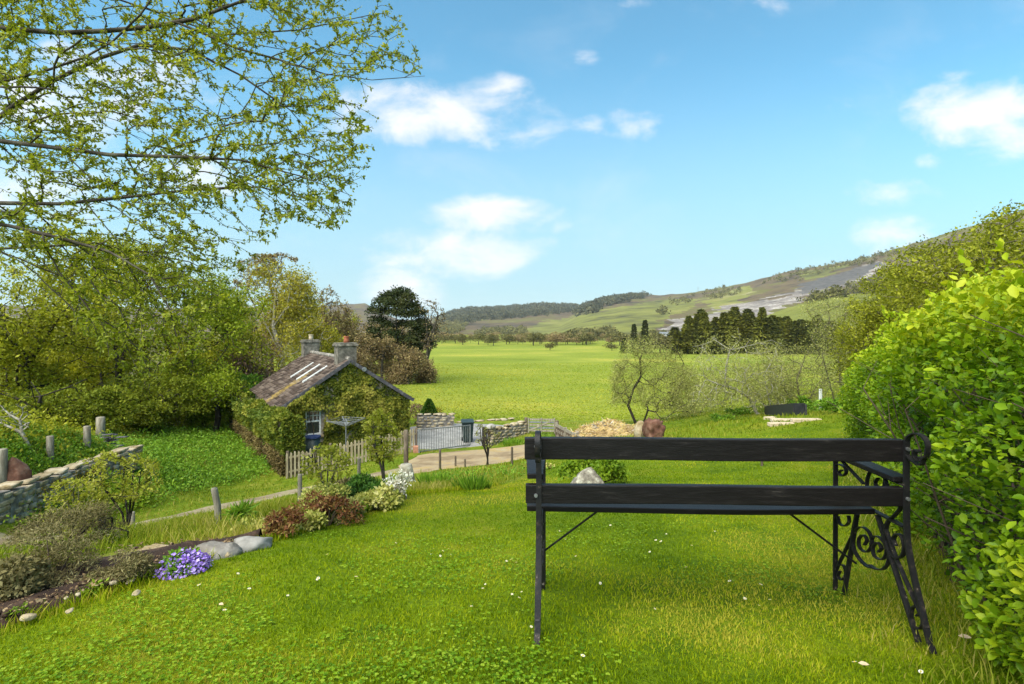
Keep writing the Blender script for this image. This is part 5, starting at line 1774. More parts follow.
# garden wall at the left, from beyond the frame to its broken end
wp = []
for c, Y, top in ((-130, 8.6, 515), (-60, 9.7, 503), (0, 11.0, 489), (40, 12.5, 478), (80, 14.2, 465), (100, 15.2, 458), (134, 17.0, 446)):
    x = (c - 512) / F * Y
    zt = (HY - top) / F * Y
    wp.append((x, Y, zt))
hts = [1.0, 1.0, .95, .9, .9, .8, .75]
stone_wall('stone_wall', 'mossy dry stone garden wall at the left edge below the wooden posts', [(p[0], p[1], p[2] - h) for p, h in zip(wp, hts)], hts, M['stone'], (.42, .34, .15), .5, True, 3)
# moss growing over the wall face
ms = []
for i in range(60):
    t = rg.uniform(2.6, 5.6); i0 = int(t); f = t - i0
    a, b_ = np.array(wp[i0]), np.array(wp[min(i0 + 1, 6)])
    q = a + (b_ - a) * f
    ms.append(q + np.array([.18 + .05 * rg.normal(), -.22, -.15 - .6 * rg.random()]))
M['moss'] = mat_leaf('golden_moss', [(.09, .07, .01), (.18, .13, .012), (.27, .19, .02), (.2, .2, .03)], .1, .9, .05, 3, .5)
s = lump_leaves(np.array(ms), .10 + .10 * rg.random(len(ms)), 9000, .035, rg, squash=.9)
mo = leaves('moss', s[0], s[1], s[2], s[3], M['moss'], None, .7, 'diamond', s[4])
tag(mo, kind='stuff')

# stones of the far yard
def low_wall(name, lab, a, b, ya, yb, ta, tb_, ba, bb_, mat, cope):
    A, B = at(a, ya), at(b, yb)
    za, zb_ = (HY - ba) / F * ya, (HY - bb_) / F * yb
    ha, hb2 = (ba - ta) / F * ya, (bb_ - tb_) / F * yb
    stone_wall(name, lab, [(A.x, ya, za - .15), ((A.x + B.x) / 2, (ya + yb) / 2, (za + zb_) / 2 - .15), (B.x, yb, zb_ - .15)], [ha + .1, (ha + hb2) / 2 + .1, hb2 + .1], mat, (.36, .3, .14), .45, True, 2, cope)


low_wall('yard_wall', 'squared grey stone wall at the back left of the gravel yard', 417, 453, 28.0, 28.6, 414, 413.5, 427, 427, M['stone'], M['stone'])
low_wall('yard_wall', 'long low pale wall along the back of the gravel yard', 449, 512, 29.5, 31, 422.5, 418, 428, 425, M['stone'], M['stone'])
low_wall('yard_wall', 'sloping rubble wall between the bin and the field gate', 490, 525, 24.4, 26.6, 428.5, 420.5, 439, 435, M['stone'], M['stone'])
p = at(484.5, 24.3)
pt = empty('gate_pillar', p, 'short dark gate post with pale stone cap at the end of the rubble wall', 'pillar')
hp_ = (HY - 427) / F * 24.3 - p.z
MB().box((0, 0, hp_ / 2 - .1), (.22, .22, hp_ + .2)).build('shaft', M['bark_dark'], pt, .02)
w_, f_ = rock_geo((.42, .34, .22), rg, 3, 10)
np_mesh('cap', w_ + np.array([[.28, 0, hp_ + .02]]), f_, M['stone_white'], pt, smooth=True)

# field gate of five bars
a, b = at(528, 26.3), at(555, 25.4)
fg = empty('field_gate', a, 'silvery wooden five bar field gate beside the rubble heap', 'gate')
d = b - a
hg = (HY - 420) / F * 26 - a.z
for i in range(5):
    z = .18 + (hg - .2) * i / 4
    MB().bar((0, 0, z), (d.x, d.y, d.z + z), .03, .085).build('bar', M['grey_metal'] if i % 2 else M['post'], fg, .004)
mb = MB()
for t in (.02, .5, .98):
    mb.bar(d * t + Vector((0, -.03, .08)), d * t + Vector((0, -.03, hg + .06)), .05, .09, up=(0, 1, 0))
mb.bar((0, -.02, .15), (d.x, d.y - .02, d.z + hg), .03, .07)
mb.build('gate_frame', M['post'], fg)
for (c, Y, top, lab) in ((526, 26.5, 418, 'stout wooden post at the hanging side of the field gate'), (557, 25.2, 421, 'wooden post at the free end of the field gate')):
    p = at(c, Y); o = empty('gate_post', p, lab, 'post'); h = (HY - top) / F * Y - p.z
    MB().box((0, 0, h / 2 - .15), (.16, .16, h + .3)).build('shaft', M['post_dark'], o, .015)
    MB().add([(-.08, -.08, h), (.08, -.08, h), (.08, .08, h), (-.08, .08, h), (0, 0, h + .05)], [(0, 1, 4), (1, 2, 4), (2, 3, 4), (3, 0, 4)]).build('top', M['post_dark'], o)

# rubble and manure heap with its timber side
hc = at(607, 20.8)
k1, k2 = 46, 34
U, Vv = np.meshgrid(np.linspace(-1, 1, k1), np.linspace(-1, 1, k2))
R0 = np.hypot(U, Vv)
hx, hy = hc.x + U * 1.62, hc.y + Vv * 1.9
prof = np.clip(1 - np.maximum(np.abs(U) ** 2.6, np.abs(Vv) ** 2.6), 0, 1) ** .55
hzv = gz(hx.ravel(), hy.ravel()).reshape(hx.shape)
hh = (.50 - .10 * U + .22 * np.exp(-((U - .1) / .5) ** 2)) * prof + prof * ((fbm(U * 4, Vv * 4, 71, 4) - .5) * .45 + (fbm(U * 13, Vv * 13, 72, 3) - .5) * .2)
zt = hzv - .05 + hh
i, j = np.meshgrid(np.arange(k2 - 1), np.arange(k1 - 1), indexing='ij'); i, j = i.ravel(), j.ravel()
q = np.stack([i * k1 + j, i * k1 + j + 1, (i + 1) * k1 + j + 1, (i + 1) * k1 + j], -1)
M['heap'] = mat_noise('straw_rubble', [(0, (.12, .075, .04)), (.3, (.27, .18, .08)), (.55, (.40, .28, .13)), (.75, (.46, .35, .13)), (1, (.45, .41, .36))], 2.2, 9, .95, .9, 12, .06)
M['straw'] = mat_leaf('straw_litter', [(.2, .12, .05), (.38, .26, .10), (.5, .38, .12), (.42, .38, .33)], .1, .9, .1)
he_ = empty('rubble_heap', hc, 'broad straw covered rubble heap below the lawn', 'heap')
np_mesh('mound', np.stack([hx.ravel() - hc.x, hy.ravel() - hc.y, zt.ravel() - hc.z], -1), q, M['heap'], he_, smooth=True)
ns = 5000
ri = rg.integers(0, hx.size, ns)
pos = np.stack([hx.ravel()[ri] - hc.x + rg.normal(size=ns) * .04, hy.ravel()[ri] - hc.y + rg.normal(size=ns) * .05, zt.ravel()[ri] - hc.z + .015], -1)
keep = prof.ravel()[ri] > .2
leaves('straw', pos[keep], unit(rdir(keep.sum(), rg) * np.array([[1, 1, .35]])), unit(rdir(keep.sum(), rg) * .5 + np.array([[0, 0, 1]])), .08 + .16 * rg.random(keep.sum()), M['straw'], he_, .18)
its = []
for i in range(70):
    r_ = rg.integers(0, hx.size)
    if prof.ravel()[r_] < .3: continue
    sz = rg.uniform(.08, .24)
    its.append(((hx.ravel()[r_] - hc.x, hy.ravel()[r_] - hc.y, zt.ravel()[r_] - hc.z + .01), (sz * 1.4, sz, sz * .6), rg.uniform(0, 3)))
V, F_ = many_rocks(its, rg, 2)
np_mesh('rubble', V, F_, M['stone_grey'], he_, smooth=True)
a, b = at(556.5, 21.6), at(588, 18.2)
pn = empty('timber_pen', a, 'weathered timber rail side along the left of the rubble heap', 'fence')
za, zb_ = (HY - 425) / F * 21.6 - a.z, (HY - 442) / F * 18.2 - a.z
d = Vector((b.x - a.x, b.y - a.y, 0))
for k_, dz in enumerate((0, -.22, -.45)):
    MB().bar((0, -.05, za + dz), (d.x, d.y - .05, zb_ + dz), .04, .12).build('rail', M['post'], pn, .005)
for t in (0, .33, .66, 1.0):
    q_ = d * t
    zt_ = za + (zb_ - za) * t
    MB().box((q_.x, q_.y + .02, zt_ - .45), (.1, .1, 1.1)).build('post', M['post'], pn, .008)
mb = MB()
for i in range(16):
    t = (i + .5) / 16
    q_ = d * t; zt_ = za + (zb_ - za) * t
    mb.box((q_.x, q_.y + .09, zt_ - .5), (.16, .03, .9))
mb.build('boards', M['post_dark'], pn)
# rust red chunk beside the heap
p = G(653, 440)
o = rock('rusty_stump', 'rust red tree stump between the rubble heap and the orchard', 'stump', p, (.60, .5, .72), M['stone_rust'], rg, .18, .2, 4, 16, None, None, .72, .16)
p = G(641, 440)
rock('pale_stone', 'small pale stone leaning on the left of the rust red stump', 'stone', p, (.3, .25, .55), M['stone'], rg, .2, .3)

# wooden posts
POSTS = [  # column, base row, top row, width m, lean, material, label
    (219, 523, 488, .10, -.10, 'post', 'leaning pale wooden fence post alone on the slope below the track'),
    (300, 507, 474, .08, 0, 'post', 'wooden post among the pale sapling stems above the red shrubs'),
    (359, 497, 458, .07, 0, 'post', 'thin pale post just left of the yellow green sapling'),
    (406, 468, 430, .10, 0, 'post_dark', 'dark brown post rising behind the cut stump'),
    (440, 470, 449, .05, 0, 'post_dark', 'thin dark stake on the verge in front of the yard gate'),
    (455.5, 467, 456, .05, 0, 'post_dark', 'left of the two short dark stakes beside the multi stemmed bush'),
    (465, 467, 459, .05, 0, 'post_dark', 'right of the two short dark stakes beside the multi stemmed bush'),
    (512, 465, 447, .06, 0, 'post_dark', 'thin dark stake just left of the bench on the verge'),
    (762, 466, 448, .05, 0, 'post_dark', 'short brown stake standing alone in the far lawn seen under the top rail'),
    (2, 486, 449, .14, 0, 'post', 'thick pale post at the left edge behind the stone wall'),
    (50, 458, 436, .13, 0, 'post', 'wooden post behind the stone wall, second from the left edge'),
    (87, 447, 426, .12, 0, 'post', 'wooden post behind the stone wall with dark netting beside it'),
    (100.5, 438, 417, .14, 0, 'post', 'tallest brown wooden post behind the broken end of the stone wall'),
    (132, 527, 512, .09, 0, 'post', 'pale post behind the thin yellow green garden tree')]
PW = dict(zip([q[-1] for q in POSTS], (6.5, 4.5, 3.5, 5, 2.5, 2, 2, 2.5, 2.5, 9, 6.5, 6.5, 8, 5.5)))
for c, br, tr_, wd, lean, mt, lab in POSTS:
    p = G(c, br)
    h = (br - tr_) / F * p.y
    wd = PW[lab] / F * p.y
    lean *= p.y / 11.0
    mb = MB()
    mb.tube([(0, 0, -.25), (lean * .3, 0, h * .5), (lean, .0, h - .015), (lean, 0, h)], [wd * .5, wd * .48, wd * .47, wd * .40], 9)
    o = mb.build('wooden_post', M[mt], None, 0, True, loc=p)
    tag(o, lab, 'post', 'wooden posts around the garden')

# stump, rocks
M['lichen_rock'] = mat_noise('lichen_rock', [(0, (.07, .06, .048)), (.4, (.17, .15, .12)), (.62, (.26, .235, .19)), (.8, (.40, .38, .31)), (1, (.5, .48, .38))], 16, 8, .95, .8, 40, .02)
p = G(408, 483)
w_ = MB().tube([(0, 0, -.1), (.0, 0, .1), (-.02, 0, .32), (-.06, .0, .52), (-.06, 0, .55)], [.23, .20, .175, .17, .15], 14)
tag(w_.build('cut_stump', M['bark_pale'], None, 0, True, loc=p), 'pale grey cut tree stump on the slope beside the track', 'stump')
p = G(587, 488)
bm = bmesh.new()
for q_ in ((-.20, -.10, -.06), (.21, -.12, -.06), (.24, .12, -.06), (-.16, .16, -.06), (-.17, -.11, .10), (.19, -.09, .09), (.16, .10, .14), (-.10, .10, .16), (-.06, -.05, .235), (.045, -.03, .265), (.07, .05, .22), (-.02, -.13, .12), (.10, -.125, .11), (-.22, .02, .03)):
    bm.verts.new(Vector(q_) * (p.y / 6.3))
bmesh.ops.convex_hull(bm, input=bm.verts)
bmesh.ops.subdivide_edges(bm, edges=bm.edges, cuts=3, use_grid_fill=True)
bmesh.ops.triangulate(bm, faces=bm.faces)
rv_ = np.array([v_.co[:] for v_ in bm.verts]); bm.verts.index_update()
rf_ = np.array([[v_.index for v_ in f_.verts] for f_ in bm.faces]); bm.free()
rv_ = rv_ * (1 + .10 * (fbm(rv_[:, 0] * 14 + 3, rv_[:, 2] * 14 + rv_[:, 1] * 9, 5, 3) - .5))[:, None]
o = np_mesh('pointed_rock', rv_, rf_, M['lichen_rock'], None, loc=p)
tag(o, 'pointed grey lichen spotted rock in front of the green bush, seen under the bench rail', 'rock')
p = G(252, 549)
rock('white_boulder', 'smooth white boulder at the upper end of the soil bed', 'boulder', p, (.27, .2, .14), M['stone_white'], rg, .42, .5, 4, 16)
rock('grey_boulder', 'rough grey boulder between the purple flowers and the white boulder', 'boulder', G(214, 557), (.26, .2, .15), M['stone_grey'], rg, .45, .3, 4, 12)
rock('grey_boulder', 'flat pale grey stone behind the purple flowers', 'boulder', G(160, 556), (.26, .2, .09), M['stone'], rg, .3, .1, 4, 12)
rock('red_boulder', 'upright rust red boulder behind the left end of the stone wall', 'boulder', at(15, 11.9, .02), (.5, .4, .85), M['stone_rust'], rg, .05, .3, 4, 10, taper=.12)
sl_ = empty('slate_pile', at(110, 18.2), 'pile of dark slates behind the broken end of the stone wall', 'slates')
its = [((rg.normal() * .25, rg.normal() * .12, .06 + i * .03), (.55, .35, .05), rg.normal() * .3) for i in range(14)]
V, F_ = many_rocks(its, rg, 2)
np_mesh('slates', V, F_, M['slate_pile'], sl_, smooth=True)

# pale bare tree behind the wall
b = at(33, 13.6)
Y = b.y
q = lambda c, r, d=0: np.array(P(c, r, Y + d))
ts = np.array([q(rg.uniform(-20, 32), rg.uniform(402, 432), rg.normal() * .3) for _ in range(46)])
tree('bare_fruit_tree', 'small pale leafless tree behind the left end of the stone wall', 'tree', b, [[np.array(b) - np.array([0, 0, .1]), q(28, 445), q(22, 433), q(12, 428), q(2, 424)], [q(22, 433), q(20, 420), q(10, 415), q(0, 405)], [q(20, 422), q(28, 415)]], ts,
     lambda tips: twig_leaves(tips, 2, .04, rg, .8, .4), M['leaf_orchard'], M['bark_pale'], step=.15, rtip=.009, rg=rg, rmax=.06)

# solar lamp: small dark panel on a bent stalk
p = G(128, 541)
pb = P(105.5, 523.5, p.y)
k_ = p.y / F * 13 / .28
so = empty('lantern_frame', p, 'small blue grey panel in a dark frame on a thin bent stalk above the bed', 'garden lantern')
dv = pb - p
MB().tube([(0, 0, -.1), (0, 0, dv.z * .55), (dv.x * .4, 0, dv.z * .72), (dv.x * .8, 0, dv.z * .80)], .006, 6).build('stalk', M['bench_iron'], so)
mb = MB()
for (cx, cz, sx_, sz) in ((0, .12, .28, .02), (0, -.12, .28, .02), (-.14, 0, .02, .26), (.14, 0, .02, .26)):
    mb.box((dv.x + cx * k_, 0, dv.z + cz * k_), (sx_ * k_, .02, sz * k_))
mb.build('frame', M['bench_iron'], so)
MB().box((dv.x - .06 * k_, 0, dv.z), (.13 * k_, .012, .22 * k_)).build('panel', M['slate_pile'], so)

# far end of the lawn: black raised bed, bird table, planks
a, b = G(772, 414), G(806, 415)
rb_ = empty('raised_bed', a, 'black edged raised bed in front of the willow scrub', 'raised bed')
d = b - a
h = 6.5 / F * a.y
mb = MB()
mb.bar(Vector((0, 0, h * .5)), Vector((d.x, d.y, d.z + h * .5 - .03)), .05, h + .1)
mb.bar(Vector((-.1, .4, h * .3)), Vector((d.x - .1, d.y + .4, d.z + h * .3)), .05, h + .1)
mb.bar(Vector((0, .03, h * .5)), Vector((-.1, .38, h * .3)), .05, h + .1); mb.bar(Vector((d.x, d.y + .03, d.z + h * .5)), Vector((d.x - .1, d.y + .38, d.z + h * .3)), .05, h + .1)
mb.build('edging', M['black_board'], rb_)
MB().add([(0.02, .04, h * .8), (d.x - .02, d.y + .04, d.z + h * .8), (d.x - .1, d.y + .36, d.z + h * .5), (-.08, .36, h * .5)], [(0, 1, 2, 3)]).build('soil', M['soil'], rb_)
p = G(820.5, 410)
bt = empty('bird_table', p, 'wooden bird table on a pale post left of the leafy hedge', 'bird table')
h = 21 / F * p.y
MB().box((0, 0, h / 2 - .1), (.09, .09, h + .2)).build('post', M['white_paint'], bt, .008)
MB().box((.22, 0, h * .28), (.72, .35, .05)).build('tray', M['plank_pale'], bt, .006)
MB().box((.22, 0, h * .16), (.62, .06, .05)).build('shelf', M['post'], bt, .006)
for i, (c, r, L, a_, lab) in enumerate(((781, 425, .62, .05, 'pale sawn plank lying at the near end of the far lawn clearing'), (783, 421, .60, -.1, 'pale sawn plank lying behind the first one on the far lawn'), (806, 421, .72, .0, 'longer pale plank lying nearest the raised bed'), (770, 419, .3, .3, 'short pale log end on the far lawn left of the planks'))):
    p = G(c, r)
    o = MB().box((0, 0, .015), (L, .17, .09), a_).build('timber_plank', M['plank_pale'], None, .012, loc=p)
    tag(o, lab, 'plank')
# ------------------------------------------------------------------ garden plants
rg = np.random.default_rng(51)
M['leaf_conifer'] = mat_leaf('dark_green_shrub', [(.012, .035, .006), (.03, .085, .010), (.06, .14, .015), (.11, .2, .03)], .2, .55, .3, 4)
M['leaf_red'] = mat_leaf('bronze_leaf', [(.045, .024, .012), (.12, .042, .02), (.20, .10, .03), (.29, .28, .08)], .3, .5, .3, 3, .6)
M['leaf_varieg'] = mat_leaf('variegated_leaf', [(.10, .14, .02), (.26, .28, .05), (.46, .43, .12), (.62, .58, .28)], .3, .5, .3, 4)
M['leaf_grey'] = mat_leaf('grey_green_leaf', [(.055, .047, .02), (.125, .105, .042), (.20, .17, .07), (.27, .25, .13)], .2, .7, .2, 3)
M['leaf_lush'] = mat_leaf('lush_green_leaf', [(.045, .11, .008), (.095, .20, .013), (.16, .28, .02), (.25, .36, .04)], .3, .5, .3, 1.0, .5)
M['leaf_bright'] = mat_leaf('bright_shrub_leaf', [(.06, .12, .008), (.13, .22, .012), (.21, .30, .018), (.32, .40, .04)], .35, .5, .3, 4)
M['flower_purple'] = mat_leaf('purple_petal', [(.16, .08, .42), (.26, .15, .58), (.38, .26, .7), (.5, .4, .78)], .25, .6, .1, 9, .4)
M['flower_white'] = mat_leaf('white_petal', [(.55, .52, .45), (.7, .68, .6), (.8, .78, .72), (.85, .84, .8)], .25, .6, .1, 9, .3)
M['flower_yellow'] = mat_leaf('yellow_petal', [(.5, .4, .1), (.62, .55, .2), (.7, .65, .35), (.75, .72, .5)], .25, .6, .1, 9, .3)


def m_at(p, px):
    return px * p.y / F


def cards(name, e, n, rad, zc, ln, mat, zmin=0.0, ratio=.7, up=.7, power=.5, seed=1):
    """petals or buds over the top of a dome of radii rad centred zc up"""
    r2 = np.random.default_rng(seed)
    d = rdir(n, r2); d[:, 2] = np.abs(d[:, 2])
    keep = d[:, 2] > zmin; d = d[keep]
    pos = d * np.asarray(rad)[None] * ((.62 + .28 * r2.random(len(d))) + .42 * vnoise(d[:, 0] * 3.2 + 5, d[:, 1] * 3.2 + d[:, 2] * 2, seed))[:, None] + np.array([[0, 0, zc]])
    leaves(name, pos, unit(rdir(len(d), r2) + d * .3), unit(d + rdir(len(d), r2) * .5 + np.array([[0, 0, up]])), ln * (.7 + .6 * r2.random(len(d))), mat, e, ratio, 'diamond')


# lavender-like grey shrubs and others in the soil bed
b = G(52, 592); w = m_at(b, 56)
bush('lavender_bush', 'large grey brown twiggy bush in the soil bed, left of the smaller one', 'bush', b, (w, w * .7, m_at(b, 60)), 6500, .024, M['leaf_grey'], M['twig'], None, 22, .30, rg, .18, zc=.5, nstem=14, stem_r=.006)
b = G(122, 585); w = m_at(b, 30)
bush('lavender_bush', 'smaller grey brown twiggy bush beside the purple flowers', 'bush', b, (w, w * .8, m_at(b, 32)), 3000, .022, M['leaf_grey'], M['twig'], None, 12, .38, rg, .22, zc=.5, nstem=10, stem_r=.005)
b = G(8, 607); w = m_at(b, 36)
bush('silver_bush', 'silvery green leafy bush at the left edge of the soil bed', 'bush', b, (w, w * .8, m_at(b, 50)), 3400, .026, M['leaf_grey'], M['twig_olive'], None, 12, .38, rg, .5, zc=.5, nstem=10, stem_r=.006)
b = G(66, 552); w = m_at(b, 60)
bush('heather_bush', 'loose olive brown bush behind the lavender above the track', 'bush', b, (w, w * .7, m_at(b, 44)), 6500, .034, M['leaf_grey'], M['twig'], None, 18, .34, rg, .2, zc=.5, nstem=12, stem_r=.01)
# purple aubrieta
b = G(184, 573); w = m_at(b, 21)
e = bush('purple_flowers', 'low mound of purple flowers at the edge of the soil bed', 'flowers', b, (w, w * .8, m_at(b, 20)), 1500, .022, M['leaf_lush'], None, None, 14, .42, rg, .6, zc=.35)
cards('blossom', e, 950, (w * 1.02, w * .82, m_at(b, 18)), m_at(b, 2), .018, M['flower_purple'], .05, .9)
# small seedlings in the bed
for c, r, px_, lab in ((90, 596, 9, 'tiny green seedling in the dark soil left of the stones'), (152, 578, 10, 'pale green young plant in the soil left of the purple flowers'), (125, 567, 11, 'fresh green leafy plant behind the smaller lavender')):
    b = G(c, r)
    bush('bed_seedling', lab, 'plant', b, (m_at(b, px_), m_at(b, px_), m_at(b, px_)), 160, .03, M['leaf_bright'], None, None, 5, .45, rg, .5)
# pebbles and earth clods
def peb(n, fx, name, mat, s0, s1, sub_=1):
    its = []
    for _ in range(n):
        y = rg.uniform(1.9, 3.75); x = float(lawn_edge(y)) - abs(rg.normal()) * fx - .01
        s = s0 + (s1 - s0) * rg.random() ** 4
        its.append(((x, y, gz1(x, y) + .045 + s * .1), (s * 1.4, s, s * .7), rg.uniform(0, 3)))
    V, F_ = many_rocks(its, rg, sub_)
    tag(np_mesh(name, V, F_, mat, None, smooth=False), kind='stuff')


lx_ = rg.uniform(1.6, 3.75, 2600); lit = np.stack([lawn_edge(lx_) - np.abs(rg.normal(size=2600)) * .5 - .01, lx_], -1)
lz = gz(lit[:, 0], lit[:, 1]) + .06 + .01 * rg.random(2600)
M['litter'] = mat_leaf('dead_leaf_litter', [(.05, .03, .018), (.12, .075, .04), (.22, .15, .08), (.34, .27, .16)], .1, .8, .1, 3)
tag(leaves('leaf_litter', np.stack([lit[:, 0], lit[:, 1], lz], -1), unit(rdir(2600, rg) * np.array([[1, 1, .3]])), unit(rdir(2600, rg) * .6 + np.array([[0, 0, 1]])), .008 + .022 * rg.random(2600), M['litter'], None, .5, 'diamond'), kind='stuff')
for i in range(16):
    y_ = rg.uniform(2.0, 3.7); x_ = float(lawn_edge(y_)) - rg.uniform(.02, .4)
    b = Vector((x_, y_, gz1(x_, y_) + .04))
    bush('bed_weed', 'tiny green weed in the dark soil of the bed', 'plant', b, (.03, .03, .03), 40, .022, M['leaf_bright'], None, 'weeds in the soil bed', 4, .5, rg, .5)
peb(330, .35, 'soil_clods', M['soil'], .012, .06)
peb(120, .30, 'pebbles', M['stone'], .008, .045, 2)
for c, r, s, lab in ((28, 625, 16, 'largest flat buff stone in the near soil bed'), (70, 618, 9, 'small buff stone right of the largest one in the near bed'), (136, 600, 11, 'pinkish stone at the lawn edge of the bed, the second from the flowers'), (130, 588, 9, 'pale stone at the foot of the smaller lavender'), (228, 561, 10, 'small pale stone between the lawn and the grey boulder'), (205, 568, 8, 'flat grey stone just right of the purple flowers')):
    b = G(c, r); k_ = m_at(b, s * .56)
    rock('bed_stone', lab, 'stone', b + Vector((0, 0, .03)), (k_ * 1.4, k_, k_ * .7), M['stone'], rg, .2, rg.uniform(0, 3), 3, 10)

# the planting above the white boulder
b = G(285, 537); w = m_at(b, 22)
bush('bronze_shrub', 'small bronze red shrub left of the larger one above the white boulder', 'shrub', b, (w, w * .8, m_at(b, 25)), 1300, .034, M['leaf_red'], M['twig'], None, 16, .28, rg, .4, nstem=10, stem_r=.006)
b = G(328, 526); w = m_at(b, 34)
bush('bronze_shrub', 'larger bronze red and cream shrub in front of the dark green conifer', 'shrub', b, (w, w * .8, m_at(b, 31)), 2100, .036, M['leaf_red'], M['twig'], None, 22, .26, rg, .4, nstem=10, stem_r=.008)
b = G(318, 520) + Vector((0, .30, 0)); b.z = gz1(b.x, b.y); w = m_at(b, 30)
bush('cream_shrub', 'cream variegated shrub behind the bronze red ones', 'shrub', b, (w, w * .8, m_at(b, 30)), 1700, .036, M['leaf_varieg'], M['twig_olive'], None, 12, .34, rg, .45, nstem=8)
b = G(345, 521); w = m_at(b, 22)
bush('bronze_shrub', 'low bronze and green shrub right of the larger red one', 'shrub', b, (w, w * .8, m_at(b, 20)), 1200, .045, M['leaf_orchard'], M['twig'], None, 10, .36, rg, .45, nstem=8)
b = G(355, 512) + Vector((0, .35, 0)); b.z = gz1(b.x, b.y); w = m_at(b, 24)
bush('green_conifer', 'rounded dark green conifer shrub behind the cream flowering shrub', 'shrub', b, (w, w * .9, m_at(b, 27)), 4600, .042, M['leaf_conifer'], M['twig'], None, 18, .34, rg, .3, zc=.45)
b = G(330, 512) + Vector((0, .45, 0)); b.z = gz1(b.x, b.y); w = m_at(b, 18)
bush('green_conifer', 'low grey green shrub just left of the dark green conifer', 'shrub', b, (w, w * .9, m_at(b, 22)), 1500, .05, M['leaf_grey'], M['twig'], None, 10, .36, rg, .4)
b = G(378, 509); w = m_at(b, 23)
bush('cream_flower_shrub', 'low shrub covered with cream yellow leaves at the upper edge of the lawn', 'shrub', b, (w, w * .8, m_at(b, 19)), 2200, .05, M['leaf_varieg'], M['twig_olive'], None, 14, .36, rg, .55, zc=.45)
b = G(396, 500); w = m_at(b, 9)
e = empty('white_heather', b, 'white flowering upright heather spikes beside the sapling', 'heather')
ss = [np.array([[rg.normal() * w * .4, rg.normal() * w * .4, 0], [rg.normal() * w * .7, rg.normal() * w * .5, m_at(b, rg.uniform(14, 30))]]) for _ in range(26)]
segs_mesh('stems', [s[0] for s in ss], [s[1] for s in ss], np.full(26, .006), np.full(26, .003), M['twig_olive'], e, 4)
tl = twig_leaves(ss, 34, .03, rg, .8, .3, .4, .4, .012)
leaves('blossom', tl[0], tl[1], tl[2], tl[3], M['flower_white'], e, .7, 'diamond', tl[4])
for c, r, w_, h_, lab in ((68, 0, 0, 0, ''),):
    pass
b = G(305, 531); w = m_at(b, 20)
bush('cream_shrub', 'low cream green shrub between the two bronze ones at the lawn edge', 'shrub', b, (w, w * .7, m_at(b, 16)), 900, .034, M['leaf_varieg'], M['twig_olive'], None, 12, .3, rg, .45, nstem=8)
b = G(352, 517); w = m_at(b, 16)
bush('olive_shrub', 'low olive green shrub between the bronze and the cream shrubs', 'shrub', b, (w, w * .7, m_at(b, 14)), 800, .034, M['leaf_bright'], M['twig_olive'], None, 12, .3, rg, .45, nstem=8)
b = G(258, 532); w = m_at(b, 26)
bush('pale_groundcover', 'low cream green ground plant between the boulder and the bronze shrubs', 'plant', b, (w, w * .9, m_at(b, 9)), 1100, .05, M['leaf_varieg'], None, None, 10, .4, rg, .4, zc=.3)
b = G(242, 522); w = m_at(b, 8)
bush('grass_clump', 'small upright green clump beside the leaning pale post', 'plant', b, (w, w, m_at(b, 12)), 400, .12, M['leaf_lush'], None, None, 8, .4, rg, .12, zc=.35)

# daffodil clumps without flowers on the slope
GDf = 'green clumps of daffodil leaves on the slope'
def blades(name, lab, b, w, h, n, mat, group=None, cat='plant'):
    e = empty(name, b, lab, cat, group)
    r = w * np.sqrt(rg.random(n)); a = rg.random(n) * 6.28
    pos = np.stack([r * np.cos(a), r * np.sin(a), 0 * r - .02], -1)
    ax = unit(np.stack([np.cos(a) * r / w * .5 + rg.normal(size=n) * .18, np.sin(a) * r / w * .5 + rg.normal(size=n) * .18, 1 + 0 * r], -1))
    leaves('leaves', pos, ax, rdir(n, rg), h * (.6 + .5 * rg.random(n)), mat, e, .09, 'diamond')
    return e
for c, r, w_, h_, lab in ((428, 485, 7, 10, 'first green leaf clump on the slope, counting from the cut stump'), (441, 484, 6, 9, 'second green leaf clump on the slope, counting from the cut stump'), (463, 489, 6, 10, 'green leaf clump on the slope between two larger ones'), (474, 490, 9, 15, 'largest and brightest green leaf clump on the slope'), (483, 489, 6, 8, 'low green leaf clump nearest to the bench')):
    b = G(c, r); blades('daffodil_clump', lab, b, m_at(b, w_), m_at(b, h_ + 4), 170, M['leaf_lush'], GDf)
b = G(396, 491)
# saplings
M['leaf_sapling'] = mat_leaf('sapling_leaf', [(.13, .15, .015), (.23, .25, .025), (.34, .34, .045), (.50, .47, .15)], .45, .55, .2, 1.5, .4)
def sapling(name, lab, c, br, tr_, w_, per, ln, mat, bark, stems=4, n_t=60, skew=0, low=.35, dy=0.0, rtip=.004, Yf=None):
    b = at(c, Yf) if Yf else G(c, br) + Vector((0, dy, 0)); b.z = gz1(b.x, b.y); Y = b.y
    brow = HY - F * b.z / Y
    H = brow - tr_
    q = lambda cc, t, d=0: np.array(P(cc, brow - H * t, Y + d))
    sd = []
    for i in range(stems):
        o = rg.uniform(-1, 1) * w_ * .5
        sd.append([np.array(b) + np.array([rg.normal() * .03, rg.normal() * .03, -.05]), q(c + o * .25 + skew * .2, .3, rg.normal() * .1), q(c + o + skew, .62, rg.normal() * .15), q(c + o * 1.2 + skew, .88, rg.normal() * .15)])
    ts = np.array([q(c + skew * t + w_ * math.sqrt(max(0, 1 - (2 * (t - low) / (1 - low) - 1) ** 2 * .85)) * rg.uniform(-1, 1), t, rg.normal() * w_ * Y / F * .5) for t in low + (1 - low) * rg.random(n_t)])
    return tree(name, lab, 'tree', b, sd, ts, lambda tips: twig_leaves(tips, per, ln, rg, .75, .15, .4, .4, .02), mat, bark, None, step=.12, rtip=rtip, rg=rg, pen=.1, rmax=.05)
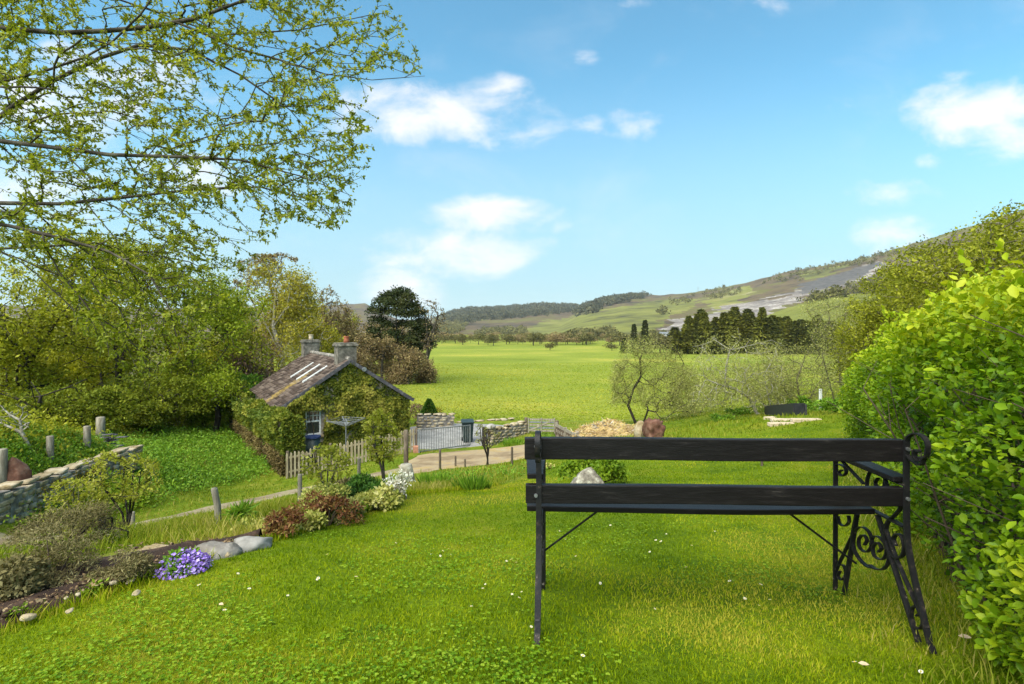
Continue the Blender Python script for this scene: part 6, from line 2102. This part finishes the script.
sapling('sapling', 'yellow green leafy sapling with forked stem in front of the picket fence', 384, 494, 412, 18, 26, .042, M['leaf_sapling'], M['bark'], 5, 90, -4, .40)
sapling('sapling', 'thin pale green sapling in front of the left end of the picket fence', 327, 505, 446, 26, 12, .045, M['leaf_sapling'], M['bark'], 5, 80, 0, .3, .3, .003)
sapling('multi_stem_bush', 'sparse bush of several dark stems on the verge before the yard gate', 488, 467, 424, 14, 5, .06, M['leaf_orchard'], M['bark_dark'], 7, 60, -2, .45, 0, .007)
sapling('garden_tree', 'thin stemmed yellow green young tree rising from the bed before the wall', 128, 545, 452, 42, 20, .05, M['leaf_sapling'], M['bark_dark'], 5, 150, -10, .45, .2, .004, 9.0)
sapling('garden_tree', 'low yellow green shrub in front of the mossy wall face', 75, 548, 480, 36, 20, .05, M['leaf_sapling'], M['twig_olive'], 5, 120, 0, .2, .6, .004, 8.2)

# bright bush behind the pointed rock
b = G(598, 488) + Vector((0, .35, 0)); b.z = gz1(b.x, b.y); w = m_at(b, 37)
bush('green_bush', 'bright green rounded bush behind the pointed rock, seen between the bench rails', 'bush', b, (w, w * .7, m_at(b, 27)), 3200, .045, M['leaf_bright'], M['twig'], None, 18, .34, rg, .6, 'oval', zc=.45)
b = G(545, 470)
bush('pale_flower_patch', 'small cream and red flowering patch just left of the green bush', 'plant', b, (m_at(b, 14), m_at(b, 9), m_at(b, 6)), 500, .05, M['leaf_varieg'], None, None, 8, .4, rg, .5, zc=.4)
# clipped conifer cone and shrubs by the yard
b = at(429, 29.2)
e = empty('clipped_conifer', b, 'small bright green conical conifer behind the yard wall', 'conifer')
n_ = 2600; t = rg.random(n_); a = rg.random(n_) * 6.28
H = (HY - 400) / F * 29.2 - b.z
rad = .62 * (1 - t) ** .8
pos = np.stack([rad * np.cos(a), rad * np.sin(a), H * t], -1)
leaves('crown', pos, unit(np.stack([np.cos(a), np.sin(a), .8 + 0 * a], -1) + rdir(n_, rg) * .5), rdir(n_, rg), .10 + .06 * rg.random(n_), M['leaf_conifer'], e, .5)
segs_mesh('trunk', [[0, 0, -.1]], [[0, 0, H * .5]], np.array([.05]), np.array([.03]), M['bark_dark'], e, 6)
b = at(436, 29.6)
bush('yellow_shrub', 'small yellow shrub right of the conical conifer', 'shrub', b, (.4, .35, (HY - 408) / F * 29.6 - b.z), 700, .10, M['leaf_yellow'], None, None, 8, .4, rg)
b = at(414, 29.4)
bush('russet_bush', 'low russet bush left of the conical conifer', 'shrub', b, (.75, .5, (HY - 405) / F * 29.4 - b.z), 900, .10, M['leaf_russet'], M['twig'], None, 8, .4, rg)
b = at(455, 31); 
for c, Y, px_, lab in ((512, 24, 10, 'grassy green tuft at the foot of the rubble wall'), (545, 24, 14, 'green tuft before the field gate')):
    b = at(c, Y); blades('verge_tuft', lab, b, .5, .35, 260, M['leaf_lush'])
# green plants by the bird table and the orchard edge
for c, r, w_, h_, lab in ((812, 413, 18, 10, 'lush green plant at the foot of the bird table'), (834, 414, 18, 14, 'lush green plant between the bird table and the leafy hedge'), (737, 415, 14, 7, 'green leafy tuft at the orchard edge above the far lawn'), (722, 421, 14, 6, 'lower green leafy tuft at the orchard edge, nearer the rusty stump'), (800, 408, 14, 12, 'dark green shrub right behind the raised bed')):
    b = G(c, r); bush('border_plant', lab, 'plant', b, (m_at(b, w_), m_at(b, w_) * .7, m_at(b, h_)), 700, .10, M['leaf_lush'], None, None, 9, .4, rg, .5, zc=.4)

# ---- brown clipped hedge beside the cottage
rg = np.random.default_rng(52)
A, B = G(286, 479), at(228, 29)
A = A + (B - A).normalized() * .75; A.z = gz1(A.x, A.y)
n_ = 26000
t = rg.random(n_); q = rg.random(n_) * 2.3
wd = .72
dx_, dy_ = B.x - A.x, B.y - A.y; Lh = math.hypot(dx_, dy_)
nx_, ny_ = -dy_ / Lh, dx_ / Lh       # towards the left side
if nx_ > 0: nx_, ny_ = -nx_, -ny_
H = (479 - 411) / F * A.y
Hs = H * (.92 - .22 * t) + (fbm(t * 9, t * 0 + 2, 3, 3) - .5) * .35
sd = q < 1
u_ = np.where(sd, 0, np.clip((q - 1) / .8, 0, 1)); front_ = q > 1.8
lum = fbm(t * 12 + 3, q * 3, 14, 3) - .5
u_ = np.where(front_, rg.random(n_), u_)
hz = np.where(sd, q, np.where(front_, rg.random(n_), 1.0))
tt = np.where(front_, -.012 - .02 * np.sin(hz * 3), t)
over = .28 * np.clip((hz - .45) / .55, 0, 1)
ins = -over + np.abs(rg.normal(size=n_)) * .10 - lum * .35
x = A.x + dx_ * tt + nx_ * (-(u_ * wd) - np.where(sd, ins, 0)); y = A.y + dy_ * tt + ny_ * (-(u_ * wd) - np.where(sd, ins, 0))
zz = gz(x, y) + hz * Hs - np.where(hz > .95, 2.2 * (u_ - .45) ** 2 * .8, 0) + np.where(~sd & ~front_, lum * .5, 0)
pos = np.stack([x, y, zz], -1)
k = n_
base_ = Vector((A.x, A.y, A.z))
hg = empty('clipped_hedge', base_, 'tall clipped hedge with brown side and green overhanging top beside the cottage', 'hedge')
out_ = np.stack([np.where(sd, nx_, 0), np.where(sd, ny_, np.where(front_, -1, 0)), np.where(sd | front_, .3, 1.0)], -1)
up_ = hz > .40 + .25 * lum
axs = unit(out_ * .5 + rdir(k, rg) * .8 + np.array([[0, 0, -.1]]))
nrs = unit(out_ * .6 + rdir(k, rg) * .7 + np.array([[0, 0, .4]]))
rnd_ = np.clip(.35 + lum * .9 + .4 * (rg.random(k) - .3), 0, 1)
M['leaf_hedge_top'] = mat_leaf('hedge_top_leaf', [(.03, .055, .007), (.085, .125, .014), (.17, .19, .022), (.29, .27, .04)], .25, .55, .25, .9, .8)
M['leaf_hedge_side'] = mat_leaf('bare_brown_hedge_side', [(.045, .035, .016), (.10, .075, .03), (.17, .13, .05), (.2, .18, .06)], .15, .7, .15, 1.2, .8)
leaves('green_top', pos[up_], axs[up_], nrs[up_], .10 + .08 * rg.random(up_.sum()), M['leaf_hedge_top'], hg, .5, 'diamond', rnd_[up_], origin=base_)
lo_ = ~up_
leaves('brown_side', pos[lo_], axs[lo_], nrs[lo_], .09 + .07 * rg.random(lo_.sum()), M['leaf_hedge_side'], hg, .4, 'diamond', rnd_[lo_], origin=base_)
p0, p1 = [], []
for i in range(150):
    t_ = rg.random(); o = rg.uniform(.1, wd - .1)
    a = np.array([dx_ * t_ - nx_ * o, dy_ * t_ - ny_ * o, 0]); a[2] = gz1(A.x + a[0], A.y + a[1]) - A.z - .1
    p0.append(a); p1.append(a + np.array([rg.normal() * .15, rg.normal() * .15, H * .85]))
segs_mesh('stems', p0, p1, np.full(150, .03), np.full(150, .012), M['twig'], hg, 5)
b = at(232, 31)
bush('yew_bush', 'bright green rounded evergreen behind the far end of the brown hedge', 'bush', at(246, 32.5), (1.3, 1.1, (HY - 374) / F * 32.5 - at(246, 32.5).z), 3600, .15, M['leaf_lush'], M['bark_dark'], None, 16, .36, rg, .5)

# ---- nettles and rough growth on the bank and terrace
def rough(name, poly, n, ln, mat, h, seed, clump=.35):
    r2 = np.random.default_rng(seed)
    P_ = []
    xs = [p[0] for p in poly]; ys = [p[1] for p in poly]
    V_ = np.array([[*G(c, r)] for c, r in zip(r2.uniform(min(xs), max(xs), 1200), r2.uniform(min(ys), max(ys), 1200)) if inpoly([c], [r], poly)[0]])
    w = V_[:, 1] ** 2; w /= w.sum()
    cs = V_[r2.choice(len(V_), int(n / 26), p=w)]
    c = np.repeat(cs, 26, 0); k = len(c)
    sz = np.repeat(.3 + 1.4 * r2.random(len(cs)) ** 2, 26)
    x = c[:, 0] + r2.normal(size=k) * clump; y = c[:, 1] + r2.normal(size=k) * clump
    pos = np.stack([x, y, gz(x, y) + h * sz * r2.random(k) ** .7], -1)
    o = leaves(name, pos, unit(rdir(k, r2) + np.array([[0, 0, .15]])), unit(rdir(k, r2) * .7 + np.array([[0, 0, 1]])), ln * (.6 + .8 * r2.random(k)), mat, None, .5, 'diamond', np.clip(.5 * np.repeat(r2.random(len(cs)), 26) + .5 * r2.random(k), 0, 1))
    tag(o, kind='stuff')


rough('bank_nettles', [(142, 432), (232, 428), (276, 466), (268, 474), (180, 494), (140, 500), (132, 470)], 22000, .10, M['leaf_lush'], .26, 61)
rough('terrace_nettles', [(-20, 446), (40, 436), (118, 434), (138, 444), (100, 456), (60, 466), (0, 484), (-20, 490)], 8000, .08, M['leaf_lush'], .13, 62, .28)
rough('terrace_scrub', [(-20, 424), (60, 414), (130, 416), (140, 434), (60, 440), (-20, 446)], 5000, .10, M['leaf_olive'], .28, 63, .4)
rough('wallside_growth', [(100, 470), (142, 474), (150, 505), (96, 520), (60, 530), (40, 545), (30, 536)], 7000, .09, M['leaf_bright'], .3, 64, .25)
rough('verge_growth', [(425, 476), (520, 468), (555, 476), (520, 474), (470, 478), (430, 484)], 1500, .06, M['leaf_lush'], .08, 65, .2)
# ------------------------------------------------------------------ grass, clover, daisies
rg = np.random.default_rng(71)
M['blade'] = mat_leaf('grass_blade', [(.085, .145, .002), (.19, .265, .004), (.29, .335, .009), (.42, .37, .05)], .4, .6, .1, .5, .55)
M['rough_blade'] = mat_leaf('rough_grass_blade', [(.09, .135, .005), (.18, .23, .012), (.28, .28, .035), (.42, .35, .11)], .4, .6, .2, .35, .6)
M['clover'] = mat_leaf('clover_leaf', [(.055, .13, .003), (.105, .205, .005), (.17, .275, .009), (.25, .34, .025)], .35, .5, .3, 2, .4)


def in_frame_pts(n, y0, y1, pxlo=-330, pxhi=1330, power=0.0):
    Y = np.exp(rg.uniform(math.log(y0), math.log(y1), n))
    X = (rg.uniform(pxlo, pxhi, n) - 512) / F * Y
    return X, Y


def tri_blades(name, x, y, h, w, mat, lean=.45, rnd=None):
    k = len(x)
    z = gz(x, y)
    a = rg.random(k) * 2 * np.pi
    tx, ty = np.cos(a), np.sin(a)
    la = rg.random(k) * 2 * np.pi
    lx, ly = np.cos(la) * lean * h * rg.random(k), np.sin(la) * lean * h * rg.random(k)
    b = np.stack([x, y, z - .004], -1)
    s = np.stack([tx * w / 2, ty * w / 2, 0 * w], -1)
    m = b + np.stack([lx * .35, ly * .35, h * .55], -1)
    t = b + np.stack([lx, ly, h], -1)
    V = np.stack([b - s, b + s, m + s * .8, t, m - s * .8], 1).reshape(-1, 3)
    i = np.arange(k)[:, None] * 5
    if rnd is None: rnd = rg.random(k)
    o = np_mesh(name, V, [i + np.array([[0, 1, 2, 4]]), i + np.array([[4, 2, 3]])], mat, None, {'rnd': np.repeat(rnd, 5)})
    return tag(o, kind='stuff')


x, y = in_frame_pts(420000, 1.45, 12)
k_ = (x > lawn_edge(y) + rg.normal(size=len(x)) * .03)
x, y = x[k_], y[k_]
pat = fbm(x * 1.1, y * 1.1, 81, 4); pat2 = fbm(x * 6, y * 6, 82, 3)
h = (.008 + .014 * rg.random(len(x))) * (.7 + .8 * pat2) * np.clip(1 + (y - 3) * .03, 1, 1.3)
w = .0022 + .0009 * y
rnd = np.clip(.42 + (pat - .5) * 2.4 + (fbm(x * .35 + 4, y * .35, 87, 3) - .5) * 1.1 + (rg.random(len(x)) - .5) * .7, 0, 1)
tri_blades('lawn_grass', x, y, h, w, M['blade'], .9, rnd)
# longer tufts along the foot of the hedge and the bed edge
s = hd[-1] * rg.random(9000); b_ = hbase(s)
x, y = b_[:, 0] - .12 + rg.normal(size=9000) * .16, b_[:, 1] + rg.normal(size=9000) * .12
tri_blades('hedge_foot_grass', x, y, .03 + .08 * rg.random(9000) ** 2, .003 + .001 * y, M['rough_blade'], .8)
y = rg.uniform(1.2, 8, 7000); x = lawn_edge(y) + rg.normal(size=7000) * .05
tri_blades('bed_edge_grass', x, y, .03 + .05 * rg.random(7000) ** 2, .0028 + .001 * y, M['blade'], .9)
# rough grass on the slopes beyond the lawn
x, y = in_frame_pts(150000, 3.2, 30)
k_ = (x < lawn_edge(y) - .1) | (y > 12)
soil = (y < 3.9) & (x > lawn_edge(y) - 1.2)
px_ = 512 + F * x / y
k_ &= ~soil
tc_ = np.array([[p.x, p.y] for p in cl_])
def dpoly(x, y, pl):
    d = np.full(len(x), 1e9)
    for (a, b) in zip(pl[:-1], pl[1:]):
        ab = b - a; t = np.clip(((x - a[0]) * ab[0] + (y - a[1]) * ab[1]) / (ab @ ab), 0, 1)
        d = np.minimum(d, np.hypot(x - a[0] - ab[0] * t, y - a[1] - ab[1] * t))
    return d
k_ &= dpoly(x, y, tc_) > .42 + .1 * rg.normal(size=len(x))
dv = np.array([[G(*c).x, G(*c).y] for c in ((398, 466), (418, 455), (466, 450), (500, 447), (556, 440), (560, 449), (515, 461), (480, 466), (430, 472), (402, 475))])
k_ &= ~inpoly(x, y, [tuple(q) for q in dv])
k_ &= ~((y > 22.5) & (px_ > 408) & (px_ < 512))
k_ &= ~((px_ > 560) & (px_ < 640) & (y > 18.5) & (y < 23))
cl2 = np.array(C0)
lx = (x - C0.x) * cca + (y - C0.y) * csa; ly = -(x - C0.x) * csa + (y - C0.y) * cca
k_ &= ~((lx > 0) & (lx < CW) & (ly > 0) & (ly < CLEN))
x, y = x[k_], y[k_]
pat = fbm(x * .5, y * .5, 83, 4)
rnd = np.clip(.42 + (pat - .5) * 1.6 + (rg.random(len(x)) - .5) * .7, 0, 1)
tri_blades('rough_grass', x, y, (.04 + .09 * rg.random(len(x)) ** 2) * (.6 + pat), .004 + .0012 * y, M['rough_blade'], 1.0, rnd)
x, y = in_frame_pts(70000, 30, 110, 250, 1000)
z_ = far_z(x, y, True)[1]
k_ = (z_ == 0) | (np.hypot(x, y) < 60)
x, y = x[k_], y[k_]
k_ = ~((512 + F * x / y < 300) & (y < 60)) & (y > 31)
x, y = x[k_], y[k_]
pat = fbm(x * .12, y * .12, 85, 4)
M['meadow_blade'] = mat_leaf('meadow_tuft', [(.15, .205, .013), (.222, .275, .022), (.29, .31, .032), (.40, .36, .05)], .3, .6, .2, .05, .5)
tri_blades('meadow_grass', x, y, (.03 + .05 * rg.random(len(x))), .06 + .0015 * y, M['meadow_blade'], 1.6, np.clip(.5 + (pat - .5) * 1.2 + (rg.random(len(x)) - .5) * .25, 0, 1))
# clover patch in the near lawn
n_ = 75000
x, y = in_frame_pts(n_, 1.5, 4.2, -100, 900)
px_, py_ = 512 + F * x / y, HY - F * gz(x, y) / y
cm = fbm(x * 1.3 + 9, y * 1.3, 91, 4)
cm = cm + .40 * np.exp(-((px_ - 290) / 220) ** 2 - ((py_ - 660) / 58) ** 2) + .5 * (fbm(x * 7, y * 7, 93, 3) - .5)
k_ = (rg.random(n_) < np.clip((cm - .54) / .6, 0, .42)) & (x > lawn_edge(y) + .05)
x, y = x[k_], y[k_]
k = len(x)
z = gz(x, y) + .010 + .016 * rg.random(k)
a0 = rg.random(k) * 6.28
pos, ax, nr_, rn = [], [], [], []
tilt = rg.normal(size=(k, 3)) * .28 + np.array([[0, 0, 1]])
rv = rg.random(k)
for j in range(3):
    a = a0 + j * 2.094
    pos.append(np.stack([x, y, z], -1)); ax.append(unit(np.stack([np.cos(a), np.sin(a), .1 + 0 * a], -1))); nr_.append(unit(tilt)); rn.append(rv)
o = leaves('clover', np.concatenate(pos), np.concatenate(ax), np.concatenate(nr_), np.tile(.005 + .005 * rg.random(k), 3), M['clover'], None, .95, 'oval', np.concatenate(rn))
tag(o, kind='stuff')

# daisies and fallen petals
ctr = mat_noise('daisy_centre', [(0, (.5, .35, .03)), (1, (.65, .5, .06))], 40, 2, .7, .1)
GDy = 'daisies in the lawn'
dz_ = empty('daisy', (0, 0, 0), 'tiny white daisy in the mown lawn', 'flower', GDy)
m_ = 11
a = np.arange(m_) / m_ * 6.283
leaves('petals', np.zeros((m_, 3)) + np.array([[0, 0, .034]]), unit(np.stack([np.cos(a), np.sin(a), .22 + 0 * a], -1)), np.tile([[0, 0, 1.]], (m_, 1)), np.full(m_, .0115), M['flower_white'], dz_, .42, 'oval')
MB().tube([(0, 0, .034), (0, 0, .038)], [.0045, .003], 8).build('centre', ctr, dz_)
segs_mesh('stem', [[0, 0, -.01]], [[0, 0, .035]], np.array([.001]), np.array([.001]), M['clover'], dz_, 4)
spots = [(512, 564), (517, 566), (508, 565), (480, 592), (487, 587), (513, 597), (520, 596), (516, 599), (530, 632), (315, 582), (318, 583), (235, 578), (247, 594), (222, 615), (200, 590), (355, 583), (470, 612), (436, 552), (441, 555), (445, 551), (450, 556), (433, 557), (439, 559), (448, 553),
         (655, 541), (662, 546), (668, 540), (690, 573), (731, 585), (745, 602), (757, 608), (765, 598), (770, 605), (758, 590), (841, 606), (579, 662), (921, 677), (855, 672), (610, 530), (570, 545), (556, 530), (330, 560), (395, 545), (286, 600), (650, 610), (651, 555), (600, 583), (575, 560), (690, 551), (712, 536)]
for i, (c, r) in enumerate(spots):
    p = G(c + rg.normal() * 1.5, r + rg.normal() * 1.5)
    o = dz_ if i == 0 else copy_tree(dz_)
    o.location = p; s = rg.uniform(.55, .9); o.scale = (s, s, s); o.rotation_euler = (rg.normal() * .3, rg.normal() * .3, rg.uniform(0, 6))
for c, r, L, lab in ((858, 672, .016, 'pale fallen leaf on the grass near the right rear bench foot'), (219, 611, .014, 'small pale petal scrap on the lawn below the purple flowers'), (958, 644, .02, 'buff pebble in the grass at the foot of the leafy hedge')):
    p = G(c, r)
    o = leaves('fallen_leaf', np.array([[0, 0, .035]]), np.array([[1., -.5, .1]]), np.array([[0, -.5, 1.]]), np.array([L * 2]), M['plank_pale'], None, .5, 'oval')
    o.location = p
    tag(o, lab, 'leaf')

# ------------------------------------------------------------------ air
hzm = bpy.data.materials.new('valley_haze')
hzm.use_nodes = True
n = N(hzm.node_tree)
pv = n.new('ShaderNodeVolumePrincipled', {'Color': (.90, .95, 1.0), 'Density': 0.00006, 'Anisotropy': 0.0})
n.new('ShaderNodeOutputMaterial', {'Volume': pv.outputs[0]})
ztop, zbot = float(gzv.max()) + 25, float(gzv.min()) - 1.5
hz_box = MB().box((0, 0, (ztop + zbot) / 2), (13200, 13200, ztop - zbot)).build('haze', hzm)
tag(hz_box, kind='stuff')
